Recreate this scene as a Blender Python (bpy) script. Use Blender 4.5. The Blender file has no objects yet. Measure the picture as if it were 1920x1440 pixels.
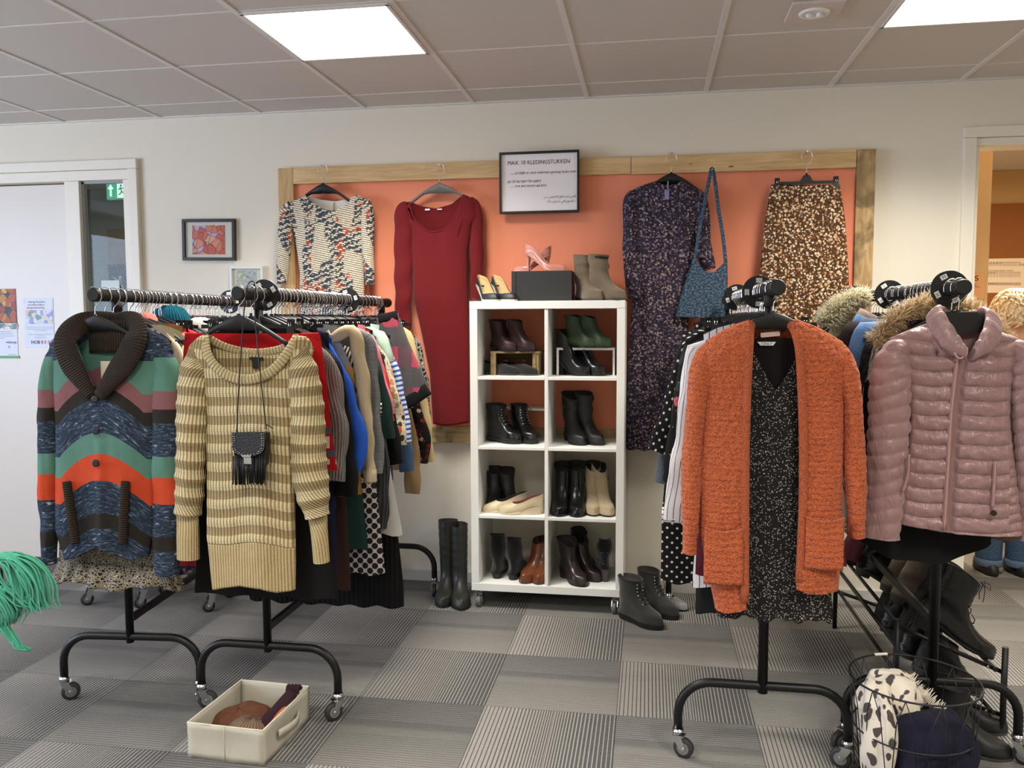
import bpy, math, random
from math import sin, cos, pi, radians as R_, sqrt, exp
from mathutils import Vector, Matrix, noise as mnoise
SC = bpy.context.scene
COL = SC.collection
rng = random.Random(7)

# ------------------------------------------------------------------ camera
F_PX, YAW, PITCH, ROLL = 1563.642, -0.1628, -0.0765, -0.0038
CAM = Vector((0.0, -4.4917, 1.4699))
def cam_axes():
    cy, sy, cp, sp = cos(YAW), sin(YAW), cos(PITCH), sin(PITCH)
    f = Vector((sy*cp, cy*cp, sp)); r = Vector((cy, -sy, 0)); u = r.cross(f)
    cr, sr = cos(ROLL), sin(ROLL)
    return cr*r+sr*u, -sr*r+cr*u, f
RX, UX, FX = cam_axes()
cd = bpy.data.cameras.new('camera'); cam = bpy.data.objects.new('camera', cd); COL.objects.link(cam)
cd.sensor_fit = 'HORIZONTAL'; cd.sensor_width = 36.0; cd.lens = F_PX/1920*36.0
cd.clip_start = 0.05; cd.clip_end = 60
m = Matrix.Identity(4)
for i in range(3):
    m[i][0] = RX[i]; m[i][1] = UX[i]; m[i][2] = -FX[i]; m[i][3] = CAM[i]
cam.matrix_world = m
SC.camera = cam
def _ray(px, py): return RX*((px-960)/F_PX) + UX*(-(py-720)/F_PX) + FX
def at(px, py, y):                       # point of the vertical plane y = const seen at a pixel of the photo
    d = _ray(px, py); t = (y-CAM.y)/d.y; return CAM + d*t
def onz(px, py, z=0.0):                  # the same for a horizontal plane
    d = _ray(px, py); t = (z-CAM.z)/d.z; return CAM + d*t

# ------------------------------------------------------------------ world, lights, exposure
W = bpy.data.worlds.new('world'); SC.world = W; W.use_nodes = True
W.node_tree.nodes['Background'].inputs[0].default_value = (0.80, 0.86, 1.0, 1)
W.node_tree.nodes['Background'].inputs[1].default_value = 0.22
SC.view_settings.view_transform = 'Standard'; SC.view_settings.look = 'None'
SC.view_settings.gamma = 1.0; SC.view_settings.use_curve_mapping = False
SC.view_settings.exposure = 0.0
PANEL_POWER = 4.0
LAMP_W = 37.0
def area(name, loc, rot, sx, sy, power, col):
    l = bpy.data.lights.new(name, 'AREA'); l.shape = 'RECTANGLE'; l.size = sx; l.size_y = sy
    l.energy = power; l.color = col
    o = bpy.data.objects.new(name, l); o.location = loc; o.rotation_euler = rot; COL.objects.link(o); return o
# daylight coming through the window in the left wall, outside the frame
area('daylight_window', (-5.9, -3.2, 1.6), (0, R_(-90), 0), 1.6, 2.6, 190, (0.66, 0.77, 1.0))
# ceiling lamps of the room next door and of the corridor behind the glass
area('next_room_lamp', (2.4, 0.95, 2.55), (0, 0, 0), 0.6, 0.6, 75, (1.0, 0.86, 0.66))
area('corridor_lamp', (-3.6, 1.1, 2.55), (0, 0, 0), 0.5, 0.5, 26, (0.95, 0.96, 0.96))

# ------------------------------------------------------------------ object helpers
LOCS = {}
def link(o): COL.objects.link(o); return o
def thing(name, label, cat, loc=(0, 0, 0), group=None, rotz=0.0):
    o = bpy.data.objects.new(name, None); link(o); o.empty_display_size = 0.05
    o.location = loc; o.rotation_euler = (0, 0, rotz)
    o['label'] = label; o['category'] = cat
    if group: o['group'] = group
    LOCS[o.name] = Vector(loc)
    return o
def tag(o, label, cat, group=None, kind=None):
    o['label'] = label; o['category'] = cat
    if group: o['group'] = group
    if kind: o['kind'] = kind
    return o
def copy_tree(o, parent=None):
    c = o.copy(); COL.objects.link(c)
    if parent: c.parent = parent
    if o.name in LOCS: LOCS[c.name] = LOCS[o.name]
    for ch in [x for x in o.children]: copy_tree(ch, c)
    return c
class MB:
    """collects vertices and faces, then becomes one mesh object"""
    def __init__(s): s.v = []; s.f = []; s.sm = []; s.uv = []; s.mi = []; s.cur = 0
    def face(s, idx, smooth=False, uv=None): s.f.append(tuple(idx)); s.sm.append(smooth); s.uv.append(uv); s.mi.append(s.cur)
    def box(s, c, d, rot=None):
        b = len(s.v); M = rot or Matrix.Identity(3); c = Vector(c)
        for z in (-.5, .5):
            for y in (-.5, .5):
                for x in (-.5, .5): s.v.append(c + M @ Vector((x*d[0], y*d[1], z*d[2])))
        for q in ((0, 2, 3, 1), (4, 5, 7, 6), (0, 1, 5, 4), (2, 6, 7, 3), (0, 4, 6, 2), (1, 3, 7, 5)):
            s.face([b+i for i in q])
        return s
    def box2(s, a, b):
        return s.box([(a[i]+b[i])/2 for i in range(3)], [abs(b[i]-a[i]) for i in range(3)])
    def loft(s, rings, closed=True, cap0=True, cap1=True, smooth=True, uvw=None):
        b = len(s.v); n = len(rings[0]); m_ = len(rings)
        for r in rings: s.v.extend(Vector(p) for p in r)
        per = n if closed else n-1
        for i in range(m_-1):
            for j in range(per):
                k = (j+1) % n
                uv = None
                if uvw: uv = (uvw(i, j), uvw(i, j+1), uvw(i+1, j+1), uvw(i+1, j))
                s.face((b+i*n+j, b+i*n+k, b+(i+1)*n+k, b+(i+1)*n+j), smooth, uv)
        if closed and cap0: s.face([b+j for j in range(n)][::-1])
        if closed and cap1: s.face([b+(m_-1)*n+j for j in range(n)])
        return s
    def tube(s, pts, r, n=10, cap=True, ry=None, up=None, loop=False, uv=True):
        pts = [Vector(p) for p in pts]; m_ = len(pts); rings = []
        rr = r if isinstance(r, (list, tuple)) else [r]*m_
        prev = None; L = 0; Ls = []
        for i, p in enumerate(pts):
            if i: L += (p-pts[i-1]).length
            Ls.append(L)
            if loop: t = pts[(i+1) % m_]-pts[i-1]
            else: t = pts[min(i+1, m_-1)]-pts[max(i-1, 0)]
            t.normalize()
            if prev is None:
                a = Vector(up) if up else (Vector((0, 0, 1)) if abs(t.z) < .9 else Vector((0, 1, 0)))
            else: a = prev
            a = (a - t*a.dot(t)).normalized(); prev = a; bb = t.cross(a)
            k = (ry[i] if isinstance(ry, (list, tuple)) else ry) if ry else rr[i]
            rings.append([p + a*(cos(2*pi*j/n)*k) + bb*(sin(2*pi*j/n)*rr[i]) for j in range(n)])
        if loop: rings.append(rings[0]); Ls.append(L)
        s.loft(rings, True, cap and not loop, cap and not loop,
               uvw=(lambda i, j: (j/n*2*pi*rr[0], Ls[i])) if uv else None)
        return s
    def cyl(s, a, b, r, n=20, r2=None): return s.tube([a, b], [r, r if r2 is None else r2], n)
    def build(s, name, mat, parent=None, bevel=0, world=False, sub=0, solid=0, flip=None):
        me = bpy.data.meshes.new(name)
        off = LOCS.get(parent.name, Vector()) if (world and parent) else Vector()
        me.from_pydata([tuple(v-off) for v in s.v], [], s.f)
        me.polygons.foreach_set('use_smooth', s.sm)
        if any(u for u in s.uv):
            l = me.uv_layers.new(name='UVMap'); d = []
            for f, u in zip(s.f, s.uv):
                for k in range(len(f)): d.extend(u[k] if u else (s.v[f[k]].x, s.v[f[k]].z))
            l.data.foreach_set('uv', d)
        mats = mat if isinstance(mat, (list, tuple)) else [mat]
        for q in mats: me.materials.append(q)
        if len(mats) > 1: me.polygons.foreach_set('material_index', s.mi)
        me.update()
        o = bpy.data.objects.new(name, me); link(o)
        if parent: o.parent = parent
        if bevel:
            b = o.modifiers.new('bevel', 'BEVEL'); b.width = bevel; b.segments = 2; b.limit_method = 'ANGLE'
        if solid:
            b = o.modifiers.new('solid', 'SOLIDIFY'); b.thickness = solid; b.offset = 0
        if sub:
            b = o.modifiers.new('sub', 'SUBSURF'); b.levels = sub; b.render_levels = sub
        return o
def struct(o): o['kind'] = 'structure'; return o
def lerp(a, b, t): return a+(b-a)*t
def clamp(x, a=0.0, b=1.0): return max(a, min(b, x))
def sst(a, b, x):
    t = clamp((x-a)/(b-a)); return t*t*(3-2*t)
def interp(tab, x):
    if x <= tab[0][0]: return tab[0][1]
    for (a, va), (b, vb) in zip(tab, tab[1:]):
        if x <= b: return lerp(va, vb, (x-a)/(b-a)) if b > a else vb
    return tab[-1][1]
def catmull(pts, n=6, closed=False):
    P = [Vector(p) for p in pts]; out = []; m_ = len(P)
    rngs = range(m_) if closed else range(m_-1)
    for i in rngs:
        p1, p2 = P[i], P[(i+1) % m_]
        p0 = P[i-1] if (closed or i) else p1*2-p2
        p3 = P[(i+2) % m_] if (closed or i+2 < m_) else p2*2-p1
        for k in range(n):
            t = k/n
            out.append(0.5*((2*p1)+(p2-p0)*t+(2*p0-5*p1+4*p2-p3)*t*t+(3*p1-p0-3*p2+p3)*t**3))
    if not closed: out.append(P[-1])
    return out
def nz(x, y, z=0.0): return mnoise.noise(Vector((x, y, z)))
def text(body, size, loc, rot, mat, parent, name='lettering', font=None, ax='LEFT', sx=1.0, depth=0.0, shear=0.0):
    c = bpy.data.curves.new(name, 'FONT'); c.body = body; c.size = size; c.align_x = ax; c.extrude = depth; c.shear = shear
    if font: c.font = font
    t = bpy.data.objects.new(name, c); link(t)
    dg = bpy.context.evaluated_depsgraph_get()
    me = bpy.data.meshes.new_from_object(t.evaluated_get(dg)); bpy.data.objects.remove(t)
    me.materials.clear(); me.materials.append(mat)
    o = bpy.data.objects.new(name, me); link(o); o.location = loc; o.rotation_euler = rot; o.scale = (sx, 1, 1)
    if parent: o.parent = parent; o.location = Vector(loc)-LOCS.get(parent.name, Vector())
    return o

# ------------------------------------------------------------------ material helpers
def srgb(r, g=None, b=None):
    if g is None: r, g, b = r
    f = lambda c: (c/255/12.92) if c/255 <= .04045 else ((c/255+.055)/1.055)**2.4
    return (f(r), f(g), f(b), 1)
class Mat:
    def __init__(s, name, rough=.8, spec=.5, metal=0.0, sheen=0.0, coat=0.0):
        s.m = bpy.data.materials.new(name); s.m.use_nodes = True; s.nt = s.m.node_tree
        s.b = s.nt.nodes['Principled BSDF']; s.b.inputs['Roughness'].default_value = rough
        s.b.inputs['Specular IOR Level'].default_value = spec; s.b.inputs['Metallic'].default_value = metal
        s.b.inputs['Sheen Weight'].default_value = sheen; s.b.inputs['Coat Weight'].default_value = coat
        s._uv = None; s._h = None
    def n(s, t, **k):
        q = s.nt.nodes.new(t)
        for a, v in k.items(): setattr(q, a, v)
        return q
    def put(s, sock, v):
        if v is None: return
        if isinstance(v, bpy.types.NodeSocket): s.nt.links.new(v, sock)
        else:
            try: sock.default_value = v
            except Exception: sock.default_value = tuple(v)[:3]
    def uv(s):
        if not s._uv: s._uv = s.n('ShaderNodeTexCoord').outputs['UV']
        return s._uv
    def obj(s): return s.n('ShaderNodeTexCoord').outputs['Object']
    def map(s, v, sc=(1, 1, 1), loc=(0, 0, 0), rot=(0, 0, 0)):
        q = s.n('ShaderNodeMapping'); s.put(q.inputs[0], v); q.inputs['Scale'].default_value = sc
        q.inputs['Location'].default_value = loc; q.inputs['Rotation'].default_value = rot; return q.outputs[0]
    def noise(s, v, sc=5, det=2, rough=.5, dist=0, col=False):
        q = s.n('ShaderNodeTexNoise'); s.put(q.inputs['Vector'], v); q.inputs['Scale'].default_value = sc
        q.inputs['Detail'].default_value = det; q.inputs['Roughness'].default_value = rough; q.inputs['Distortion'].default_value = dist
        return q.outputs['Color' if col else 'Fac']
    def vor(s, v, sc=5, rand=1, feat='F1', out='Distance', dist='EUCLIDEAN'):
        q = s.n('ShaderNodeTexVoronoi', feature=feat, distance=dist); s.put(q.inputs['Vector'], v)
        q.inputs['Scale'].default_value = sc; q.inputs['Randomness'].default_value = rand; return q.outputs[out]
    def m1(s, op, a, b=None, c=None, cl=False):
        q = s.n('ShaderNodeMath', operation=op); q.use_clamp = cl
        s.put(q.inputs[0], a)
        if b is not None: s.put(q.inputs[1], b)
        if c is not None: s.put(q.inputs[2], c)
        return q.outputs[0]
    def mix(s, f, a, b, mode='MIX'):
        q = s.n('ShaderNodeMix', data_type='RGBA', blend_type=mode)
        s.put(q.inputs[0], f); s.put(q.inputs[6], a); s.put(q.inputs[7], b); return q.outputs[2]
    def ramp(s, f, stops, const=False):
        q = s.n('ShaderNodeValToRGB'); s.put(q.inputs[0], f); cr = q.color_ramp
        cr.interpolation = 'CONSTANT' if const else 'LINEAR'
        while len(cr.elements) < len(stops): cr.elements.new(.5)
        for e, (p, c) in zip(cr.elements, stops): e.position = p; e.color = c if len(c) == 4 else (*c, 1)
        return q.outputs[0]
    def sep(s, v):
        q = s.n('ShaderNodeSeparateXYZ'); s.put(q.inputs[0], v); return q.outputs
    def comb(s, x=0, y=0, z=0):
        q = s.n('ShaderNodeCombineXYZ'); s.put(q.inputs[0], x); s.put(q.inputs[1], y); s.put(q.inputs[2], z); return q.outputs[0]
    def bump(s, h, st=.3, d=.01):
        q = s.n('ShaderNodeBump'); q.inputs['Strength'].default_value = st; q.inputs['Distance'].default_value = d
        s.put(q.inputs['Height'], h)
        if s._h is not None: s.put(q.inputs['Normal'], s._h)
        s._h = q.outputs[0]; s.put(s.b.inputs['Normal'], s._h); return s
    def col(s, c): s.put(s.b.inputs['Base Color'], c); return s
    def rough(s, c): s.put(s.b.inputs['Roughness'], c); return s
    def done(s): return s.m
def plain(name, c, rough=.6, metal=0.0, spec=.5, noise=0, coat=0.0, nsc=40):
    k = Mat(name, rough, spec, metal, coat=coat)
    cc = srgb(c)
    if noise:
        n = k.noise(k.obj(), nsc, 3); k.col(k.mix(n, tuple(x*(1-noise) for x in cc[:3])+(1,), tuple(min(1, x*(1+noise)) for x in cc[:3])+(1,)))
    else: k.col(cc)
    return k.done()
# ------------------------------------------------------------------ shared materials
M = {}
M['metal_black'] = plain('black_powder_coat', (13, 13, 14), .42, spec=.35)
M['foam'] = plain('rail_sleeve', (25, 21, 21), .75)
M['chrome'] = plain('chrome', (215, 218, 220), .16, metal=1.0)
M['wire'] = plain('hook_wire', (235, 235, 235), .22, metal=1.0)
M['rubber'] = plain('caster_rubber', (45, 44, 44), .6)
M['grey_plastic'] = plain('grey_plastic', (112, 113, 114), .5)
M['hanger_black'] = plain('hanger_black_plastic', (17, 17, 18), .45)
M['hanger_grey'] = plain('hanger_grey_plastic', (110, 108, 106), .4)
M['white_lam'] = plain('white_laminate', (240, 240, 236), .45)
M['white_paint'] = plain('white_gloss_paint', (236, 229, 213), .4)
M['ink'] = plain('ink', (40, 30, 40), .8)
M['label_white'] = plain('label_white', (236, 234, 230), .7)
M['sign_ink'] = plain('sign_ink_purple', (96, 44, 70), .8)
M['glass'] = None

def wall_mat(name, c):
    k = Mat(name, .85, .25)
    n = k.noise(k.map(k.obj(), (1, 1, 1)), 220, 3, .7); k.col(k.mix(n, tuple(x*.95 for x in srgb(c)[:3])+(1,), srgb(c)))
    k.bump(n, .12, .003); return k.done()
M['wall'] = wall_mat('cream_woven_wallpaper', (234, 226, 209))
M['wall_grey'] = wall_mat('corridor_wall', (150, 152, 150))

def carpet():
    k = Mat('carpet_tiles', .95, .1)
    o = k.obj(); x, y, _ = k.sep(o)
    FX0, FY0 = -1.1075, -.4652
    u = k.m1('DIVIDE', k.m1('SUBTRACT', x, FX0), .5); v = k.m1('DIVIDE', k.m1('SUBTRACT', FY0, y), .5)
    iu, iv = k.m1('FLOOR', u), k.m1('FLOOR', v)
    fu, fv = k.m1('SUBTRACT', u, iu), k.m1('SUBTRACT', v, iv)
    odd = k.m1('MODULO', k.m1('ADD', k.m1('ADD', iu, iv), 200), 2)       # 1 -> lines run towards the wall
    def stripe(s, N, wlo, whi, light, dark, mid):
        # lines crowd together around the middle of the tile
        c = k.m1('SUBTRACT', s, .52)
        ph = k.m1('ADD', k.m1('MULTIPLY', s, N), k.m1('MULTIPLY', k.m1('TANH', k.m1('MULTIPLY', c, 7.0)), N*.11))
        fr = k.m1('FRACT', ph)
        left = k.m1('LESS_THAN', s, .54)
        thin = k.m1('ADD', wlo, k.m1('MULTIPLY', k.m1('SUBTRACT', 1, k.m1('MINIMUM', k.m1('MULTIPLY', k.m1('ABSOLUTE', c), 2.4), 1)), whi-wlo))
        line = k.m1('LESS_THAN', fr, thin)
        a = k.mix(line, light, dark); b = k.mix(line, dark, mid)
        return k.mix(left, b, a)
    nv = k.noise(k.map(o, (1, 1, 1)), 260, 2, .8); nb = k.noise(o, 6, 2)
    nl = k.noise(k.map(o, (12, 260, 1)), 1, 2, .7)
    V = stripe(fu, 32, .24, .5, srgb(190, 184, 175), srgb(46, 45, 45), srgb(192, 187, 178))
    h1 = k.ramp(fv, [(0, srgb(70, 69, 68)), (.42, srgb(98, 96, 93)), (.47, srgb(134, 131, 125)), (1, srgb(172, 167, 159))])
    fr = k.m1('FRACT', k.m1('MULTIPLY', fv, 34))
    ln = k.m1('LESS_THAN', fr, .40)
    far = k.m1('LESS_THAN', fv, .42)
    edge = k.m1('GREATER_THAN', k.m1('ABSOLUTE', k.m1('SUBTRACT', fv, .44)), .10)
    h2 = k.mix(far, srgb(104, 101, 96), srgb(150, 146, 140))
    H = k.mix(k.m1('MULTIPLY', ln, k.m1('MULTIPLY', edge, .75)), h1, h2)
    c = k.mix(odd, H, V)
    c = k.mix(.30, c, k.ramp(nv, [(.3, (0.01, .01, .01)), (.7, (.62, .61, .58))]))
    c = k.mix(.12, c, k.ramp(nl, [(.3, (0.01, .01, .01)), (.7, (.45, .44, .43))]))
    tj = k.noise(k.comb(iu, iv, 3), 3.7, 0)
    c = k.mix(k.m1('ADD', .20, k.m1('MULTIPLY', k.m1('SUBTRACT', tj, .3), .5, cl=True)), c, (.015, .015, .017, 1))
    # fine joint between tiles
    je = k.m1('GREATER_THAN', k.m1('MAXIMUM', k.m1('ABSOLUTE', k.m1('SUBTRACT', fu, .5)), k.m1('ABSOLUTE', k.m1('SUBTRACT', fv, .5))), .4965)
    c = k.mix(k.m1('MULTIPLY', je, .6), c, (.012, .012, .012, 1))
    k.col(c); k.bump(nv, .5, .004); return k.done()
M['carpet'] = carpet()

def ceil_mat():
    k = Mat('mineral_fibre_tiles', .95, .1)
    n = k.noise(k.obj(), 400, 2, .8)
    k.col(k.mix(n, srgb(206, 198, 190), srgb(220, 212, 204))); k.bump(n, .3, .002); return k.done()
M['ceiling'] = ceil_mat()
M['tee'] = plain('ceiling_grid_white', (226, 221, 215), .5)

def wood(name, base, dark, sc=1.0, stain=.0, axis='x'):
    k = Mat(name, .65, .3)
    o = k.obj(); s = (3*sc, 40*sc, 40*sc) if axis == 'x' else (40*sc, 40*sc, 3*sc)
    w = k.noise(k.map(o, s), 1.0, 4, .6, 1.2)
    g = k.noise(k.map(o, tuple(a*.3 for a in s)), 1.0, 2, .5, 2.5)
    c = k.mix(k.ramp(w, [(.35, (0, 0, 0)), (.65, (1, 1, 1))]), srgb(dark), srgb(base))
    c = k.mix(k.m1('MULTIPLY', g, .4), c, srgb(tuple(min(255, int(x*1.08)) for x in base)))
    kn = k.vor(k.map(o, (4, 13, 13) if axis == 'x' else (13, 13, 4)), 1.0, 1)
    kk = k.ramp(kn, [(.035, (1, 1, 1)), (.085, (0, 0, 0))])
    c = k.mix(kk, c, srgb(104, 66, 34))
    if stain:
        st = k.noise(o, 3.5, 3, .7, 1); c = k.mix(k.m1('MULTIPLY', k.ramp(st, [(.48, (0, 0, 0)), (.62, (1, 1, 1))]), stain), c, srgb(96, 78, 56))
    k.col(c); k.bump(w, .15, .002); return k.done()
M['wood'] = wood('pallet_wood', (222, 190, 140), (192, 154, 104))
M['woodv'] = wood('pallet_wood_upright', (206, 174, 124), (176, 138, 90), axis='z')
M['woodstain'] = wood('stained_pallet_wood', (206, 176, 126), (160, 124, 82), stain=.75, axis='z')
M['salmon'] = wall_mat('salmon_panel', (242, 150, 116))

# ------------------------------------------------------------------ room
H = 2.632
XL, XR, YF = -6.0, 4.4, -7.6
struct(MB().box2((XL, YF, -.1), (XR, 3.4, 0)).build('floor', M['carpet']))
struct(MB().box2((XL, YF, H+.003), (XR, 3.4, H+.1)).build('ceiling', M['ceiling']))
g = MB()
CX0, CY0, MOD = -3.3789, -.2614, .6093
for i in range(-5, 13):
    x = CX0+i*MOD
    if XL < x < XR: g.box2((x-.012, YF, H-.0015), (x+.012, -.001, H+.004))
for j in range(0, 13):
    y = CY0-j*.6
    g.box2((XL, y-.0045, H+.0005), (XR, y+.0045, H+.004))
g.box2((XL, -.02, H-.004), (XR, 0, H+.02))
struct(g.build('trim_1', M['tee']))
# back wall with two openings: door set on the left, doorway on the right
OLx, ORx, OT = -2.96, 1.572, 2.35
g = MB()
g.box2((OLx, 0, 0), (ORx, .14, H+.05)); g.box2((XL, 0, OT), (OLx, .14, H+.05)); g.box2((ORx, 0, OT), (XR, .14, H+.05))
g.box2((XL, 0, 0), (-4.45, .14, OT)); g.box2((2.565, 0, 0), (XR, .14, OT))
struct(g.build('wall_back', M['wall']))
struct(MB().box2((XR, YF, 0), (XR+.1, 3.4, H+.05)).build('wall_right', M['wall']))
g = MB(); g.box2((XL-.1, YF, 0), (XL, -4.6, H+.05)); g.box2((XL-.1, -1.8, 0), (XL, 3.4, H+.05)); g.box2((XL-.1, -4.6, 0), (XL, -1.8, .8)); g.box2((XL-.1, -4.6, 2.4), (XL, -1.8, H+.05))
struct(g.build('wall_left', M['wall']))
struct(MB().box2((XL, YF-.1, 0), (XR, YF, H+.05)).build('wall_front', M['wall']))
g = MB()
for y in (-4.6, -3.2, -1.8): g.box2((XL-.08, y-.03, .8), (XL-.02, y+.03, 2.4))
for z in (.8, 2.4): g.box2((XL-.08, -4.6, z-.03), (XL-.02, -1.8, z+.03))
struct(g.build('window_1', M['white_paint']))
# baseboard
struct(MB().box2((-2.92, -.012, 0), (1.52, 0, .062)).build('baseboard_back', plain('baseboard_grey', (196, 192, 184), .5), bevel=.002))

# left door set
wp = M['white_paint']
door = MB()
x0 = -2.919
# casing
door.box2((x0-.055, -.03, 0), (x0, .02, 2.349)); door.box2((-4.6, -.03, 2.350), (x0-.0, .02, 2.404))
door.box2((x0-.10, -.012, 0), (x0-.056, .06, 2.291)); door.box2((-4.6, -.013, 2.292), (x0-.056, .06, 2.349))
door.box2((-3.395, -.014, 0), (-3.30, .06, 2.291))
door.box2((-3.30, -.010, 0), (-3.03, .06, .10))
struct(door.build('trim_2', wp, bevel=.003))
dm = plain('door_leaf_grey', (222, 214, 204), .38)
dl = struct(MB().box2((-4.35, .030, .02), (-3.398, .070, 2.282)).build('door_1', dm, bevel=.002))
k = Mat('window_glass', .03, .5); k.b.inputs['Transmission Weight'].default_value = 1.0; k.b.inputs['IOR'].default_value = 1.02
k.b.inputs['Base Color'].default_value = (.80, .88, .86, 1); k.b.inputs['Specular IOR Level'].default_value = .9
k2 = k.done()
# a pane that lets light pass and still mirrors a little
nt = k2.node_tree; out = nt.nodes['Material Output']; tr = nt.nodes.new('ShaderNodeBsdfTransparent'); gl = nt.nodes.new('ShaderNodeBsdfGlossy'); mx = nt.nodes.new('ShaderNodeMixShader'); fr = nt.nodes.new('ShaderNodeFresnel')
tr.inputs[0].default_value = (.82, .88, .87, 1); gl.inputs['Roughness'].default_value = .02; fr.inputs[0].default_value = 1.5
fm = nt.nodes.new('ShaderNodeMath'); fm.operation = 'MULTIPLY'; fm.inputs[1].default_value = .22; nt.links.new(fr.outputs[0], fm.inputs[0]); nt.links.new(fm.outputs[0], mx.inputs[0]); nt.links.new(tr.outputs[0], mx.inputs[1]); nt.links.new(gl.outputs[0], mx.inputs[2]); nt.links.new(mx.outputs[0], out.inputs[0])
M['glass'] = k2
M['clear'] = k2.copy(); M['clear'].name = 'picture_glass'; [n_ for n_ in M['clear'].node_tree.nodes if n_.type == 'BSDF_TRANSPARENT'][0].inputs[0].default_value = (.98, .98, .98, 1)
w2 = struct(MB().box2((-3.30, .032, .10), (-3.00, .038, 2.292)).build('window_2', M['glass']))
w2f = MB()
w2f.box2((-3.30, .01, .10), (-3.284, .03, 2.285)); w2f.box2((-3.03, .01, .1), (-3.014, .03, 2.285)); w2f.box2((-3.30, .01, 2.276), (-3.014, .03, 2.292))
w2f.build('window_frame', plain('grey_glazing_bead', (150, 152, 148), .5), w2)
# corridor behind the glass
g = MB(); g.box2((XL, 2.3, 0), (-1.2, 2.4, H)); struct(g.build('wall_corridor', M['wall_grey']))
struct(MB().box2((-1.2, .14, 0), (-1.1, 2.4, H)).build('wall_corridor_end', M['wall_grey']))
# right doorway: casing, lining
g = MB()
g.box2((1.517, -.025, 0), (1.575, .02, 2.351)); g.box2((1.517, -.025, 2.352), (2.63, .02, 2.404)); g.box2((2.575, -.025, 0), (2.63, .02, 2.351))
g.box2((1.576, -.010, 0), (1.593, .15, 2.313)); g.box2((1.576, -.011, 2.314), (2.574, .15, 2.351)); g.box2((2.54, -.01, 0), (2.574, .15, 2.313))
struct(g.build('trim_3', wp, bevel=.003))
# next room
M['tan'] = wall_mat('tan_wall', (186, 152, 104))
M['brown'] = wall_mat('brown_panel_paint', (136, 84, 42))
struct(MB().box2((-1.1, 2.75, 0), (XR, 2.85, H)).build('wall_next_room', M['tan']))
struct(MB().box2((1.34, .14, 0), (1.40, 2.75, H)).build('wall_next_room_side', M['tan']))

# ------------------------------------------------------------------ ceiling lamps
def emis(name, c, st):
    mm = bpy.data.materials.new(name); mm.use_nodes = True; n = mm.node_tree
    b = n.nodes['Principled BSDF']; b.inputs['Base Color'].default_value = (*c, 1); b.inputs['Emission Color'].default_value = (*c, 1)
    b.inputs['Emission Strength'].default_value = st; return mm
M['led'] = emis('led_diffuser', (1.0, .955, .87), PANEL_POWER)
first = None
lab = {(3, 1): 'square white led ceiling panel above the salmon pin-up board', (7, 1): 'square white led ceiling panel at the upper right, cut by the photo edge'}
for (i, j) in [(3, 1), (7, 1), (3, 5), (7, 5), (-1, 5), (-1, 9), (3, 9), (7, 9), (11, 5)]:
    xa = CX0+i*MOD; ya = CY0-j*.6
    t = thing('ceiling_light', lab.get((i, j), 'square white led ceiling panel farther back in the room'), 'ceiling light', (xa+MOD/2, ya-.3, H), 'led ceiling panels')
    fr_ = MB(); a, b = MOD/2-.013, .29
    for (p, q) in (((-a, -b), (a, -b+.012)), ((-a, b-.012), (a, b)), ((-a, -b), (-a+.012, b)), ((a-.012, -b), (a, b))):
        fr_.box2((p[0], p[1], -.008), (q[0], q[1], .002))
    fr_.build('frame', M['tee'], t)
    MB().box2((-a+.012, -b+.012, -.006), (a-.012, b-.012, .001)).build('diffuser', M['led'], t)
    lo = area('lamp_light', (xa+MOD/2, ya-.3, H-.012), (0, 0, 0), .57, .57, LAMP_W, (1.0, .95, .86)); lo.data.spread = R_(136)
t = thing('emergency_light', 'small round emergency light on a square plate in the ceiling', 'ceiling light', onz(1527, 22, H-.006))
pm = plain('plate_pinkish_white', (214, 200, 194), .5)
MB().box((0, 0, .002), (.19, .20, .012)).build('plate', pm, t, bevel=.002)
rg = []
for r_, z in ((.058, -.004), (.054, -.010), (.044, -.012), (.040, -.008)): rg.append([(r_*cos(a*pi/16), r_*sin(a*pi/16), z) for a in range(32)])
MB().loft(rg).build('ring', M['white_lam'], t)
mb = MB()
for sx in (-1, 1):
    rg = [[(sx*.018+r_*cos(a*pi/8), r_*sin(a*pi/8), z) for a in range(16)] for r_, z in ((.014, -.008), (.012, -.018), (.006, -.022))]
    mb.loft(rg)
mb.build('led_lens', M['label_white'], t)
t2 = thing('small_sensor', 'tiny round white sensor dome beside the emergency light', 'sensor', (0, 0, 0))
bpy.data.objects.remove(t2)

# ------------------------------------------------------------------ pin-up board with pallet-wood frame
t = thing('display_board', 'large salmon display board framed in pallet wood on the back wall', 'display board', (-.47, 0, .8))
MB().box2((-1.98, -.020, .84), (1.04, 0, 2.27)).build('panel', M['salmon'], t, world=True)
def plank(a, b, mt):
    return MB().box2(a, b).build('frame_plank', mt, t, world=True, bevel=.003)
plank((-1.958, -.045, 2.228), (-.75, 0, 2.318), M['wood']); plank((-.748, -.045, 2.226), (-.10, 0, 2.315), M['wood'])
plank((-.098, -.045, 2.222), (1.012, 0, 2.312), M['wood'])
plank((-2.050, -.040, .80), (-1.960, 0, 2.318), M['woodv']); plank((1.014, -.042, .80), (1.104, 0, 2.310), M['woodstain'])
plank((-1.958, -.040, .795), (1.012, 0, .885), wood('weathered_pallet_wood', (206, 184, 140), (150, 124, 88), stain=.8))
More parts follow.
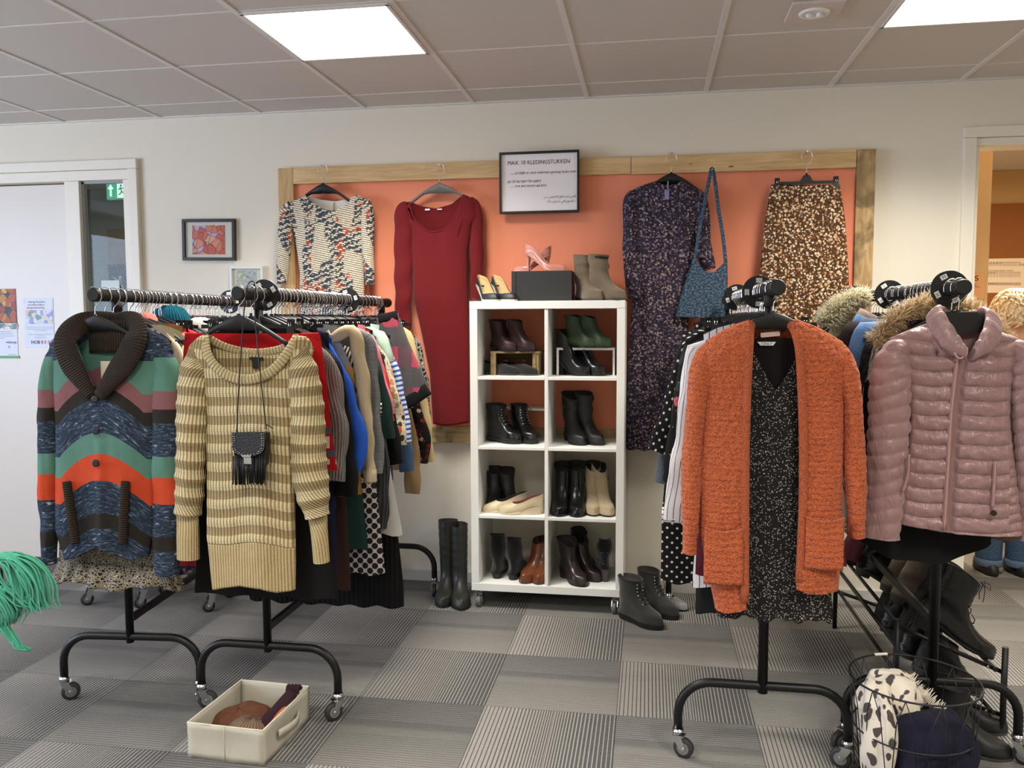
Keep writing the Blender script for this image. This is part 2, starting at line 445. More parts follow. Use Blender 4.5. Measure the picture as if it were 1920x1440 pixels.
# sign
t = thing('framed_sign', 'black framed notice reading max. 10 kledingstukken', 'sign', (-.575, -.07, 2.03))
xs0, xs1, zb, zt = -.787, -.366, 2.030, 2.350
yy = -.075
g = MB()
for a, b in (((xs0, zb), (xs1, zb+.012)), ((xs0, zt-.012), (xs1, zt)), ((xs0, zb+.012), (xs0+.010, zt-.012)), ((xs1-.010, zb+.012), (xs1, zt-.012))): g.box2((a[0], yy-.016, a[1]), (b[0], yy+.012, b[1]))
g.build('frame', plain('black_frame', (14, 13, 14), .35), t, world=True)
MB().box2((xs0+.01, yy-.004, zb+.012), (xs1-.01, yy+.008, zt-.012)).build('paper', plain('sign_paper', (242, 237, 238), .6), t, world=True)
MB().box2((xs0+.012, yy+.008, zb+.012), (xs1-.012, -.046, zt-.03)).build('backing', M['hanger_black'], t, world=True)
def sg(s, px, py, size, sx=1.0, ax='LEFT', mt=None):
    p = at(px, py, yy-.005); text(s, size, (p.x, yy-.0052, p.z), (pi/2, 0, 0), mt or M['sign_ink'], t, 'lettering', None, ax, sx)
sg('MAX. 10 KLEDINGSTUKKEN', 951.5, 309.5, .0295, .90)
sg('......zo blijft er voor iedereen genoeg leuks over', 957, 327, .0190, .96)
sg('\u0434\u043e 10 \u043f\u0440\u0435\u0434\u043c\u0435\u0442\u0456\u0432 \u043e\u0434\u044f\u0433\u0443', 951.5, 343, .0195, .86)
sg('...... \u0442\u043e\u0436 \u0432\u0438\u0441\u0442\u0430\u0447\u0438\u0442\u044c \u043d\u0430 \u0432\u0441\u0456\u0445', 956, 351.5, .0185, .86)
sg(''.join(chr(c) for c in (0xFEE6, 0xFEE3, 0x20, 0xFEB2, 0xFE91, 0xFEFC, 0xFEE4, 0xFEDF, 0x31, 0x30, 0x20, 0xFECA, 0xFEC4, 0xFED7, 0x20, 0xFEAA, 0xFEA4, 0xFEDB, 0x20, 0xFEF0, 0xFEBC, 0xFED7, 0xFE83)), 1080, 369.5, .0165, .86, 'RIGHT')
sg(''.join(chr(c) for c in (0xFEDA, 0xFEDF, 0xFEAB, 0x20, 0xFEF0, 0xFED8, 0xFE92, 0xFEF3, 0x20, 0xFE8E, 0xFEE3, 0x20, 0xFEF2, 0xFED4, 0xFEDC, 0xFEF3, 0x20, 0xFECA, 0xFEF4, 0xFEE4, 0xFEA0, 0xFEDF, 0x2E, 0x2E, 0x2E, 0x2E)), 1080, 378, .0165, .86, 'RIGHT')
# pictures
def art(name, cols, sc, line):
    k = Mat(name, .35, .5); o = k.obj()
    wv = k.map(o, (1, 1, 1)); d = k.noise(wv, sc*.2, 1, .5, 0, True)
    v2 = k.mix(.06, wv, d); c = k.vor(v2, sc, 1, 'F1', 'Color'); s = k.sep(c)[0]
    col = k.ramp(s, [(i/len(cols), srgb(q)) for i, q in enumerate(cols)], True)
    e = k.vor(v2, sc, 1, 'DISTANCE_TO_EDGE', 'Distance')
    col = k.mix(k.ramp(e, [(.015, (1, 1, 1)), (.04, (0, 0, 0))]), col, srgb(line)); k.col(col); return k.done()
def picture(label, x0, x1, z0, z1, fw, fmat, am, mat_m, tilt=0.0):
    t = thing('framed_picture', label, 'picture', ((x0+x1)/2, -.001, (z0+z1)/2)); hw, hh = (x1-x0)/2, (z1-z0)/2
    t.rotation_euler = (0, tilt, 0)
    g = MB()
    for a, b in (((-hw, -hh), (hw, -hh+fw)), ((-hw, hh-fw), (hw, hh)), ((-hw, -hh+fw), (-hw+fw, hh-fw)), ((hw-fw, -hh+fw), (hw, hh-fw))): g.box2((a[0], -.022, a[1]), (b[0], 0, b[1]))
    g.build('frame', fmat, t, bevel=.001)
    MB().box2((-hw+fw, -.010, -hh+fw), (hw-fw, -.002, hh-fw)).build('mat_board', mat_m, t)
    f = .155
    MB().box2((-hw+fw+hw*f*1.6, -.0115, -hh+fw+hh*f), (hw-fw-hw*f*1.9, -.0100, hh-fw-hh*f)).build('artwork', am, t)
    gk = MB().box2((-hw+fw, -.0150, -hh+fw), (hw-fw, -.0145, hh-fw)).build('glass', M['clear'], t)
cream = plain('mat_board_cream', (222, 222, 206), .6)
picture('small abstract orange painting in a black frame above the other picture', -2.652, -2.328, 1.817, 2.052, .017, plain('dark_frame', (26, 20, 24), .35), art('orange_abstract', [(214, 112, 84), (228, 146, 112), (206, 92, 70), (232, 168, 140), (198, 180, 214), (220, 128, 92)], 30, (70, 44, 60)), cream, R_(1.0))
picture('small pale flower picture in a white frame by the rail end', -2.366, -2.165, 1.620, 1.780, .013, plain('white_frame', (226, 232, 230), .4), art('pale_flowers', [(196, 204, 196), (214, 216, 176), (186, 200, 204), (206, 208, 204), (226, 224, 170), (172, 186, 190)], 55, (110, 120, 124)), cream, R_(.6))
# posters on the door leaf
def paper(name, label, px, y, mt, cat='poster'):
    a, b = at(px[0], px[1], y), at(px[2], px[3], y)
    t = thing(name, label, cat, ((a.x+b.x)/2, y, (a.z+b.z)/2))
    MB().box2((a.x, y-.0015, b.z), (b.x, y, a.z)).build('paper', mt, t, world=True)
    return t, a, b
DY = .029
pw = plain('poster_paper', (228, 232, 244), .6)
t, a, b = paper('flower_poster', 'tall poster with orange dahlias on the door leaf, cut by the photo edge', (-30, 542, 35, 672), DY, pw)
def fl_mat():
    k = Mat('dahlia_print', .5); o = k.obj(); v = k.vor(o, 26, 1, 'F1', 'Distance'); c = k.sep(k.vor(o, 26, 1, 'F1', 'Color'))[0]
    pet = k.vor(o, 150, 1, 'F1', 'Distance')
    fc = k.ramp(c, [(0, srgb(220, 100, 40)), (.3, srgb(190, 60, 40)), (.5, srgb(236, 160, 70)), (.65, srgb(40, 84, 50)), (.8, srgb(240, 214, 90)), (.9, srgb(110, 70, 150))], True)
    fc = k.mix(k.m1('MULTIPLY', pet, .8), fc, (.02, .02, .02, 1))
    k.col(k.mix(k.ramp(v, [(.62, (0, 0, 0)), (.72, (1, 1, 1))]), fc, srgb(22, 44, 28))); return k.done()
ta, tb = at(-30, 542, DY), at(32, 606, DY)
MB().box2((ta.x, DY-.003, tb.z), (tb.x, DY-.0015, ta.z)).build('flower_print', fl_mat(), t, world=True)
ta, tb = at(-30, 607, DY), at(34, 617, DY)
g = MB(); g.box2((ta.x, DY-.003, tb.z), (tb.x, DY-.0015, ta.z)); g.build('photo_strip', art('photo_strip_print', [(70, 160, 80), (226, 190, 180), (50, 50, 70), (210, 210, 220)], 45, (40, 40, 50)), t, world=True)
ta, tb = at(-30, 667, DY), at(37, 672, DY)
MB().box2((ta.x, DY-.003, tb.z), (tb.x, DY-.0015, ta.z)).build('green_stripe', plain('poster_green', (108, 170, 120), .6), t, world=True)
def lines(px0, px1, rows, mt, par, h=.0022):
    g = MB()
    for py, s0, s1 in rows:
        A_, B_ = at(px0+(px1-px0)*s0, py, DY), at(px0+(px1-px0)*s1, py, DY)
        g.box2((A_.x, DY-.0026, A_.z-h/2), (B_.x, DY-.0015, A_.z+h/2))
    g.build('small_print', mt, par, world=True)
gm = plain('print_grey', (120, 120, 140), .7)
lines(-25, 30, [(622, 0, .85), (626, 0, .9), (630, 0, .93), (634, 0, .6), (665, .75, 1)], gm, t)
def dt(s, px, py, size, c, par, sx=1.0):
    p = at(px, py, DY); text(s, size, (p.x, DY-.0028, p.z), (pi/2, 0, 0), plain('poster_ink', c, .7), par, 'lettering', None, 'LEFT', sx)
dt('welzorgn', 11.5, 643.5, .020, (60, 50, 130), t); dt('G', 16, 652, .018, (60, 60, 60), t)
t, a, b = paper('event_flyer', 'white event flyer with a photo and coloured letters, on the door beside the tall poster', (43, 559, 103, 652), DY, pw)
dt('Zaterdag 18 november', 53.5, 567.5, .0135, (70, 70, 90), t, .9); dt('van 10.00 tot 15.00 uur', 53, 573, .0135, (70, 70, 90), t, .88)
dt('Speelgoed Recycle-Dag', 50.5, 578.5, .0138, (190, 50, 100), t, .93)
ta, tb = at(49, 581.5, DY), at(99.5, 607, DY)
MB().box2((ta.x, DY-.003, tb.z), (tb.x, DY-.0015, ta.z)).build('photo_print', art('toys_print', [(196, 196, 204), (206, 160, 120), (90, 120, 190), (188, 190, 200), (70, 100, 90), (210, 180, 150)], 38, (150, 150, 160)), t, world=True)
lines(50, 100, [(613.5, 0, 1), (617, 0, 1), (620, .3, .75), (627, .08, .95), (630, .35, .7), (633.5, .3, .75)], gm, t, .0016)
cs = [(44, 38, 110), (30, 60, 150), (30, 30, 90), (190, 30, 80), (160, 40, 60), (200, 60, 90)]
xx = 59.0
for ch, c in zip('NOBBES', cs):
    dt(ch, xx, 644.5, .0285, c, t, .98); xx += 6.2
# things seen through the side light
t = thing('exit_sign', 'green lit escape route sign hanging in the corridor behind the glass', 'sign', at(221, 358, .5))
p = LOCS[t.name]
MB().box((0, 0, 0), (.145, .03, .115)).build('housing', plain('sign_housing', (210, 220, 214), .4), t, bevel=.004)
MB().box((0, -.0165, 0), (.135, .003, .105)).build('sign_face', emis('sign_green', (.05, .36, .20), 1.0), t)
we = emis('sign_white', (.75, 1, .9), 1.0)
g = MB(); g.box((-.038, -.0185, -.012), (.014, .001, .05)); 
b0 = len(g.v); g.v += [Vector((-.060, -.019, .010)), Vector((-.016, -.019, .010)), Vector((-.038, -.019, .042))]; g.face((b0, b0+1, b0+2)); g.build('arrow', we, t)
g = MB()
g.box((.034, -.0182, 0), (.055, .001, .095)); g.build('door_pictogram', we, t)
gg = emis('sign_green_dark', (.03, .24, .14), .6)
g = MB(); g.box((.036, -.0195, .030), (.012, .001, .012))
for a_, b_ in (((.030, .020), (.040, -.006)), ((.040, -.006), (.052, -.020)), ((.040, -.006), (.028, -.024)), ((.028, -.024), (.018, -.026)), ((.032, .014), (.050, .012)), ((.032, .014), (.018, .004))):
    g.tube([(a_[0], -.0195, a_[1]), (b_[0], -.0195, b_[1])], .0035, 6)
g.build('running_figure', gg, t)
MB().cyl((0, 0, .055), (0, 0, H-p.z+.02), .006, 8).build('bracket', M['chrome'], t)
t = thing('corridor_poster', 'brown mottled poster on the corridor wall behind the glass', 'poster', at(219, 463, 2.29))
a, b = at(201, 430, 2.29), at(243, 494, 2.29)
MB().box2((a.x, 2.285, b.z), (b.x, 2.3, a.z)).build('paper', plain('brown_poster', (146, 122, 104), .7, noise=.35, nsc=9), t, world=True)
t = thing('dark_poster', 'dark poster with a small silver dancer and letters, lower on the corridor wall', 'poster', at(219, 530, 2.29))
a, b = at(203, 496, 2.29), at(260, 556, 2.29)
MB().box2((a.x, 2.285, b.z), (b.x, 2.3, a.z)).build('paper', plain('dark_poster', (46, 36, 38), .6), t, world=True)
g = MB()
pts = [(213, 521), (221, 526), (226, 532), (231, 541)]
g.tube([at(x, y, 2.283) for x, y in pts], .008, 6); g.tube([at(226, 518, 2.283), at(224, 524, 2.283), at(228, 530, 2.283)], .01, 6); g.build('dancer_figure', plain('silver_print', (190, 190, 190), .5), t, world=True)
for s_, px_, py_ in (('D', 237, 510), ('V', 237, 518)):
    p_ = at(px_, py_, 2.284); text(s_, .055, (p_.x, 2.283, p_.z), (pi/2, 0, 0), M['label_white'], t)
t = thing('glass_notice', 'small pale notice stuck on the side window above the rail', 'notice', at(208, 526, .03))
a, b = at(190, 526, .03), at(225, 552, .03)
MB().box2((a.x, .028, b.z), (b.x, .030, a.z)).build('paper', plain('notice_paper', (214, 226, 220), .6), t, world=True)
# ------------------------------------------------------------------ rolling garment racks
RZ, RR = 1.565, .0235          # rail axis height and sleeve radius
def caster(par, x, y, ang):
    c = bpy.data.objects.new('caster', None); link(c); c.empty_display_size = .02; c.parent = par; c.location = (x, y, 0); c.rotation_euler = (0, 0, ang)
    return c
def caster_mesh(par, x, y, ang, top, r=.034, wheel_m=None):
    g = MB(); g.cyl((x, y, top-.022), (x, y, top), .0175, 18); g.cyl((x, y, top-.012), (x, y, top-.006), .0195, 18)
    # fork: two cheeks and a crown
    ca, sa = cos(ang), sin(ang); rot = Matrix.Rotation(ang, 3, 'Z')
    ox, oy = -ca*.020, -sa*.020
    g.box((x+ox*.3, y+oy*.3, top-.024), (.034, .032, .004), rot)
    for s in (-1, 1):
        px, py = -sa*s*.0145, ca*s*.0145
        ring = []
        for q in (-.0012, .0012):
            dx, dy = -sa*q, ca*q; rr_ = []
            for (a, z) in ((.016, top-.024), (-.014, top-.024), (-.030, r+.006), (-.026, r-.008), (-.012, r-.006), (.004, r+.018)):
                rr_.append((x+ca*a+px+dx, y+sa*a+py+dy, z))
            ring.append(rr_)
        g.loft(ring, smooth=False)
    cx, cy = x+ox, y+oy
    g.cyl((cx-sa*-.018, cy+ca*-.018, r), (cx-sa*.018, cy+ca*.018, r), .006, 12)
    f = g.build('caster', M['chrome'], par)
    w = MB(); rings = []
    for (q, rad) in ((-.011, r*.62), (-.0105, r*.93), (-.007, r), (.007, r), (.0105, r*.93), (.011, r*.62)):
        rings.append([(cx-sa*q+ca*rad*cos(t*pi/14), cy+ca*q+sa*rad*cos(t*pi/14), r+rad*sin(t*pi/14)) for t in range(28)])
    w.loft(rings); w.build('wheel', wheel_m or M['rubber'], f)
    h = MB(); h.cyl((cx-sa*-.0125, cy+ca*-.0125, r), (cx-sa*.0125, cy+ca*.0125, r), r*.6, 22); h.build('hub', M['grey_plastic'], f)
def rack(label, x, rot, casts, brace_z=.36, pole_r=.0150, yc=-.946):
    t = thing('garment_rack', label, 'garment rack', (x, yc, 0), 'rolling garment racks', rot)
    h = .703
    mb_ = M['metal_black']
    for s in (-1, 1):
        MB().cyl((0, s*h, .24), (0, s*h, RZ-.02), pole_r, 20).build('pole', mb_, t)
        MB().cyl((0, s*h, RZ-.055), (0, s*h, RZ-.02), pole_r+.004, 20).build('pole_collar', M['foam'], t)
    MB().cyl((0, -.835, RZ), (0, .79, RZ), RR-.0015, 24).build('rail', M['foam'], t)
    for e0, e1 in ((-.862, -.830), (.785, .815)):
        g = MB(); g.tube([(0, e0, RZ), (0, e0+.004, RZ), (0, e1-.004, RZ), (0, e1, RZ)], [RR*.86, RR*1.05, RR*1.05, RR*.9], 20); g.build('end_cap', M['hanger_black'], t)
    k_ = 0
    for s in (-1, 1):
        pts = []
        top = .262; B = .11; W_ = .272
        for a in range(9): q = a/8*pi/2; pts.append((-W_+B-B*cos(q), s*h, top-B+B*sin(q)))
        pts = [(-W_, s*h, .088)]+pts
        pts2 = [(-p[0], p[1], p[2]) for p in pts][::-1]
        MB().tube(pts+pts2, .0148, 14).build('foot', mb_, t)
        for sx in (-1, 1):
            caster_mesh(t, sx*W_, s*h, casts[k_ % len(casts)], .098); k_ += 1
    MB().box((0, 0, brace_z), (.016, 2*h-.02, .030)).build('brace_bar', mb_, t, bevel=.003)
    return t
rackA = rack('black rolling garment rack, leftmost, holding the patchwork cardigan', -2.023, .09, [R_(-150), R_(-60), 1.2, 2.0], .33)
rackB = rack('black rolling garment rack second from left, holding the beige striped sweater', -1.395, 0, [R_(200), R_(50), 2.6, R_(100)], .33)
rackC = rack('black rolling garment rack right of the shoe shelf, holding the orange cardigan', .380, 0, [R_(160), R_(-25), 1.0, 2.2], .46, .0165, -1.02)
rackD = rack('black rolling garment rack at the far right, holding the pink padded jacket', .945, 0, [R_(30), R_(150), 1.4, 2.0], .46, .0165, -.888)
RACKS = {'A': (-2.023, .09), 'B': (-1.395, 0), 'C': (.380, 0), 'D': (.945, 0)}
def rack_pt(k, y):                       # rail axis at a given distance from the wall
    x, r = RACKS[k]; return x-(y+.946)*math.tan(r)

# ------------------------------------------------------------------ hangers
WIRE = .0017
def hook_mb(stem=.052, off=0.0, tilt=0.0):
    # local origin: rail axis; the wire loops over the rail and drops to the hanger
    g = MB(); pts = []; r = RR+WIRE+.0005
    for a in range(-30, 181, 15):
        q = R_(180-a) if False else R_(a); pts.append((-r*cos(q), tilt*(.5-cos(q)*.5)*.02, r*sin(q)*1.12))
    pts = pts[::-1] if False else pts
    # end on the right side, come back under to the centre line
    pts += [(r*1.02, 0, -.012), (.012, 0, -.034), (off, 0, -.048), (off, 0, -.048-stem)]
    pts[0] = (-r*.98, 0, -.012)
    g.tube(catmull(pts, 2), WIRE, 6)
    return g
def hanger_body(kind='curved', w=.205):
    g = MB(); z0 = -.085
    if kind == 'curved':                   # wide shouldered coat hanger
        rings = []
        for i in range(25):
            u = i/24*2-1; a = abs(u)
            top = z0+.012-.088*(a**1.25)-.006*a*a
            dep = lerp(.052, .016, sst(0, .60, a)); th = lerp(.006, .010, a)
            x = u*w; y = .010*a*a
            rings.append([(x, y-th, top-.004), (x, y-th*.6, top), (x, y+th*.6, top), (x, y+th, top-.004), (x, y+th*.8, top-dep), (x, y-th*.8, top-dep)])
        g.loft(rings, smooth=True)
        g.cyl((0, 0, z0-.005), (0, 0, z0+.016), .006, 10)
    elif kind == 'angled':
        rings = []
        for i in range(25):
            u = i/24*2-1; a = abs(u)
            top = z0+.012-(0 if a < .45 else (a-.45)*.115)
            dep = lerp(.070, .026, sst(.30, .95, a)); th = .009
            rings.append([(u*w, -th, top-.003), (u*w, -th*.7, top), (u*w, th*.7, top), (u*w, th, top-.003), (u*w, th*.8, top-dep), (u*w, -th*.8, top-dep)])
        g.loft(rings, smooth=False); g.cyl((0, 0, z0-.005), (0, 0, z0+.016), .006, 10)
    elif kind == 'bar':                    # straight bar of a clip hanger
        rings = []
        for i in range(21):
            u = i/20*2-1; a = abs(u)
            top = z0-.022 + .034*math.exp(-(u*w/.022)**4)
            rings.append([(u*w, -.004, top), (u*w, .004, top), (u*w, .004, z0-.036), (u*w, -.004, z0-.036)])
        g.loft(rings, smooth=False); g.cyl((0, 0, z0), (0, 0, z0+.018), .005, 10)
    return g
_hp = {}
def hanger(kind, pos, label, group, w=.205, mat=None, rz=0.0, clips=None, scale=1.0, hflip=False, stem=.052, name=None):
    key = (kind, w, mat, clips, stem)
    if key not in _hp:
        t = thing(name or ('clip_hanger' if kind == 'bar' else 'coat_hanger'), label, 'hanger', pos, group, rz)
        hook_mb(stem).build('hook', M['wire'], t)
        off = -(stem-.052)
        b = hanger_body(kind, w).build('hanger_body', mat or M['hanger_black'], t)
        b.location.z = off
        if kind == 'bar':
            for s in (-1, 1):
                g = MB(); cx = s*(clips or w*.8)
                for q in (-1, 1):
                    g.loft([[(cx-.011, q*.010, -.088+off), (cx+.011, q*.010, -.088+off), (cx+.011, q*.007, -.088+off), (cx-.011, q*.007, -.088+off)],
                            [(cx-.012, q*.006, -.110+off), (cx+.012, q*.006, -.110+off), (cx+.012, q*.003, -.110+off), (cx-.012, q*.003, -.110+off)],
                            [(cx-.015, q*.009, -.150+off), (cx+.015, q*.009, -.150+off), (cx+.015, q*.006, -.150+off), (cx-.015, q*.006, -.150+off)]], smooth=False)
                c_ = g.build('clip', M['hanger_black'], t, bevel=.001)
                MB().tube([(cx-.004, -.011, -.100+off), (cx-.004, -.0125, -.113+off), (cx+.004, -.0125, -.113+off), (cx+.004, -.011, -.100+off)], .0016, 6).build('spring', M['chrome'], c_)
        _hp[key] = t
        o = t
    else:
        o = copy_tree(_hp[key]); o.location = pos; o['label'] = label
        if group: o['group'] = group
        elif 'group' in o.keys(): del o['group']
        LOCS[o.name] = Vector(pos)
    o.rotation_euler = (0, 0, rz + (pi if hflip else 0)); o.scale = (scale,)*3
    return o

# size discs on the rails
def disc(k, y, txt, label, r=.057, ang=0.0):
    x = rack_pt(k, y); t = thing('size_divider', label, 'size divider', (x, y, RZ), 'black size dividers on the rails'); t.rotation_euler = (0, ang, 0)
    g = MB(); n = 36; rings = []
    ri = RR+.0008
    for (rad, yy_) in ((ri, -.0025), (r, -.0025), (r+.001, 0), (r, .0025), (ri, .0025)): rings.append([(rad*cos(2*pi*i/n), yy_, rad*sin(2*pi*i/n)) for i in range(n)])
    rings.append(rings[0]); g.loft(rings, cap0=False, cap1=False, smooth=False); g.build('disc', M['hanger_black'], t)
    for q in range(4):
        a = pi/4+q*pi/2+ang*0; rr_ = .041; rot = Matrix.Rotation(-(a-pi/2), 3, 'Y')
        c = (rr_*cos(a), -.0034, rr_*sin(a))
        s_ = MB().box(c, (.021, .001, .015), rot).build('sticker', M['label_white'], t)
        tt = text(txt, .014, (0, 0, 0), (0, 0, 0), M['ink'], None, 'size_lettering', None, 'CENTER')
        tt.parent = s_; mm_ = Matrix.Translation(Vector(c)+Vector((0, -.0008, 0)) - (rot @ Vector((0, 0, .005)))) @ (rot.to_4x4() @ Matrix.Rotation(pi/2, 4, 'X'))
        tt.matrix_local = mm_
disc('B', -1.60, 'L', 'black size disc on the second rail, nearest its front end', ang=.25)
disc('B', -.74, 'M', 'black size disc halfway along the second rail', ang=.5)
disc('A', -.62, 'L', 'black size disc at the back of the leftmost rail, behind the second rail end', ang=.7)
disc('C', -1.44, 'XXL', 'black size disc near the front of the rail above the orange cardigan', ang=.78)
disc('C', -.70, 'XL', 'black size disc farther back on the rail above the orange cardigan', ang=.5)
disc('D', -1.625, 'M', 'black size disc at the front of the rightmost rail by the padded jacket', ang=.3)
disc('D', -.95, 'L', 'black size disc in the middle of the rightmost rail', ang=.2)
disc('D', -.42, 'S', 'black size disc nearest the wall on the rightmost rail, left of two', ang=.9)
disc('D', -.36, 'S', 'black size disc nearest the wall on the rightmost rail, right of two', ang=.2)

# ------------------------------------------------------------------ white shoe shelf
KX0, KX1, KY0, KY1, KZ0 = -.885, -.115, -.405, -.015, .092
KH = 1.472
t = thing('cube_shelf', 'white two by four cube shelf on casters full of shoes', 'shelf', (-.5, -.21, 0))
wl = M['white_lam']
def kb(n_, a, b): return MB().box2(a, b).build(n_, wl, t, world=True, bevel=.0015)
kb('side_panel', (KX0, KY0, KZ0+.039), (KX0+.039, KY1, KZ0+KH-.039)); kb('side_panel', (KX1-.039, KY0, KZ0+.039), (KX1, KY1, KZ0+KH-.039))
kb('top_panel', (KX0, KY0-.001, KZ0+KH-.039), (KX1, KY1, KZ0+KH)); kb('bottom_panel', (KX0, KY0-.001, KZ0), (KX1, KY1, KZ0+.039))
xm = (KX0+KX1)/2; cell = (KH-.078-3*.016)/4
kb('divider', (xm-.009, KY0+.004, KZ0+.039), (xm+.009, KY1, KZ0+KH-.039))
SH = [KZ0+.039]
for i in range(1, 4):
    z = KZ0+.039+i*cell+(i-1)*.016
    for (a, b) in ((KX0+.039, xm-.009), (xm+.009, KX1-.039)): kb('shelf_board', (a, KY0+.002, z), (b, KY1, z+.016))
    SH.append(z+.016)
for (x, y) in ((KX0+.04, KY0+.05), (KX1-.04, KY0+.05), (KX0+.04, KY1-.05), (KX1-.04, KY1-.05)):
    caster_mesh(t, x+.5, y+.21, R_(80), .092, .031, M['grey_plastic'])
# stands inside the compartments
crate = wood('crate_wood', (150, 128, 92), (112, 92, 60))
t = thing('wooden_crate', 'small open wooden crate standing in the top left compartment', 'crate', (-.66, -.2, SH[3]))
z0 = SH[3]; cr = [(-.845, -.30), (-.53, -.06)]
for (a, b) in (((-.800, -.300, z0+.112), (-.545, -.11, z0+.122)), ((-.800, -.295, z0), (-.788, -.11, z0+.112)), ((-.565, -.295, z0), (-.553, -.11, z0+.112)), ((-.788, -.118, z0+.0), (-.565, -.112, z0+.050)), ((-.788, -.118, z0+.058), (-.565, -.112, z0+.108)), ((-.583, -.30, z0), (-.566, -.285, z0+.112)), ((-.787, -.30, z0), (-.772, -.285, z0+.112))):
    MB().box2(a, b).build('slat', crate, t, world=True, bevel=.001)
def stand(label, x0, x1, y0, y1, z, h):
    t = thing('shelf_riser', label, 'riser', ((x0+x1)/2, (y0+y1)/2, z), 'white risers inside the shelf')
    MB().box2((x0, y0, z+h-.012), (x1, y1, z+h)).build('top', wl, t, world=True, bevel=.001)
    for a in (x0, x1-.010): MB().box2((a, y0, z), (a+.010, y1, z+h-.012)).build('leg', wl, t, world=True)
stand('white riser under the green boots, top right compartment', -.465, -.170, -.25, -.07, SH[3], .140)
stand('white riser behind the lace-up boots, second row left', -.815, -.520, -.12, -.03, SH[2], .165)
# black box on top
t = thing('display_box', 'plain black box carrying the pink pumps on top of the shelf', 'box', (-.515, -.23, KZ0+KH))
a = at(959, 563, -.33); b = at(1072, 507, -.33)
bxm = plain('black_cardboard', (38, 38, 39), .6)
MB().box2((a.x, -.33, KZ0+KH), (b.x, -.12, b.z)).build('carton', bxm, t, world=True, bevel=.002)
BOXZ = b.z; BOXX = (a.x, b.x)
MB().box2((a.x+.022, -.3315, KZ0+KH+.001), (a.x+.0235, -.3300, b.z)).build('seam', M['hanger_black'], t, world=True)

# ------------------------------------------------------------------ storage box with hats, wire basket
# ------------------------------------------------------------------ cloth materials
def fab(name, rough=.9, sheen=.0, spec=.25): return Mat('fabric_'+name, rough, spec, sheen=sheen)
def weave(k, sc=900, st=.25, d=.001): k.bump(k.noise(k.uv(), sc, 1), st, d); return k
def solid(name, c, rough=.9, var=.10, rib=0, ribamp=.6, sheen=.0, sc=30, diag=0):
    k = fab(name, rough, sheen); cc = srgb(c); n = k.noise(k.uv(), sc, 3, .6)
    lo = tuple(x*(1-var) for x in cc[:3])+(1,); hi = tuple(min(1, x*(1+var)) for x in cc[:3])+(1,)
    col = k.mix(n, lo, hi)
    if rib:
        x, y, _ = k.sep(k.uv()); w = k.m1('ABSOLUTE', k.m1('SINE', k.m1('MULTIPLY', k.m1('ADD', x, k.m1('MULTIPLY', y, diag)), rib*pi)))
        col = k.mix(k.m1('MULTIPLY', k.m1('SUBTRACT', 1, w), ribamp), col, tuple(q*.45 for q in cc[:3])+(1,)); k.bump(w, .6, .003)
    k.col(col); return weave(k).done()
def ribbed(name, c, period, dark=.55, rough=.92, knit=True):
    k = fab(name, rough); cc = srgb(c); x, y, _ = k.sep(k.uv())
    w = k.m1('ABSOLUTE', k.m1('SINE', k.m1('MULTIPLY', x, pi/period)))
    col = k.mix(k.m1('POWER', k.m1('SUBTRACT', 1, w), 2.0), cc, tuple(q*dark for q in cc[:3])+(1,)); k.col(col); k.bump(w, .9, .004)
    if knit: k.bump(k.m1('SINE', k.m1('MULTIPLY', y, 2*pi/.006)), .25, .0015)
    return weave(k, 700, .3).done()
def stripes_x(name, a, b, period, duty, rough=.8, vert=True, wob=0, extra=None):
    k = fab(name, rough); x, y, _ = k.sep(k.uv()); s = x if vert else y
    if wob: s = k.m1('ADD', s, k.m1('MULTIPLY', k.noise(k.uv(), 9, 2), wob))
    f = k.m1('FRACT', k.m1('DIVIDE', k.m1('ADD', s, 10), period)); col = k.mix(k.m1('GREATER_THAN', f, duty), srgb(a), srgb(b))
    if extra:
        f2 = k.m1('ABSOLUTE', k.m1('SUBTRACT', f, duty+.16)); col = k.mix(k.m1('LESS_THAN', f2, .02), col, srgb(b))
    k.col(col); return weave(k).done()
def dots(name, bg, dot, spacing, r, jitter=0, rough=.75):
    k = fab(name, rough); v = k.vor(k.map(k.uv(), (1, 1, 1), rot=(0, 0, .785)), 1/spacing, jitter)
    k.col(k.mix(k.ramp(v, [(r, (1, 1, 1)), (r+.04, (0, 0, 0))]), srgb(bg), srgb(dot))); return weave(k).done()
def leopard(name, bg=(206, 192, 164), sp=(24, 20, 19), sc=95):
    k = fab(name, .7); v = k.map(k.uv(), (1, 1, 1)); d = k.mix(.02, v, k.noise(v, 30, 2, .5, 0, True))
    e = k.vor(d, sc, .9, 'DISTANCE_TO_EDGE'); f = k.vor(d, sc, .9)
    col = k.mix(k.ramp(e, [(.10, (1, 1, 1)), (.16, (0, 0, 0))]), srgb(sp), srgb(bg))
    col = k.mix(k.ramp(e, [(.02, (1, 1, 1)), (.10, (0, 0, 0))]), col, srgb(sp)); k.col(col); return weave(k).done()
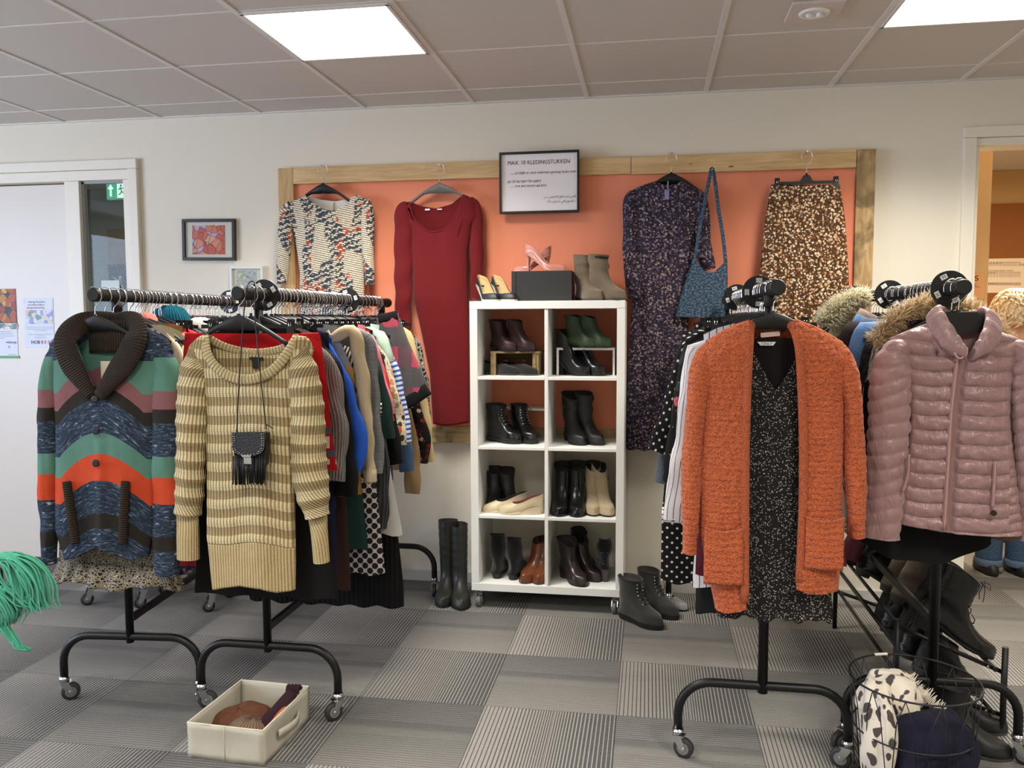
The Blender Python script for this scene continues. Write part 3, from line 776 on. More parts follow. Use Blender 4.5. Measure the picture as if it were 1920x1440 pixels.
def floral(name, bg, cols, sc=55, cover=.36, jit=1, second=None, rough=.75):
    k = fab(name, rough); u = k.uv(); d = k.mix(.016, u, k.noise(u, 60, 1, .5, 0, True))
    ds = k.vor(d, sc, jit); c = k.sep(k.vor(d, sc, jit, 'F1', 'Color'))[0]
    st = [(i/len(cols), srgb(q)) for i, q in enumerate(cols)]
    fl = k.ramp(c, st, True); base = srgb(bg)
    if second:
        d2 = k.vor(d, sc*2.3, 1); c2 = k.sep(k.vor(d, sc*2.3, 1, 'F1', 'Color'))[1]
        base = k.mix(k.ramp(d2, [(.22, (1, 1, 1)), (.32, (0, 0, 0))]), base, k.ramp(c2, [(i/len(second), srgb(q)) for i, q in enumerate(second)], True))
    col = k.mix(k.ramp(ds, [(cover, (1, 1, 1)), (cover+.06, (0, 0, 0))]), base, fl)
    col = k.mix(k.ramp(ds, [(.05, (1, 1, 1)), (.09, (0, 0, 0))]), col, base)
    k.col(col); return weave(k).done()
def melange(name, c, c2, sx=60, sy=220, thr=(.45, .62), rough=.95):
    k = fab(name, rough); n = k.noise(k.map(k.uv(), (sx, sy, 1)), 1, 3, .65)
    k.col(k.mix(k.ramp(n, [(thr[0], (0, 0, 0)), (thr[1], (1, 1, 1))]), srgb(c), srgb(c2))); k.bump(n, .5, .002); return weave(k).done()
def plaid(name, bg, l1, l2, p=.09, rough=.85):
    k = fab(name, rough); x, y, _ = k.sep(k.uv())
    def band(s, per, a, b):
        f = k.m1('FRACT', k.m1('DIVIDE', k.m1('ADD', s, 10), per)); return k.m1('MULTIPLY', k.m1('GREATER_THAN', f, a), k.m1('LESS_THAN', f, b))
    col = srgb(bg)
    for (per, a, b, cc, al) in ((p, .0, .45, l1, .5), (p, .6, .66, l2, .7), (p, .74, .77, l2, .5)):
        col = k.mix(k.m1('MULTIPLY', band(x, per, a, b), al), col, srgb(cc)); col = k.mix(k.m1('MULTIPLY', band(y, per, a, b), al), col, srgb(cc))
    n = k.noise(k.uv(), 160, 2); col = k.mix(k.m1('MULTIPLY', n, .3), col, (.02, .02, .02, 1)); k.col(col); return weave(k).done()
def blotch(name, cols, sc=9, rough=.9):
    k = fab(name, rough); u = k.uv(); d = k.mix(.10, u, k.noise(u, 14, 3, .6, 0, True)); n = k.noise(d, sc, 3, .6)
    lo, hi = .28, .72
    k.col(k.ramp(n, [(lo+(hi-lo)*i/(len(cols)-1), srgb(q)) for i, q in enumerate(cols)])); k.bump(k.noise(u, 240, 2), .5, .003); return k.done()

# patchwork bands (cardigan): thresholds are heights on the cloth
CAP = -1.79
def zz(py, px=200, y=CAP): return at(px, py, y).z
def patch_mat():
    k = fab('patchwork_knit', .95); x, y, _ = k.sep(k.uv())
    z0, z1 = zz(1100), zz(600)
    f = k.m1('DIVIDE', k.m1('SUBTRACT', y, z0), z1-z0)
    N, G, Mv, D_, O = srgb(32, 46, 64), srgb(92, 136, 120), srgb(138, 90, 92), srgb(40, 33, 26), srgb(208, 74, 38)
    T = lambda p: clamp((zz(p)-z0)/(z1-z0))
    st = [(0, N), (T(1052), D_), (T(1030), N), (T(985), D_), (T(957), N), (T(897), O), (T(848), G), (T(810), N), (T(748), D_), (T(722), Mv), (T(688), G), (T(628), N)]
    base = k.ramp(f, st, True)
    st2 = [(p, (1, 1, 1) if c == N else (0, 0, 0)) for p, c in st]
    isn = k.ramp(f, st2, True)
    n = k.noise(k.map(k.uv(), (38, 190, 1)), 1, 3, .6, .6); n2 = k.noise(k.map(k.uv(), (30, 90, 1), (3, 5, 0)), 1, 2, .6)
    marl = k.mix(k.ramp(n, [(.50, (0, 0, 0)), (.70, (1, 1, 1))]), N, srgb(96, 112, 134))
    marl = k.mix(k.ramp(n2, [(.62, (0, 0, 0)), (.72, (1, 1, 1))]), marl, srgb(170, 182, 196))
    col = k.mix(isn, base, marl)
    g = k.noise(k.map(k.uv(), (160, 500, 1)), 1, 2); col = k.mix(k.m1('MULTIPLY', g, .35), col, (.03, .03, .03, 1))
    k.col(col); k.bump(k.m1('SINE', k.m1('MULTIPLY', x, 2*pi/.005)), .3, .0012); k.bump(g, .5, .003); return k.done()
M['patch'] = patch_mat()
M['darkrib'] = ribbed('dark_olive_rib', (52, 42, 32), .0085, .4)
SWP = .0645
SW0 = at(400, 1013, -1.80).z
def sweater_mat():
    k = fab('striped_chunky_knit', .93); x, y, _ = k.sep(k.uv())
    f = k.m1('FRACT', k.m1('DIVIDE', k.m1('SUBTRACT', k.m1('ADD', y, 20*SWP), SW0), SWP))
    st = k.ramp(f, [(0, (1, 1, 1)), (.46, (1, 1, 1)), (.52, (0, 0, 0)), (.97, (0, 0, 0)), (1, (1, 1, 1))])
    w = k.m1('ABSOLUTE', k.m1('SINE', k.m1('MULTIPLY', x, pi/.0125)))
    a = k.mix(st, srgb(168, 148, 108), srgb(218, 200, 156))
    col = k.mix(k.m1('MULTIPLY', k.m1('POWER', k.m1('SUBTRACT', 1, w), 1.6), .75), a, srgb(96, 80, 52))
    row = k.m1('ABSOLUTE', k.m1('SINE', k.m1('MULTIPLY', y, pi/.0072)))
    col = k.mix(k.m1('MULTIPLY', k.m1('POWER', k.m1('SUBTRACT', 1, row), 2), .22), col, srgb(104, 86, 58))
    k.col(col); k.bump(w, .9, .005); k.bump(row, .3, .002); return weave(k, 700, .3).done()
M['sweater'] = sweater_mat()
M['sweater_rib'] = ribbed('beige_rib', (194, 172, 128), .0105, .5)
M['sweater_neck'] = ribbed('beige_neck_rib', (188, 170, 128), .0125, .5)
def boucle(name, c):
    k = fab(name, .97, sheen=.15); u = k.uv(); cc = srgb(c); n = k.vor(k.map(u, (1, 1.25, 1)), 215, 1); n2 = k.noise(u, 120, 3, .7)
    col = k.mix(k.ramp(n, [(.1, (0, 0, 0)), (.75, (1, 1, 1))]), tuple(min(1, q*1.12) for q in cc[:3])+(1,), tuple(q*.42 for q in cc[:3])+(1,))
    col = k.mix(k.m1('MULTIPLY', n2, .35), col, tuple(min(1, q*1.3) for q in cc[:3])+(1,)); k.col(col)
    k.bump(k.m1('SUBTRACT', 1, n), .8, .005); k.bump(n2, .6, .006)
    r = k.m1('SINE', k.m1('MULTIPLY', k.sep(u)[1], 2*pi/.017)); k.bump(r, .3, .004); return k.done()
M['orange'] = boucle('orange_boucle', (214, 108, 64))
def speckle():
    k = fab('black_speckled_viscose', .8); u = k.uv(); d = k.vor(u, 190, 1); c = k.sep(k.vor(u, 190, 1, 'F1', 'Color'))[0]; n = k.noise(u, 700, 1)
    a = k.m1('MULTIPLY', k.m1('LESS_THAN', d, .33), k.m1('GREATER_THAN', c, .36)); a = k.m1('MULTIPLY', a, k.m1('GREATER_THAN', n, .46))
    k.col(k.mix(a, srgb(24, 21, 22), srgb(208, 198, 186))); return weave(k).done()
M['speckle'] = speckle()
def satin(name, c, rough=.34):
    k = Mat(name, rough, .55, sheen=.3); cc = srgb(c); u = k.uv(); n = k.noise(k.map(u, (30, 90, 1)), 1, 3, .6, .5)
    k.col(k.mix(n, tuple(q*.9 for q in cc[:3])+(1,), tuple(min(1, q*1.06) for q in cc[:3])+(1,)))
    cr = k.noise(k.map(u, (46, 17, 1)), 1, 3, .6, 1.6); k.bump(cr, .55, .009); return k.done()
M['puffer'] = satin('rose_satin', (152, 117, 116), .33)
M['puffer_lining'] = solid('rose_lining', (150, 116, 114), .6)
M['label_cream'] = plain('cream_label', (222, 212, 192), .8)
M['label_black'] = plain('black_label', (20, 19, 22), .7)

# ------------------------------------------------------------------ garment geometry
def fz(tab):                       # tab of (z, x) pairs, any order -> function of z
    t = sorted(tab); return lambda z: interp(t, z)
def fxz(tab):
    t = sorted(tab); return lambda x: interp(t, x)
def px2zx(pts, y): return [(p.z, p.x) for p in (at(a, b, y) for a, b in pts)]
def px2xz(pts, y): return [(p.x, p.z) for p in (at(a, b, y) for a, b in pts)]
def panel(L, Rr, top, hem, yoff, nu=48, nv=90, disp=None, uvf=None, T=.03, side=-1, edge='both', env=None, tap=.07, pw=.5, smoothx=True):
    """one cloth sheet. L, Rr: x of the sides as functions of z; top, hem: z as functions of x; side -1 = front"""
    g = MB(); rows = []; uvs = []
    for j in range(nv+1):
        v = j/nv; row = []; ur = []
        for i in range(nu+1):
            u = i/nu
            zc = (hem(0) if False else 0); x = (L(1.0)+Rr(1.0))/2; z = 1.0
            x = lerp(L(1.0), Rr(1.0), u)
            for _ in range(6):
                z = lerp(hem(x), top(x), v); x = lerp(L(z), Rr(z), u)
            if edge == 'both': e = max(0., 1-abs(2*u-1)**3.2)**pw
            elif edge == 'l': e = max(0., 1-(1-u)**5)**pw
            elif edge == 'r': e = max(0., 1-u**5)**pw
            else: e = 1.
            d = T*e
            if env: d *= clamp((env(x)-z)/tap+.10)**.5
            if disp: d += disp(x, z, u, v)*(e*.8+.2)
            row.append(Vector((x, yoff+side*d, z))); ur.append(uvf(x, z, u, v) if uvf else (x, z))
        rows.append(row); uvs.append(ur)
    if side > 0: g.loft(rows, False, uvw=lambda i, j: uvs[i][min(j, nu)])
    else: g.loft(rows, False, uvw=lambda i, j: uvs[i][min(j, nu)])
    return g
def folds(A, n, seed=0.0, grow=1.0, xc=0, w=.25, ztop=1.4, zlen=.8, fine=.0):
    def d(x, z, u, v):
        t = clamp((ztop-z)/zlen)
        a = A*(.25+.75*t**grow)
        s = sin((x-xc)/w*n*pi + seed + 1.3*sin(z*3+seed)) + .5*sin((x-xc)/w*n*1.7*pi+seed*2.1+z*2)
        r = a*s*.6
        if fine: r += fine*nz(x*16+seed, z*9, seed)+fine*.5*nz(x*40, z*22+seed, 2)
        return r
    return d
def sleeve(pts, yoff, ry, n=26, step=.010, disp=None, uvf=None, cap1=False, opened=True):
    """pts: (x, z, half width) from shoulder to cuff"""
    P = [Vector((a, c, b)) for a, b, c in pts]     # x, hw, z packed for spline
    Q = catmull(P, 14); out = []; rings = []; s = 0; S = []; last = None
    L = [0]
    for a, b in zip(Q, Q[1:]): L.append(L[-1]+sqrt((a.x-b.x)**2+(a.z-b.z)**2))
    tot = L[-1]; m_ = max(6, int(tot/step)); g = MB(); uvs = []
    def samp(d_):
        for k_ in range(len(Q)-1):
            if L[k_+1] >= d_-1e-9:
                t = (d_-L[k_])/max(1e-9, L[k_+1]-L[k_]); return Q[k_].lerp(Q[k_+1], t)
        return Q[-1]
    for i in range(m_+1):
        d_ = tot*i/m_; c = samp(d_); c2 = samp(min(tot, d_+.01)); c1 = samp(max(0, d_-.01))
        t = Vector((c2.x-c1.x, 0, c2.z-c1.z)).normalized(); nrm = Vector((-t.z, 0, t.x))   # to the +x side when hanging down
        hw = c.y; ring = []; ur = []
        e0 = clamp(d_/.09+.06)**.5
        for j in range(n):
            a = 2*pi*j/n; rr_ = ry*e0
            k_ = 0
            if disp: k_ = disp(a, d_, d_/tot)
            ring.append(Vector((c.x, yoff, c.z)) + nrm*(cos(a)*(hw+k_)) + Vector((0, sin(a)*(rr_+k_), 0)))
        for j in range(n+1):
            a = 2*pi*j/n
            pnt = (c.x+nrm.x*cos(a)*hw, c.z+nrm.z*cos(a)*hw)
            ur.append(uvf(pnt, d_, a, hw) if uvf else (cos(a)*hw+c.x if False else a*hw, c.z))
        rings.append(ring); uvs.append(ur)
    g.loft(rings, True, True, cap1, uvw=lambda i, j: uvs[i][j])
    return g
def sfold(A, f=22, seed=0, fine=.0):
    return lambda a, d, t: A*sin(d*f*2*pi*.2+2*sin(a+seed)+seed)*(.4+.6*t) + (fine*nz(cos(a)*2+seed, sin(a)*2, d*14) if fine else 0)
# ------------------------------------------------------------------ garments facing the room (ends of the rails)
def hz(k, y): return Vector((rack_pt(k, y), y, RZ))
# --- patchwork shawl-collar cardigan
Y0 = CAP
cx = rack_pt('A', Y0)
P = lambda px, py, y=Y0: at(px, py, y)
t = thing('cardigan', 'patchwork knitted cardigan with a dark shawl collar and green, mauve, navy and orange bands', 'cardigan', (cx, Y0, RZ))
L = fz(px2zx([(92, 655), (100, 720), (107, 800), (106, 900), (106, 990), (122, 1042)], Y0))
Rr = fz(px2zx([(326, 655), (312, 720), (296, 800), (290, 900), (290, 990), (280, 1042)], Y0))
env = fxz(px2xz([(88, 664), (100, 642), (128, 624), (155, 604), (205, 596), (262, 604), (290, 622), (312, 636), (328, 664)], Y0))
topf = fxz(px2xz([(88, 664), (100, 642), (128, 624), (145, 616), (160, 650), (180, 700), (198, 738), (216, 700), (245, 650), (268, 612), (290, 622), (312, 636), (328, 664)], Y0))
topb = fxz(px2xz([(88, 664), (100, 642), (128, 624), (150, 622), (205, 652), (262, 620), (290, 622), (312, 636), (328, 664)], Y0))
hem = fxz(px2xz([(104, 1040), (130, 1046), (150, 1042), (175, 1030), (200, 1018), (225, 1032), (250, 1046), (284, 1040)], Y0))
xc = P(200, 800).x
def uvp(x, z, u, v): return (x, z+.082*min(1.15, (abs(x-xc)/.155)**2)*(1-.2*sst(0, .3, abs(x-xc)-.2)))
fd = folds(.010, 2.2, .6, 1, xc, .25, fine=.003)
body = MB
def dc(x, z, u, v):
    r = fd(x, z, u, v)
    return r + .012*exp(-((x-xc)/.02)**2)*sst(1.25, .8, z)
fb = panel(L, Rr, topf, hem, Y0, 70, 120, dc, uvp, .040, -1, env=env).build('body', M['patch'], t, world=True, solid=.004)
panel(L, Rr, topb, hem, Y0, 44, 60, folds(.006, 2, 1, 1, xc), uvp, .022, 1, env=env).build('back_panel', M['patch'], t, world=True, solid=.004)
sl = [(122, 652, 10), (102, 680, 16), (93, 740, 18), (92, 850, 17), (93, 950, 16), (95, 1020, 12), (94, 1056, 9)]
def pxs(sl, y): 
    o = []
    for a, b, w in sl: p = at(a, b, y); q = at(a+w, b, y); o.append((p.x, p.z, q.x-p.x))
    return o
def uvs_(pnt, d_, a, hw): return (a*hw, pnt[1]+.082)
sleeve(pxs(sl, Y0), Y0-.004, .030, disp=sfold(.003, seed=1, fine=.004), uvf=uvs_).build('sleeve', M['patch'], t, world=True)
sl = [(284, 646, 12), (308, 678, 22), (316, 740, 27), (314, 850, 26), (314, 950, 25), (314, 1020, 24), (313, 1076, 21)]
sleeve(pxs(sl, Y0), Y0-.004, .034, disp=sfold(.003, seed=2, fine=.004), uvf=uvs_).build('sleeve', M['patch'], t, world=True)
# collar
def band(pts, y_list, hw, th, n=14, disp=None, sub=6):
    Q = catmull([Vector((p[0], y_, p[1])) for p, y_ in zip(pts, y_list)], sub)
    g = MB(); rings = []; Ls = [0]
    for a, b in zip(Q, Q[1:]): Ls.append(Ls[-1]+(b-a).length)
    m_ = len(Q)
    for i, p in enumerate(Q):
        tt = (Q[min(i+1, m_-1)]-Q[max(i-1, 0)]).normalized(); a = Vector((0, 1, 0)); a = (a-tt*a.dot(tt)).normalized(); b = tt.cross(a)
        w = interp(hw, i/(m_-1)) if isinstance(hw, list) else hw
        rings.append([p+b*(cos(2*pi*j/n)*w)+a*(sin(2*pi*j/n)*th*(1+.0)) for j in range(n)])
    g.loft(rings, uvw=lambda i, j: (Ls[i], j/n*2*pi*.02)); return g
cp = [(190, 740), (168, 704), (148, 668), (140, 636), (152, 610), (176, 601), (206, 600), (234, 601), (258, 610), (268, 636), (258, 668), (232, 704), (206, 740)]
band([(P(*q).x, P(*q).z) for q in cp], [Y0-.050, -.056+Y0, -.056+Y0, Y0-.048, Y0-.012, Y0+.024, Y0+.034, Y0+.024, Y0-.012, Y0-.048, Y0-.056, Y0-.058, Y0-.060],
     [(0, .020), (.12, .044), (.3, .046), (.5, .026), (.7, .046), (.88, .044), (1, .022)], .011).build('collar', M['darkrib'], t, world=True)
g = MB(); rows = []
for j in range(9):
    v = j/8; rows.append([Vector((P(lerp(160, 250, i/14), 600).x, Y0+.016-.01*sin(pi*i/14)+.0, lerp(P(205, 662).z, P(205, 600).z, v))) for i in range(15)])
g.loft(rows, False, uvw=lambda i, j: (j*.012, i*.01)); g.build('collar_stand', M['darkrib'], t, world=True, solid=.004)
for (px_, py_) in ((199, 745), (200, 804), (200, 863)):
    p = P(px_, py_); g = MB(); yb = Y0-.040-.016-.008
    g.tube([(p.x, yb+.006, p.z), (p.x, yb+.001, p.z), (p.x, yb-.001, p.z)], [.0125, .0135, .010], 18); g.build('button', plain('dark_button', (26, 18, 16), .4), t, world=True)
for (a, b, c, d) in ((143, 898, 160, 1012), (252, 898, 246, 1012)):
    q = [P(lerp(a, c, i/5), lerp(b, d, i/5)) for i in range(6)]
    band([(p.x, p.z) for p in q], [Y0-.052]*6, .016, .012).build('pocket_trim', M['darkrib'], t, world=True)
p0, p1 = P(189, 677), P(214, 722); MB().box2((p0.x, Y0-.002, p1.z), (p1.x, Y0+.000, p0.z)).build('neck_label', M['label_cream'], t, world=True)
text('BLEND', .013, (p0.x+.003, Y0-.003, zz(690)), (pi/2, 0, 0), M['ink'], t, 'label_lettering', None, 'LEFT', .85)
bpy.data.objects.remove(bpy.data.objects['label_lettering'])
hanger('curved', hz('A', Y0), 'black hanger carrying the patchwork cardigan', 'coat hangers on the rails', w=.19)

# --- beige striped sweater dress
Y0 = -1.80
P = lambda px, py, y=Y0: at(px, py, y)
t = thing('sweater', 'long beige and cream striped chunky knit sweater with ribbed hem, cuffs and wide neck', 'sweater', (rack_pt('B', Y0), Y0, RZ))
L = fz(px2zx([(352, 655), (372, 700), (388, 760), (391, 860), (391, 1000), (396, 1050), (401, 1102)], Y0))
Rr = fz(px2zx([(588, 655), (572, 700), (556, 760), (551, 860), (553, 1000), (554, 1050), (553, 1105)], Y0))
env = fxz(px2xz([(350, 668), (358, 648), (376, 634), (388, 628), (560, 628), (574, 632), (584, 645), (590, 668)], Y0))
topf = fxz(px2xz([(350, 668), (358, 648), (376, 632), (386, 628), (396, 656), (412, 682), (436, 702), (474, 712), (512, 704), (534, 686), (550, 660), (560, 630), (574, 632), (584, 645), (590, 668)], Y0))
topb = fxz(px2xz([(350, 668), (358, 648), (376, 632), (386, 628), (420, 648), (474, 660), (530, 650), (560, 630), (574, 632), (584, 645), (590, 668)], Y0))
zrib = P(475, 1015).z
hemr = fxz(px2xz([(398, 1104), (430, 1097), (460, 1092), (500, 1097), (525, 1106), (555, 1105)], Y0))
xc = P(473, 800).x
wv = lambda x: .010*cos((x-xc)/.155*pi*1.0)+.004*sin((x-xc)*30)
def uvw_(x, z, u, v): return (x, z-wv(x)*sst(1.40, .8, z)+.03*sst(.10, .22, abs(x-xc))*0)
fd = folds(.009, 2.6, 1.9, 1, xc, .25, fine=.0035)
def dsw(x, z, u, v):
    f = ((uvw_(x, z, u, v)[1]+20*SWP-SW0)/SWP) % 1
    puff = .0032*sin(pi*min(1, f/.5)) if f < .5 else -.001*sin(pi*(f-.5)/.5)
    return fd(x, z, u, v)+puff
zs = lambda x: zrib+wv(x)
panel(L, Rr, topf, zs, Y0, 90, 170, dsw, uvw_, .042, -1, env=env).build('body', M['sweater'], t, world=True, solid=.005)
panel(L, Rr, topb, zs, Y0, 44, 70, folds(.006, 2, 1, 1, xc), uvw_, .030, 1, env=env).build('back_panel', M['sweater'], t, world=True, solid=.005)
for s_, T_ in ((-1, .042), (1, .030)):
    panel(L, Rr, zs, hemr, Y0, 90, 24, fd if s_ < 0 else None, None, T_, s_).build('ribbed_hem', M['sweater_rib'], t, world=True, solid=.004)
def swd(seed):
    def d(a, d_, tt):
        f = ((d_+.012)/SWP) % 1; return (.0034*sin(pi*f/.5) if f < .5 else -.001) + .003*sin(d_*9+2*sin(a)+seed)+.004*nz(cos(a)*1.5+seed, sin(a)*1.5, d_*9)
    return d
def swuv(off): return lambda pnt, d_, a, hw: (a*hw, SW0-d_+off)
slL = [(375, 654, 16), (369, 698, 26), (366, 770, 28), (362, 860, 28), (357, 930, 26), (354, 962, 22)]
slR = [(562, 654, 17), (571, 698, 28), (578, 770, 31), (580, 860, 32), (588, 925, 28), (597, 966, 19)]
for sl_, cf, sd in ((slL, [(354, 960, 21), (355, 990, 20), (356, 1046, 20)], 1.0), (slR, [(597, 962, 19), (601, 1000, 15), (605, 1052, 14)], 3.0)):
    sleeve(pxs(sl_, Y0), Y0-.010, .042, 34, .006, swd(sd), swuv(.0)).build('sleeve', M['sweater'], t, world=True)
    sleeve([(a, b, c) for a, b, c in pxs(cf, Y0)], Y0-.010, .030, 30, .01).build('cuff', M['sweater_rib'], t, world=True)
nk = [(386, 630), (398, 660), (415, 684), (440, 702), (474, 710), (508, 702), (532, 684), (548, 660), (560, 630)]
band([(P(*q).x, P(*q).z) for q in nk], [Y0-.006, Y0-.034, Y0-.046, Y0-.050, Y0-.050, Y0-.050, Y0-.046, Y0-.034, Y0-.006], .017, .007).build('neckband', M['sweater_neck'], t, world=True)
nk = [(387, 632), (410, 648), (440, 658), (474, 662), (508, 658), (538, 648), (560, 632)]
band([(P(*q).x, P(*q).z) for q in nk], [Y0, Y0+.020, Y0+.030, Y0+.032, Y0+.030, Y0+.02, Y0], .014, .006).build('neckband', M['sweater_neck'], t, world=True)
p0, p1 = P(463, 670), P(488, 675); g = MB(); g.box2((p0.x, Y0+.018, p1.z), (p1.x, Y0+.021, p0.z)); p0, p1 = P(469, 674), P(482, 692); g.box2((p0.x, Y0+.017, p1.z), (p1.x, Y0+.020, p0.z)); g.build('neck_label', M['label_black'], t, world=True)
hanger('curved', hz('B', Y0), 'black hanger with sloping arms carrying the beige striped sweater', 'coat hangers on the rails', w=.172, scale=1.0)
# fringe bag on the same hook
BY = Y0-.082
t = thing('fringe_bag', 'small black studded fringe bag hanging by a long strap over the striped sweater', 'bag', (rack_pt('B', -1.75), BY, 1.3))
Pb = lambda px, py: at(px, py, BY)
bk = plain('black_leather', (13, 12, 13), .42, spec=.35); 
tlx = [(444, 811), (444, 850), (450, 872), (500, 872), (502, 850), (503, 811)]
rows = []
for yy_, k_ in ((BY-.014, .94), (BY-.018, 1.), (BY+.014, 1.), (BY+.018, .94)):
    c0 = Pb(473, 842); rows.append([Vector(((Pb(a, b).x-c0.x)*k_+c0.x, yy_, (Pb(a, b).z-c0.z)*k_+c0.z)) for a, b in tlx])
g = MB(); g.loft(rows, smooth=False); g.build('pouch', bk, t, world=True)
fl = [(441, 809)]+[(442+0, 830)]+[(471.5-30.5*cos(a*pi/12), 836+18*sin(a*pi/12)*1.0) for a in range(0, 13)]+[(504, 809)]
rows = [[Vector((Pb(a, b).x, yy_, Pb(a, b).z)) for a, b in fl] for yy_ in (BY-.021, BY-.024)]
g = MB(); g.loft(rows, smooth=False); fk = Mat('woven_flap', .6); vv = fk.vor(fk.obj(), 220, .7); fk.col(fk.mix(vv, srgb(10, 9, 11), srgb(32, 31, 34))); fk.bump(vv, .8, .003)
g.build('flap', fk.done(), t, world=True)
st = MB(); 
for r_, n_ in ((29.0, 0), (25.5, 0)):
    arc = [(471.5-r_, 812+4.2*i) for i in range(6)]+[(471.5-r_*cos(a*pi/14), 835+(r_*.60)*sin(a*pi/14)) for a in range(1, 14)]+[(471.5+r_, 812+4.2*i) for i in range(6)]
    for a, b in arc:
        p = Pb(a, b); st.tube([(p.x, BY-.0238, p.z), (p.x, BY-.0258, p.z), (p.x, BY-.0265, p.z)], [.0019, .0015, .0006], 8)
o = st.build('stud', M['chrome'], t, world=True); o['kind'] = 'stuff'
# fringe strands
fr_ = MB()
for i in range(46):
    a = 444+i*(58/45); p = Pb(a, 855+rng.uniform(-3, 0)); q = Pb(a+rng.uniform(-1.5, 1.5), 906+rng.uniform(-3, 2)); dy = rng.uniform(-.004, .004)
    fr_.tube([(p.x, BY-.020+dy, p.z), ((p.x+q.x)/2+rng.uniform(-.001, .001), BY-.022+dy, (p.z+q.z)/2), (q.x, BY-.020+dy, q.z)], [.0022, .0024, .002], 4, ry=.0009)
o = fr_.build('fringe', bk, t, world=True); o['kind'] = 'stuff'
g = MB(); a, b = Pb(461, 850), Pb(478, 855); g.box2((a.x, BY-.030, b.z), (b.x, BY-.024, a.z)); a, b = Pb(464.5, 855), Pb(479, 868); g.box2((a.x, BY-.029, b.z), (b.x, BY-.024, a.z)); g.build('clasp', M['chrome'], t, world=True, bevel=.0015)
def strap(pts, mt, nm='strap', r=.0022): MB().tube(catmull([Vector(q) for q in pts], 6), r, 6).build(nm, mt, t, world=True)
def W3(px, py, y): p = at(px, py, y); return (p.x, p.y, p.z)
strap([W3(444, 812, BY-.01), W3(447, 740, BY-.004), W3(452, 660, BY+.004), W3(458, 580, Y0-.03), W3(462, 545, Y0-.03), W3(468, 529, Y0-.003), W3(478, 530, Y0+.0), W3(479, 545, Y0-.03), W3(478, 590, Y0-.035), W3(484, 660, BY+.004), W3(492, 740, BY-.004), W3(499, 800, BY-.008), W3(500, 812, BY-.01)], bk)
strap([W3(498, 796, BY-.012), W3(505, 799, BY-.014), W3(511, 803, BY-.014)], bk, 'strap_end', .0022)
g = MB(); p = Pb(443.5, 806); g.tube([(p.x+.004*cos(a*pi/6), BY-.01, p.z+.005*sin(a*pi/6)) for a in range(12)], .001, 6, loop=True); p = Pb(500, 808); g.tube([(p.x+.004*cos(a*pi/6), BY-.01, p.z+.005*sin(a*pi/6)) for a in range(12)], .001, 6, loop=True)
g.build('strap_ring', M['chrome'], t, world=True)

# --- orange boucle cardigan, black speckled dress inside it
Y0 = -1.80
P = lambda px, py, y=Y0: at(px, py, y)
t = thing('cardigan', 'long open orange boucle cardigan with two patch pockets', 'cardigan', (rack_pt('C', Y0), Y0, RZ))
boD = lambda s: (lambda x, z, u, v: .0035*nz(x*70, z*70, s)+.002*nz(x*150, z*150, s)+.007*sin((x-P(1450, 800).x)*34+s+2*sin(z*4))*sst(1.3, .6, z))
Lo = fz(px2zx([(1308, 660), (1318, 740), (1311, 880), (1312, 1000), (1326, 1060), (1342, 1136)], Y0))
Li = fz(px2zx([(1405, 602), (1400, 660), (1398, 760), (1397, 900), (1398, 1000), (1399, 1065), (1396, 1130)], Y0))
Ri = fz(px2zx([(1488, 600), (1494, 680), (1496, 800), (1495, 900), (1490, 990), (1487, 1092)], Y0))
Ro = fz(px2zx([(1594, 665), (1580, 740), (1578, 880), (1578, 1000), (1574, 1060), (1570, 1104)], Y0))
env = fxz(px2xz([(1304, 674), (1310, 655), (1335, 632), (1370, 612), (1405, 600), (1488, 598), (1530, 614), (1575, 640), (1590, 656), (1598, 676)], Y0))
hl = fxz(px2xz([(1335, 1138), (1360, 1142), (1385, 1138), (1400, 1130)], Y0)); hr = fxz(px2xz([(1480, 1090), (1510, 1104), (1540, 1106), (1575, 1102)], Y0))
uvb = lambda x, z, u, v: (x, z)
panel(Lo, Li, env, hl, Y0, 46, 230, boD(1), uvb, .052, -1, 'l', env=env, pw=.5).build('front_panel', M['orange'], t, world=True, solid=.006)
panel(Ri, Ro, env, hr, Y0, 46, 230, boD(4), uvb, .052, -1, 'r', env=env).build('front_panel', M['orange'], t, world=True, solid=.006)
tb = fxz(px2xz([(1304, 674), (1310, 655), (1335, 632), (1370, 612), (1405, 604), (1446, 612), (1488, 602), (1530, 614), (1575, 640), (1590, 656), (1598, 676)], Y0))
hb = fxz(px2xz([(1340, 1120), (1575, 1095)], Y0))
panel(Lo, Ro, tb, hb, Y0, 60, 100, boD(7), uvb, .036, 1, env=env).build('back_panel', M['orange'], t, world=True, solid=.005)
for sl_, sd, dy in (([(1340, 650, 16), (1318, 682, 21), (1306, 760, 21), (1299, 850, 20), (1295, 940, 17), (1294, 1034, 16)], 1.0, -.01), ([(1560, 652, 16), (1583, 686, 20), (1597, 760, 20), (1600, 850, 20), (1603, 940, 19), (1604, 1004, 17)], 2.0, -.01)):
    bs = lambda a, d, tt, s=sd: .0035*nz(cos(a)*2.6, sin(a)*2.6+s, d*60)+.003*sin(d*16+s+2*sin(a))
    sleeve(pxs(sl_, Y0), Y0+dy, .040, 40, .005, bs).build('sleeve', M['orange'], t, world=True)
cp = [(1393, 1118), (1393, 980), (1394, 820), (1398, 700), (1401, 645), (1407, 612), (1425, 606), (1446, 612), (1468, 606), (1484, 612), (1492, 645), (1496, 700), (1500, 820), (1499, 960), (1493, 1082)]
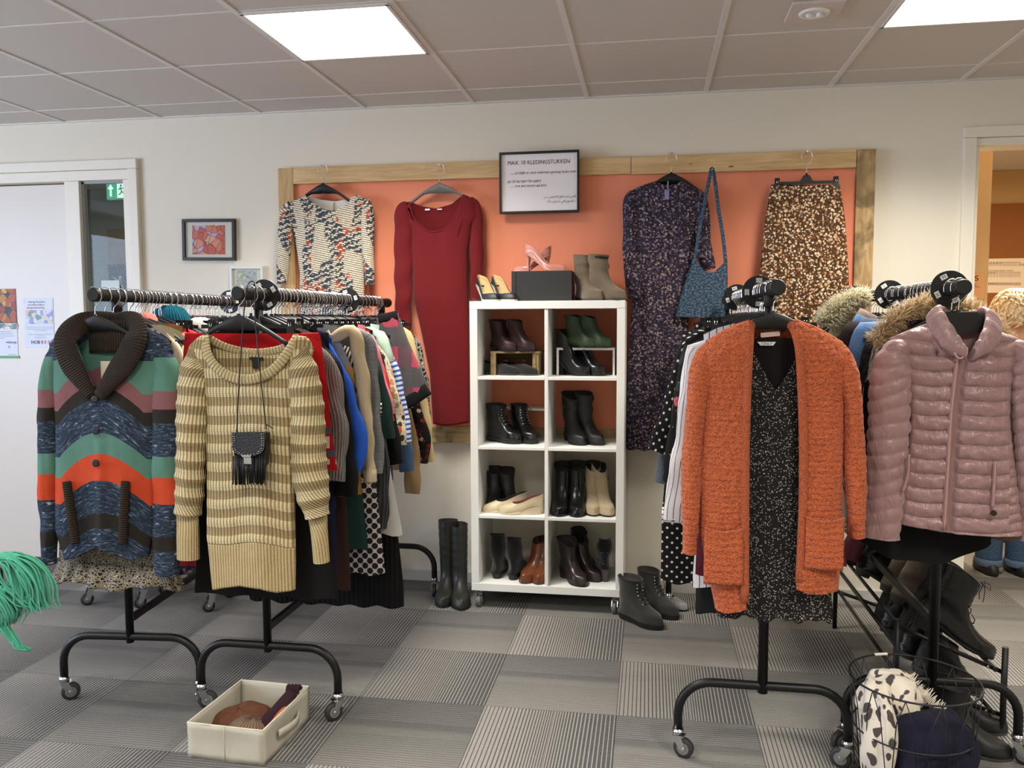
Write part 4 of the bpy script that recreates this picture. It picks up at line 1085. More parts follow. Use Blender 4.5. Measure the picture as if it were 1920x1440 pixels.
band([(P(*q).x, P(*q).z) for q in cp], [Y0-.056]*4+[Y0-.050, Y0-.012, Y0+.018, Y0+.026, Y0+.018, Y0-.012, Y0-.05]+[Y0-.056]*4, [(0, .013), (.42, .014), (.5, .024), (.58, .014), (1, .013)], .007).build('neckband', M['orange'], t, world=True)
for (a, b, c, d, s) in ((1318, 985, 1388, 1086, 0), (1504, 966, 1572, 1058, 1)):
    q0, q1 = P(a, b), P(c, d); rows = []
    for j in range(15):
        z = lerp(q1.z, q0.z, j/14); rows.append([Vector((lerp(q0.x, q1.x, i/12), Y0-.0625-.004*sin(pi*i/12)-.004*nz(i*.9, j*.9, s)-(.006 if j == 14 else 0), z+.012*(abs(i/6-1)**2)*(j/14)*(1 if 0 else 1))) for i in range(13)])
    g = MB(); g.loft(rows, False, uvw=lambda i, j: (j*.01, i*.01)); g.build('pocket', M['orange'], t, world=True, solid=.008)
q0, q1 = P(1427, 622), P(1463, 632); MB().box((((q0+q1)/2).x, Y0+.010, ((q0+q1)/2).z), (abs(q1.x-q0.x), .002, .015), Matrix.Rotation(-.10, 3, 'Y')).build('neck_label', plain('pinkish_label', (216, 188, 180), .7), t, world=True)
q = P(1469, 620); MB().box((q.x, Y0+.010, q.z), (.013, .002, .008), Matrix.Rotation(-.10, 3, 'Y')).build('size_tag', M['label_black'], t, world=True)
hanger('curved', hz('C', Y0), 'black hanger carrying the orange cardigan', 'coat hangers on the rails', w=.175)

t = thing('dress', 'black dress speckled with white, worn inside the open orange cardigan', 'dress', (rack_pt('C', Y0), Y0, RZ))
xc = P(1450, 900).x
Ld = fz(px2zx([(1378, 640), (1374, 720), (1366, 900), (1352, 1050), (1341, 1158)], Y0)); Rd = fz(px2zx([(1518, 640), (1522, 720), (1530, 900), (1552, 1050), (1562, 1152)], Y0))
e2 = fxz(px2xz([(1370, 656), (1402, 634), (1495, 634), (1525, 656)], Y0))
tf = fxz(px2xz([(1370, 656), (1402, 640), (1412, 660), (1430, 694), (1452, 732), (1475, 700), (1488, 672), (1496, 640), (1525, 656)], Y0))
hd = lambda x: P(1450, 1158).z+.006*sin((x-xc)*60)+.004*sin((x-xc)*131)
panel(Ld, Rd, tf, hd, Y0, 80, 110, folds(.009, 4, .3, 2, xc, .25, fine=.002), None, .020, -1, env=e2).build('front_panel', M['speckle'], t, world=True)
panel(Ld, Rd, e2, lambda x: hd(x)+.01, Y0, 50, 60, folds(.006, 4, .9, 2, xc), None, .016, 1, env=e2).build('back_panel', solid('black_lining', (26, 20, 22)), t, world=True)
q0, q1 = P(1420, 641), P(1455, 648)
g = MB(); b = len(g.v); g.v += [Vector((q0.x, Y0+.002, q0.z)), Vector((q1.x, Y0+.002, q0.z)), Vector((q1.x-.008, Y0+.002, q1.z)), Vector((q0.x+.010, Y0+.002, q1.z))]; g.face((b, b+1, b+2, b+3)); g.build('neck_label', M['label_white'], t, world=True, solid=.001)
text('ONLY', .0115, (q0.x+.014, Y0+.0008, q1.z+.0016), (pi/2, 0, 0), M['ink'], t, 'label_lettering', None, 'LEFT', 1.0)

# --- rose padded jacket
Y0 = -1.712
P = lambda px, py, y=Y0: at(px, py, y)
t = thing('padded_jacket', 'shiny rose padded jacket with stand collar and front zip, hanging at the far right', 'jacket', (rack_pt('D', Y0), Y0, RZ))
L = fz(px2zx([(1668, 636), (1690, 665), (1700, 733), (1706, 782), (1702, 838), (1688, 928), (1683, 985)], Y0))
Rr = fz(px2zx([(1924, 645), (1902, 680), (1893, 733), (1891, 785), (1898, 855), (1909, 920), (1921, 1001)], Y0))
env = fxz(px2xz([(1660, 652), (1668, 634), (1700, 620), (1742, 602), (1800, 596), (1856, 616), (1900, 632), (1922, 642), (1932, 660)], Y0))
topf = fxz(px2xz([(1660, 652), (1668, 634), (1700, 620), (1742, 604), (1752, 630), (1772, 654), (1795, 668), (1820, 656), (1846, 634), (1856, 618), (1900, 632), (1922, 642), (1932, 660)], Y0))
hem = fxz(px2xz([(1680, 980), (1730, 986), (1770, 994), (1850, 1000), (1922, 1001)], Y0))
zip_ = fz(px2zx([(1797, 660), (1784, 768), (1777, 880), (1770, 996)], Y0))
Q = .0455; qz = P(1770, 994).z
def quilt(z, per=Q): 
    f = ((z-qz)/per) % 1; return (sin(pi*f))**.55
def uvq(x, z, u, v): return (x, z)
def tilt(x, z): return z+.022*(abs(x-zip_(z))/.2)**1*0 - .020*sst(.02, .2, zip_(z)-x) + .006*sin(x*25) - .012*sst(.0, .2, x-zip_(z))
def dq(x, z, u, v):
    xz = abs(x-zip_(z)); k_ = sst(.006, .022, xz)
    pl = Q if x < P(1885, 900).x or z > 1.1 else Q*.62
    return (.0135*quilt(tilt(x, z), pl)*k_ + .005*nz(x*38, z*46, 1)*k_ + .004*nz(x*14, z*10, 3) - .004*(1-k_))*clamp((topf(x)-z)/.012+.3)
panel(L, Rr, topf, hem, Y0, 120, 240, dq, uvq, .036, -1, env=env).build('body', M['puffer'], t, world=True, solid=.003)
panel(L, Rr, fxz(px2xz([(1660, 652), (1668, 634), (1700, 620), (1742, 604), (1800, 640), (1856, 618), (1900, 632), (1922, 642), (1932, 660)], Y0)), hem, Y0, 40, 120, lambda x, z, u, v: .008*quilt(tilt(x, z)), uvq, .026, 1, env=env).build('back_panel', M['puffer'], t, world=True)
def ds(sg, sd): return lambda a, d_, tt: .0075*(abs(sin(pi*(d_*1.0+.016*cos(a)*sg+.004*sin(2*a+d_*20))/Q)))**.4-.003+.0035*nz(cos(a)*3+sd, sin(a)*3, d_*30)+.003*nz(cos(a)*1.2+sd, sin(a), d_*7)
sleeve(pxs([(1704, 642, 12), (1680, 662, 27), (1668, 700, 36), (1666, 780, 38), (1661, 850, 36), (1656, 930, 35), (1649, 1006, 34)], Y0), Y0-.012, .038, 44, .005, ds(1, 1)).build('sleeve', M['puffer'], t, world=True)
sleeve(pxs([(1890, 648, 12), (1916, 668, 27), (1930, 720, 36), (1936, 800, 37), (1940, 870, 36), (1942, 940, 34), (1944, 1010, 33)], Y0), Y0-.012, .038, 44, .005, ds(1, 2)).build('sleeve', M['puffer'], t, world=True)
# zips
def zipper(pts, y, w, par, nm='zip'):
    Z = [at(a, b, y) for a, b in pts]; Z = catmull(Z, 8)
    MB().tube(Z, w, 6, ry=.0022, up=(0, 1, 0)).build(nm, plain('rose_zip_tape', (150, 112, 110), .5), par, world=True)
    MB().tube([p+Vector((0, -.003, 0)) for p in Z], w*.42, 6, ry=.0016, up=(0, 1, 0)).build('zip_teeth', plain('rose_zip_teeth', (176, 140, 134), .35), par, world=True)
zipper([(1796, 664), (1784, 768), (1777, 880), (1770, 994)], Y0-.048, .0085, t)
for pp in ([(1704, 852), (1702, 890), (1693, 922)], [(1866, 865), (1864, 910), (1861, 952)]):
    zipper(pp, Y0-.056, .0060, t, 'pocket_zip')
p = at(1863, 962, Y0-.062); MB().tube([(p.x, p.y+.004, p.z), (p.x, p.y-.003, p.z)], .0085, 16).build('zip_pull', plain('dark_pull', (60, 46, 44), .35, metal=.6), t, world=True)
# stand collar: a puffed ring, low and open at the front
g = MB(); rings = []; nn = 56
cpt = [(1793, 672, 1797, 650), (1762, 655, 1784, 630), (1744, 628, 1768, 600), (1739, 602, 1760, 574), (1760, 606, 1776, 578), (1800, 606, 1800, 590), (1846, 608, 1832, 582), (1868, 602, 1849, 578), (1864, 632, 1842, 602), (1842, 657, 1826, 630), (1806, 674, 1811, 652)]
ys = [-.060, -.056, -.034, -.006, .024, .034, .024, -.006, -.034, -.056, -.060]
B_ = catmull([Vector((P(a, b).x, y_+Y0, P(a, b).z)) for (a, b, c, d), y_ in zip(cpt, ys)], 8); T_ = catmull([Vector((P(c, d).x, y_*1.10+Y0, P(c, d).z)) for (a, b, c, d), y_ in zip(cpt, ys)], 8)
ctr = Vector((P(1800, 610).x, Y0, 0))
for i, (b, a) in enumerate(zip(B_, T_)):
    out = Vector((b.x-ctr.x, b.y-ctr.y, 0)); out.normalize(); ring = []
    th = .016
    for j in range(16):
        q = 2*pi*j/16; m_ = (a+b)/2; up_ = (a-b)/2
        ring.append(m_+up_*(-cos(q))*1.08+out*(sin(q)*th*(1+.12*nz(i*.35, j*.5))) + Vector((0, 0, .0025*sin(i*1.1))))
    rings.append(ring)
g.loft(rings, uvw=lambda i, j: (i*.008, j*.01)); g.build('collar', M['puffer'], t, world=True)
g = MB(); rows = [[Vector((P(lerp(1752, 1848, i/12), 600).x, Y0+.020-.0, lerp(P(1800, 668).z, P(1800, 592).z, j/8))) for i in range(13)] for j in range(9)]
g.loft(rows, False); g.build('lining', M['puffer_lining'], t, world=True)
MB().tube(catmull([Vector(W3(1782, 612, Y0+.012)), Vector(W3(1793, 622, Y0+.008)), Vector(W3(1806, 618, Y0+.008)), Vector(W3(1812, 610, Y0+.012))], 5), .0025, 6).build('hanging_loop', M['puffer_lining'], t, world=True)
MB().tube(catmull([Vector(W3(1790, 650, Y0-.066)), Vector(W3(1791, 664, Y0-.070)), Vector(W3(1800, 672, Y0-.070)), Vector(W3(1812, 664, Y0-.068)), Vector(W3(1813, 652, Y0-.064))], 6), .0032, 8).build('zip_guard', plain('rose_piping', (186, 150, 146), .35), t, world=True)
hanger('angled', hz('D', Y0), 'flat topped black hanger carrying the rose padded jacket', 'coat hangers on the rails', w=.118)
# ------------------------------------------------------------------ clothes hung on the display board
WY = -.085
def wallhang(k_, px, py, label, kind='curved', mat=None, w=.2, clips=None, y=WY, stem=.052):
    p = at(px, py, y)
    # the hook rests on a nail in the top plank
    o = hanger(kind, (p.x, y, p.z), label, 'hangers on the display board', w=w, mat=mat, clips=clips, stem=stem)
    t = thing('nail', 'steel nail in the top plank holding '+k_, 'nail', (p.x, -.045, p.z+RR-.003), 'nails in the display board')
    MB().cyl((0, 0, 0), (0, y+.045-.012, .001), .0022, 8).build('shank', M['chrome'], t)
    MB().cyl((0, y+.045-.012, .001), (0, y+.045-.0135, .001), .0045, 10).build('head', M['chrome'], t)
    return o
# printed blouse
def feather():
    k = fab('feather_print', .8); u = k.uv(); x, y, _ = k.sep(u)
    # fine rows of little chevrons over cream
    w1 = k.n('ShaderNodeTexWave', wave_type='BANDS', bands_direction='Y'); k.put(w1.inputs['Vector'], k.map(u, (1, 1, 1), rot=(0, 0, .22))); w1.inputs['Scale'].default_value = 27; w1.inputs['Distortion'].default_value = 2.2; w1.inputs['Detail'].default_value = 2; w1.inputs['Detail Scale'].default_value = 9
    base = k.mix(k.ramp(w1.outputs[0], [(.22, (1, 1, 1)), (.36, (0, 0, 0))]), srgb(226, 214, 186), srgb(96, 92, 88))
    # leaf shapes: stretched along slanted directions
    def leaf(rot, sc, seed, th):
        v = k.map(u, (9*sc, 3.2*sc, 1), (seed, seed*2, 0), (0, 0, rot)); d = k.mix(.12, v, k.noise(v, 2, 2, .6, 0, True)); return k.noise(d, 1.0, 1, .4), th
    n1, _ = leaf(.7, 1.2, 3.1, 0); n2, _ = leaf(-.75, 1.2, 9.4, 0)
    strokes = k.n('ShaderNodeTexWave', wave_type='BANDS', bands_direction='Y'); k.put(strokes.inputs['Vector'], k.map(u, (1, 1, 1), rot=(0, 0, -.35))); strokes.inputs['Scale'].default_value = 11; strokes.inputs['Distortion'].default_value = 7; strokes.inputs['Detail'].default_value = 3; strokes.inputs['Detail Scale'].default_value = 4
    sg_ = k.ramp(strokes.outputs[0], [(.42, (0, 0, 0)), (.54, (1, 1, 1))])
    c1 = k.mix(sg_, base, srgb(56, 64, 76)); c2 = k.mix(k.ramp(k.noise(u, 13, 1), [(.56, (0, 0, 0)), (.59, (1, 1, 1))]), c1, k.mix(sg_, base, srgb(168, 66, 48)))
    col = k.mix(k.ramp(n1, [(.49, (0, 0, 0)), (.52, (1, 1, 1))]), base, c2); col = k.mix(k.ramp(n2, [(.52, (0, 0, 0)), (.55, (1, 1, 1))]), col, c2)
    k.col(col); return weave(k).done()
FE = feather()
def garm(name, label, cat, y, Lp, Rp, topf, topb, hem, mat, T=.03, Tb=.02, fl=None, env=None, nu=60, nv=90, uvf=None, bmat=None, par_at=None, group=None, solid_=.002):
    c = at(*(par_at or ((Lp[0][0]+Rp[0][0])/2, Lp[0][1])), y)
    t = thing(name, label, cat, c, group)
    L = fz(px2zx(Lp, y)); Rr = fz(px2zx(Rp, y)); e = fxz(px2xz(env, y)); tf = fxz(px2xz(topf, y)); tb = fxz(px2xz(topb, y)) if topb else e
    h = hem if callable(hem) else fxz(px2xz(hem, y))
    panel(L, Rr, tf, h, y, nu, nv, fl, uvf, T, -1, env=e).build('front_panel', mat, t, world=True, solid=solid_)
    panel(L, Rr, tb, h, y, nu//2, nv//2, None, uvf, Tb, 1, env=e).build('back_panel', bmat or mat, t, world=True)
    return t
y = WY
xw = at(625, 450, y).x
t = garm('blouse', 'cream blouse with a slate and rust feather print, on the left of the display board', 'blouse', y,
    [(530, 398), (548, 420), (557, 470), (562, 510), (562, 592)], [(697, 392), (683, 420), (683, 486), (684, 592)],
    [(528, 402), (536, 386), (556, 374), (574, 366), (588, 380), (606, 392), (626, 397), (646, 390), (660, 376), (669, 365), (688, 374), (694, 382), (699, 400)],
    [(528, 402), (536, 386), (556, 374), (574, 366), (600, 374), (626, 377), (650, 373), (669, 365), (688, 374), (694, 382), (699, 400)],
    [(555, 592), (690, 594)], FE, .030, .018, folds(.005, 2, 1.2, 1, xw, .14, 2.1, .5, fine=.002), [(526, 404), (536, 385), (556, 373), (574, 365), (669, 364), (688, 373), (694, 381), (701, 402)], bmat=None)
bpl = [o for o in t.children if o.name.startswith('back_panel')][0]; bpl.data.materials[0] = solid('pale_lining', (214, 208, 200))
sleeve(pxs([(548, 384, 10), (540, 396, 13), (535, 430, 14), (533, 475, 13), (529, 533, 9)], y), y-.006, .024, disp=sfold(.002, seed=1, fine=.002)).build('sleeve', FE, t, world=True)
sleeve(pxs([(683, 378, 10), (689, 392, 12), (690, 430, 12), (691, 475, 11), (695, 534, 8)], y), y-.006, .024, disp=sfold(.002, seed=2, fine=.002)).build('sleeve', FE, t, world=True)
a, b = at(624, 379, y), at(625.5, 396, y); MB().box2((a.x, y+.010, b.z), (b.x, y+.014, a.z)).build('zip', plain('brass_zip', (150, 130, 90), .4, metal=.6), t, world=True)
wallhang('the printed blouse', 605, 319, 'black hanger on the board carrying the feather print blouse', w=.155)
# red dress
RD = solid('crimson_knit', (108, 21, 25), .9, .06, sheen=.1)
y = WY-.004; xw = at(825, 450, y).x
t = garm('dress', 'plain dark red knit dress with a scoop neck and gathered long sleeves', 'dress', y,
    [(742, 402), (770, 425), (773, 500), (776, 560), (790, 620), (806, 700), (812, 794)], [(900, 400), (884, 425), (877, 470), (877, 520), (880, 620), (882, 700), (881, 794)],
    [(740, 408), (746, 392), (756, 381), (766, 377), (772, 398), (786, 422), (814, 437), (842, 428), (862, 398), (868, 364), (882, 370), (894, 382), (902, 405)],
    [(740, 408), (746, 392), (756, 381), (766, 377), (790, 386), (816, 390), (845, 382), (868, 364), (882, 370), (894, 382), (902, 405)],
    [(800, 792), (840, 797), (890, 791)], RD, .034, .02, folds(.005, 2.5, .4, 1.2, xw, .2, 2.0, 1.2, fine=.001), [(738, 410), (746, 391), (766, 376), (868, 363), (884, 370), (904, 408)])
sleeve(pxs([(766, 384, 10), (757, 398, 15), (757, 440, 17), (757, 509, 17), (757, 580, 15), (758, 640, 12)], y), y-.006, .026, disp=sfold(.004, 30, seed=1, fine=.002)).build('sleeve', RD, t, world=True)
sleeve(pxs([(878, 374, 8), (890, 390, 12), (892, 440, 13), (893, 509, 12), (892, 560, 10)], y), y+.010, .022, disp=sfold(.003, 30, seed=3, fine=.002)).build('sleeve', RD, t, world=True)
nk = [(768, 380), (776, 404), (790, 424), (814, 436), (842, 427), (860, 398), (868, 368)]
band([(at(a, b, y).x, at(a, b, y).z) for a, b in nk], [y-.006, y-.026, y-.032, y-.036, y-.034, y-.028, y-.006], .0045, .003).build('neck_binding', RD, t, world=True)
for a_, b_ in (((796, 391), (805, 394)), ((819, 391), (828, 393))):
    a, b = at(*a_, y), at(*b_, y); MB().box2((a.x, y+.009, b.z), (b.x, y+.011, a.z)).build('hanging_loop', M['label_white'], t, world=True)
wallhang('the red dress', 824, 317, 'grey plastic hanger on the board carrying the dark red dress', mat=M['hanger_grey'], w=.165)
# purple floral maxi dress
PF = floral('purple_floral', (40, 33, 44), [(128, 112, 128), (108, 90, 108), (166, 148, 148), (60, 52, 84), (96, 80, 104), (146, 126, 130)], 84, .42, second=[(86, 72, 92), (58, 50, 72), (126, 108, 112)])
y = WY-.006; xw = at(1245, 450, y).x
t = garm('dress', 'long dark purple maxi dress with a small floral print', 'dress', y,
    [(1170, 376), (1180, 400), (1190, 480), (1186, 560), (1180, 640), (1176, 740), (1174, 846)], [(1326, 376), (1312, 400), (1300, 480), (1292, 560), (1290, 640), (1290, 846)],
    [(1168, 384), (1172, 366), (1196, 351), (1230, 340), (1240, 346), (1254, 351), (1268, 346), (1278, 340), (1305, 352), (1324, 367), (1330, 386)],
    [(1168, 384), (1172, 366), (1196, 351), (1230, 340), (1254, 344), (1278, 340), (1305, 352), (1324, 367), (1330, 386)],
    lambda x: at(1230, 843, y).z+.004*sin(x*90), PF, .034, .022, folds(.011, 3.4, .8, .9, xw, .17, 2.1, 1.2, fine=.002), [(1166, 386), (1172, 365), (1230, 339), (1278, 339), (1324, 366), (1332, 388)])
sleeve(pxs([(1190, 362, 10), (1182, 380, 13), (1183, 440, 15), (1186, 505, 17), (1192, 560, 14)], y), y-.012, .028, disp=sfold(.004, 24, seed=1, fine=.003)).build('sleeve', PF, t, world=True)
sleeve(pxs([(1305, 362, 10), (1315, 380, 13), (1318, 440, 14), (1322, 480, 15), (1329, 506, 12)], y), y-.012, .026, disp=sfold(.004, 24, seed=5, fine=.003)).build('sleeve', PF, t, world=True)
a, b = at(1246, 358, y), at(1254, 376, y); MB().box2((a.x, y-.042, b.z), (b.x, y-.040, a.z)).build('price_tag', plain('lilac_tag', (150, 140, 190), .6), t, world=True)
a, b = at(1251, 342, y), at(1253, 360, y); MB().box2((a.x, y-.042, b.z), (b.x, y-.0405, a.z)).build('tag_string', plain('lilac_tag2', (160, 152, 200), .6), t, world=True)
a, b = at(1258, 345, y), at(1278, 349, y); MB().box2((a.x, y+.012, b.z), (b.x, y+.014, a.z)).build('neck_label', plain('violet_label', (92, 84, 170), .7), t, world=True)
wallhang('the purple dress', 1259, 297, 'black hanger on the board carrying the purple floral dress', w=.15)
# brown floral skirt on a clip hanger
SF = floral('brown_floral', (74, 46, 24), [(222, 200, 166), (200, 150, 110), (232, 214, 186), (126, 84, 50), (206, 172, 130)], 82, .42, second=[(120, 74, 40), (196, 160, 116), (96, 60, 34), (100, 96, 52)])
y = WY; xw = at(1508, 450, y).x
def skf(x, z, u, v):
    t_ = sst(at(1500, 350, y).z, at(1500, 640, y).z, z); fn = 12 if z > at(1500, 485, y).z else 17
    return (.004+.012*t_)*abs(sin((x-xw)/.17*fn*.5+.5*sin(z*5)))-.004+.003*nz(x*40, z*8)
t = garm('skirt', 'long brown skirt with a cream floral print, on the right of the display board', 'skirt', y,
    [(1446, 347), (1440, 380), (1434, 420), (1426, 500), (1418, 560), (1410, 650)], [(1574, 347), (1580, 380), (1585, 420), (1590, 500), (1592, 560), (1596, 650)],
    [(1440, 347), (1480, 349), (1580, 347)], None, lambda x: at(1500, 645, y).z+.004*sin(x*80), SF, .022, .016, skf, [(1440, 346), (1580, 346)], nu=90)
p = at(1510, 314, y)
w_ = (at(1566, 336, y).x-at(1456, 336, y).x)/2
wallhang('the brown skirt', 1513, 293, 'black clip hanger on the board holding the brown floral skirt', 'bar', w=w_+.012, clips=w_, stem=.067)
# blue knitted shoulder bag on a nail
y = WY-.055
BK = melange('blue_marl_knit', (44, 62, 82), (104, 124, 142), 90, 130)
p = at(1335, 317, y); t = thing('shoulder_bag', 'blue marl knitted shoulder bag with a long strap, over the purple dress', 'bag', p)
L = fz(px2zx([(1302, 474), (1292, 510), (1278, 550), (1267, 595)], y)); Rr = fz(px2zx([(1363, 486), (1364, 520), (1363, 560), (1362, 594)], y))
tf = fxz(px2xz([(1260, 474), (1302, 474), (1310, 496), (1322, 510), (1338, 511), (1352, 498), (1364, 486), (1370, 486)], y))
hb_ = fxz(px2xz([(1262, 594), (1320, 597), (1366, 594)], y))
for s_, T_ in ((-1, .016), (1, .012)): panel(L, Rr, tf, hb_, y, 40, 50, folds(.004, 2, .5, 1, at(1315, 500, y).x, .1, 1.75, .3), None, T_, s_).build('bag_body', BK, t, world=True, solid=.004)
sp = [(1304, 482), (1310, 440), (1318, 395), (1328, 345), (1335, 316), (1341, 345), (1348, 398), (1355, 440), (1361, 494)]
MB().tube(catmull([at(a, b, y-.002) for a, b in sp], 8), .0095, 10, ry=.004, up=(0, 1, 0)).build('strap', BK, t, world=True)
n_ = thing('nail', 'steel nail in the top plank holding the blue knitted bag', 'nail', (p.x, -.045, p.z-.006), 'nails in the display board'); MB().cyl((0, 0, 0), (0, y+.045-.012, .002), .0022, 8).build('shank', M['chrome'], n_)
MB().cyl((0, y+.045-.012, .002), (0, y+.045-.0135, .002), .0045, 10).build('head', M['chrome'], n_)
# ------------------------------------------------------------------ packed rails
_gi = [0]
GRP = {'A': 'clothes packed on the leftmost rail', 'B': 'clothes packed on the second rail', 'C': 'clothes packed on the rail behind the orange cardigan', 'D': 'coats packed on the rightmost rail'}
HG = {'A': 'coat hangers on the rails', 'B': 'coat hangers on the rails', 'C': 'coat hangers on the rails', 'D': 'coat hangers on the rails'}
def gar(k, y, name, label, cat, out, mat, hem, sw=.045, smat=None, T=.015, top='hanger', bw=.205, hemw=None, cuff=None, fur=None, long_=False, other=None, hgroup=True, fl=.004, nosleeve=False, xoff=0.0, hemc=0.0):
    """out: outer edge of the sleeve (or of a skirt) traced from shoulder to cuff; hem: pixel row of the hem on the visible side"""
    _gi[0] += 1; sd = _gi[0]*1.7; cx = rack_pt(k, y)+xoff
    pts = [(abs(at(a, b, y).x-cx), at(a, b, y).z) for a, b in out]
    ref = out[-1][0]; zh = at(ref, hem, y).z
    t = thing(name, label, cat, (cx, y, RZ), GRP[k])
    if top == 'clip':
        z0 = RZ-.140; w0 = pts[0][0]
        hs = [(z0, w0)]+[(z, d) for d, z in pts[1:]]+[(zh, pts[-1][0])]
        f = fz(hs); L = lambda z: cx-f(z); Rr = lambda z: cx+f(z); tf = lambda x: z0; hm = lambda x: zh+.006*sin((x-cx)*50+sd)
        for s_ in (-1, 1):
            panel(L, Rr, tf, hm, y, 36, 34, folds(.006, 3, sd, 1, cx), None, T, s_, env=tf, tap=.03).build('front_panel' if s_ < 0 else 'back_panel', mat, t, world=True)
        g = MB(); wb = w0
        band([(cx-wb+.004, z0-.01), (cx-wb*.5, z0-.012), (cx, z0-.012), (cx+wb*.5, z0-.012), (cx+wb-.004, z0-.01)], [y-.004, y-.011, y-.012, y-.011, y-.004], .014, .003, 8, sub=3).build('waistband', mat, t, world=True)
        hanger('bar', (cx-xoff, y, RZ), 'black clip hanger holding the '+label_core(label), HG[k], w=min(w0+.01, .19), clips=min(w0*.78, .15))
        return t
    d0, z0 = pts[0]; d0 = min(d0, .215); z0 = min(z0, RZ-.115)
    zap = RZ-.100
    env = lambda x: interp([(0, zap), (.06, zap), (d0*.75, lerp(zap, z0, .5)), (d0, z0), (d0+.02, z0-.04)], abs(x-cx))
    tf = lambda x: interp([(0, zap-.075), (.05, zap-.05), (.085, env(cx+.085)), (.5, -9)], abs(x-cx)) if abs(x-cx) < .085 else env(x)
    hw_ = hemw or bw+.01
    f = fz([(z0+.02, d0), (z0-.03, d0-.005), (z0-.17, bw-.01), (zh, hw_)])
    L = lambda z: cx-f(z); Rr = lambda z: cx+f(z); hm = lambda x: zh+.005*sin((x-cx)*40+sd)+hemc*(x-cx)**2
    for s_ in (-1, 1):
        panel(L, Rr, tf if s_ < 0 else env, hm, y, 30, 40, folds(fl*1.3, 2.5, sd, 1, cx, fine=.004), None, T, s_, env=env).build('front_panel' if s_ < 0 else 'back_panel', mat, t, world=True)
    if not nosleeve:
        for sg_ in (-1, 1):
            sp = [(cx+sg_*(d0-.040), z0-.010, .012), (cx+sg_*(d0-.022), z0-.042, .024)]
            for d, z in pts[1:]: sp.append((cx+sg_*(d-sw*.95), z, sw))
            sl_ = sleeve(sp, y-.002, T+.004, 16, .02, sfold(.0035, 26, seed=sd, fine=.007), None); sl_.build('sleeve', smat or mat, t, world=True)
            if cuff:
                d, z = pts[-1]; MB().tube([(cx+sg_*(d-sw*.95), y, z+.045), (cx+sg_*(d-sw*.95), y, z-.004)], sw*1.06, 16, ry=T+.007, up=(0, 1, 0)).build('cuff', cuff, t, world=True)
    hanger('curved', (cx-xoff, y, RZ), 'black hanger holding the '+label_core(label), HG[k], w=.19, rz=0)
    return t
def label_core(l): return ' '.join(l.split()[:7]).rstrip(',')
C_ = {}
blk = solid('black_cotton', (20, 19, 21)); ch = solid('charcoal', (52, 54, 56)); navy = solid('navy_jersey', (30, 36, 62))
# ---- second rail, front to back
red = solid('scarlet_wool', (178, 22, 30), .85)
def nordic():
    k = fab('red_border_knit', .9); x, y, _ = k.sep(k.uv()); z0 = at(630, 879, -1.71).z
    f = k.m1('DIVIDE', k.m1('SUBTRACT', y, z0), .16)
    zig = k.m1('LESS_THAN', k.m1('ABSOLUTE', k.m1('SUBTRACT', k.m1('FRACT', k.m1('MULTIPLY', x, 30)), .5)), .2)
    R0, Bl, Wt = srgb(178, 22, 30), srgb(70, 90, 110), srgb(230, 200, 190)
    base = k.ramp(f, [(0, R0), (.28, Bl), (.40, R0), (.52, R0), (.78, Bl), (.90, R0)], True)
    w_ = k.ramp(f, [(0, (0, 0, 0)), (.1, (1, 1, 1)), (.22, (0, 0, 0)), (.46, (1, 1, 1)), (.72, (0, 0, 0))], True)
    col = k.mix(k.m1('MULTIPLY', w_, zig), base, Wt); k.col(col); return weave(k).done()
gar('B', -1.71, 'skirt', 'bright red skirt with a knitted border at the hem, behind the striped sweater', 'skirt', [(600, 618), (614, 727), (622, 810), (633, 879)], nordic(), 880, top='clip', T=.018)
gar('B', -1.60, 'cardigan', 'grey ribbed cardigan just behind the bright red skirt', 'cardigan', [(617, 634), (634, 697), (650, 780), (652, 830), (646, 900)], ribbed('grey_rib', (142, 136, 132), .012, .55), 952, .045)
gar('B', -1.545, 'cardigan', 'plain black cardigan between the grey ribbed and the blue ones', 'cardigan', [(626, 634), (642, 700), (659, 800), (669, 881), (670, 930)], blk, 935, .045)
gar('B', -1.49, 'shirt', 'bright cobalt blue shirt with folded sleeves', 'shirt', [(638, 636), (655, 715), (672, 770), (686, 806), (686, 850), (678, 880)], solid('cobalt', (34, 86, 190), .6), 955, .045)
def cblock():
    k = fab('grey_mustard_block', .9); x, y, _ = k.sep(k.uv()); z0 = at(680, 686, -1.43).z
    n = k.noise(k.uv(), 40, 3); k.col(k.mix(k.m1('GREATER_THAN', y, z0), k.mix(n, srgb(160, 116, 56), srgb(182, 138, 76)), k.mix(n, srgb(118, 120, 122), srgb(146, 148, 150)))); return weave(k).done()
tan = solid('beige_knit', (188, 170, 138))
gar('B', -1.43, 'sweater', 'grey and mustard colour block sweater with beige sleeves', 'sweater', [(652, 612), (672, 622), (686, 672), (694, 747), (701, 831), (705, 902)], cblock(), 930, .025, smat=tan, cuff=tan, bw=.285, hemw=.30)
gar('B', -1.36, 'blazer', 'light grey checked blazer on the second rail', 'blazer', [(676, 612), (700, 640), (708, 700), (714, 777), (718, 852), (719, 887)], plaid('grey_check', (136, 138, 140), (112, 114, 118), (96, 98, 102), .03), 900, .045)
gar('B', -1.29, 'top', 'short sleeved top with striped cream and black cuffs', 'top', [(672, 625), (690, 700), (706, 745), (714, 777)], stripes_x('cream_tribal', (214, 200, 178), (40, 36, 36), .02, .5, wob=.01), 840, .045, cuff=stripes_x('cuff_bw', (220, 216, 206), (20, 20, 22), .016, .4, vert=False))
gar('B', -1.22, 'sweater', 'dark green long sleeved sweater', 'sweater', [(688, 620), (708, 680), (727, 735), (739, 800), (741, 822)], solid('bottle_green', (36, 58, 54)), 890, .040)
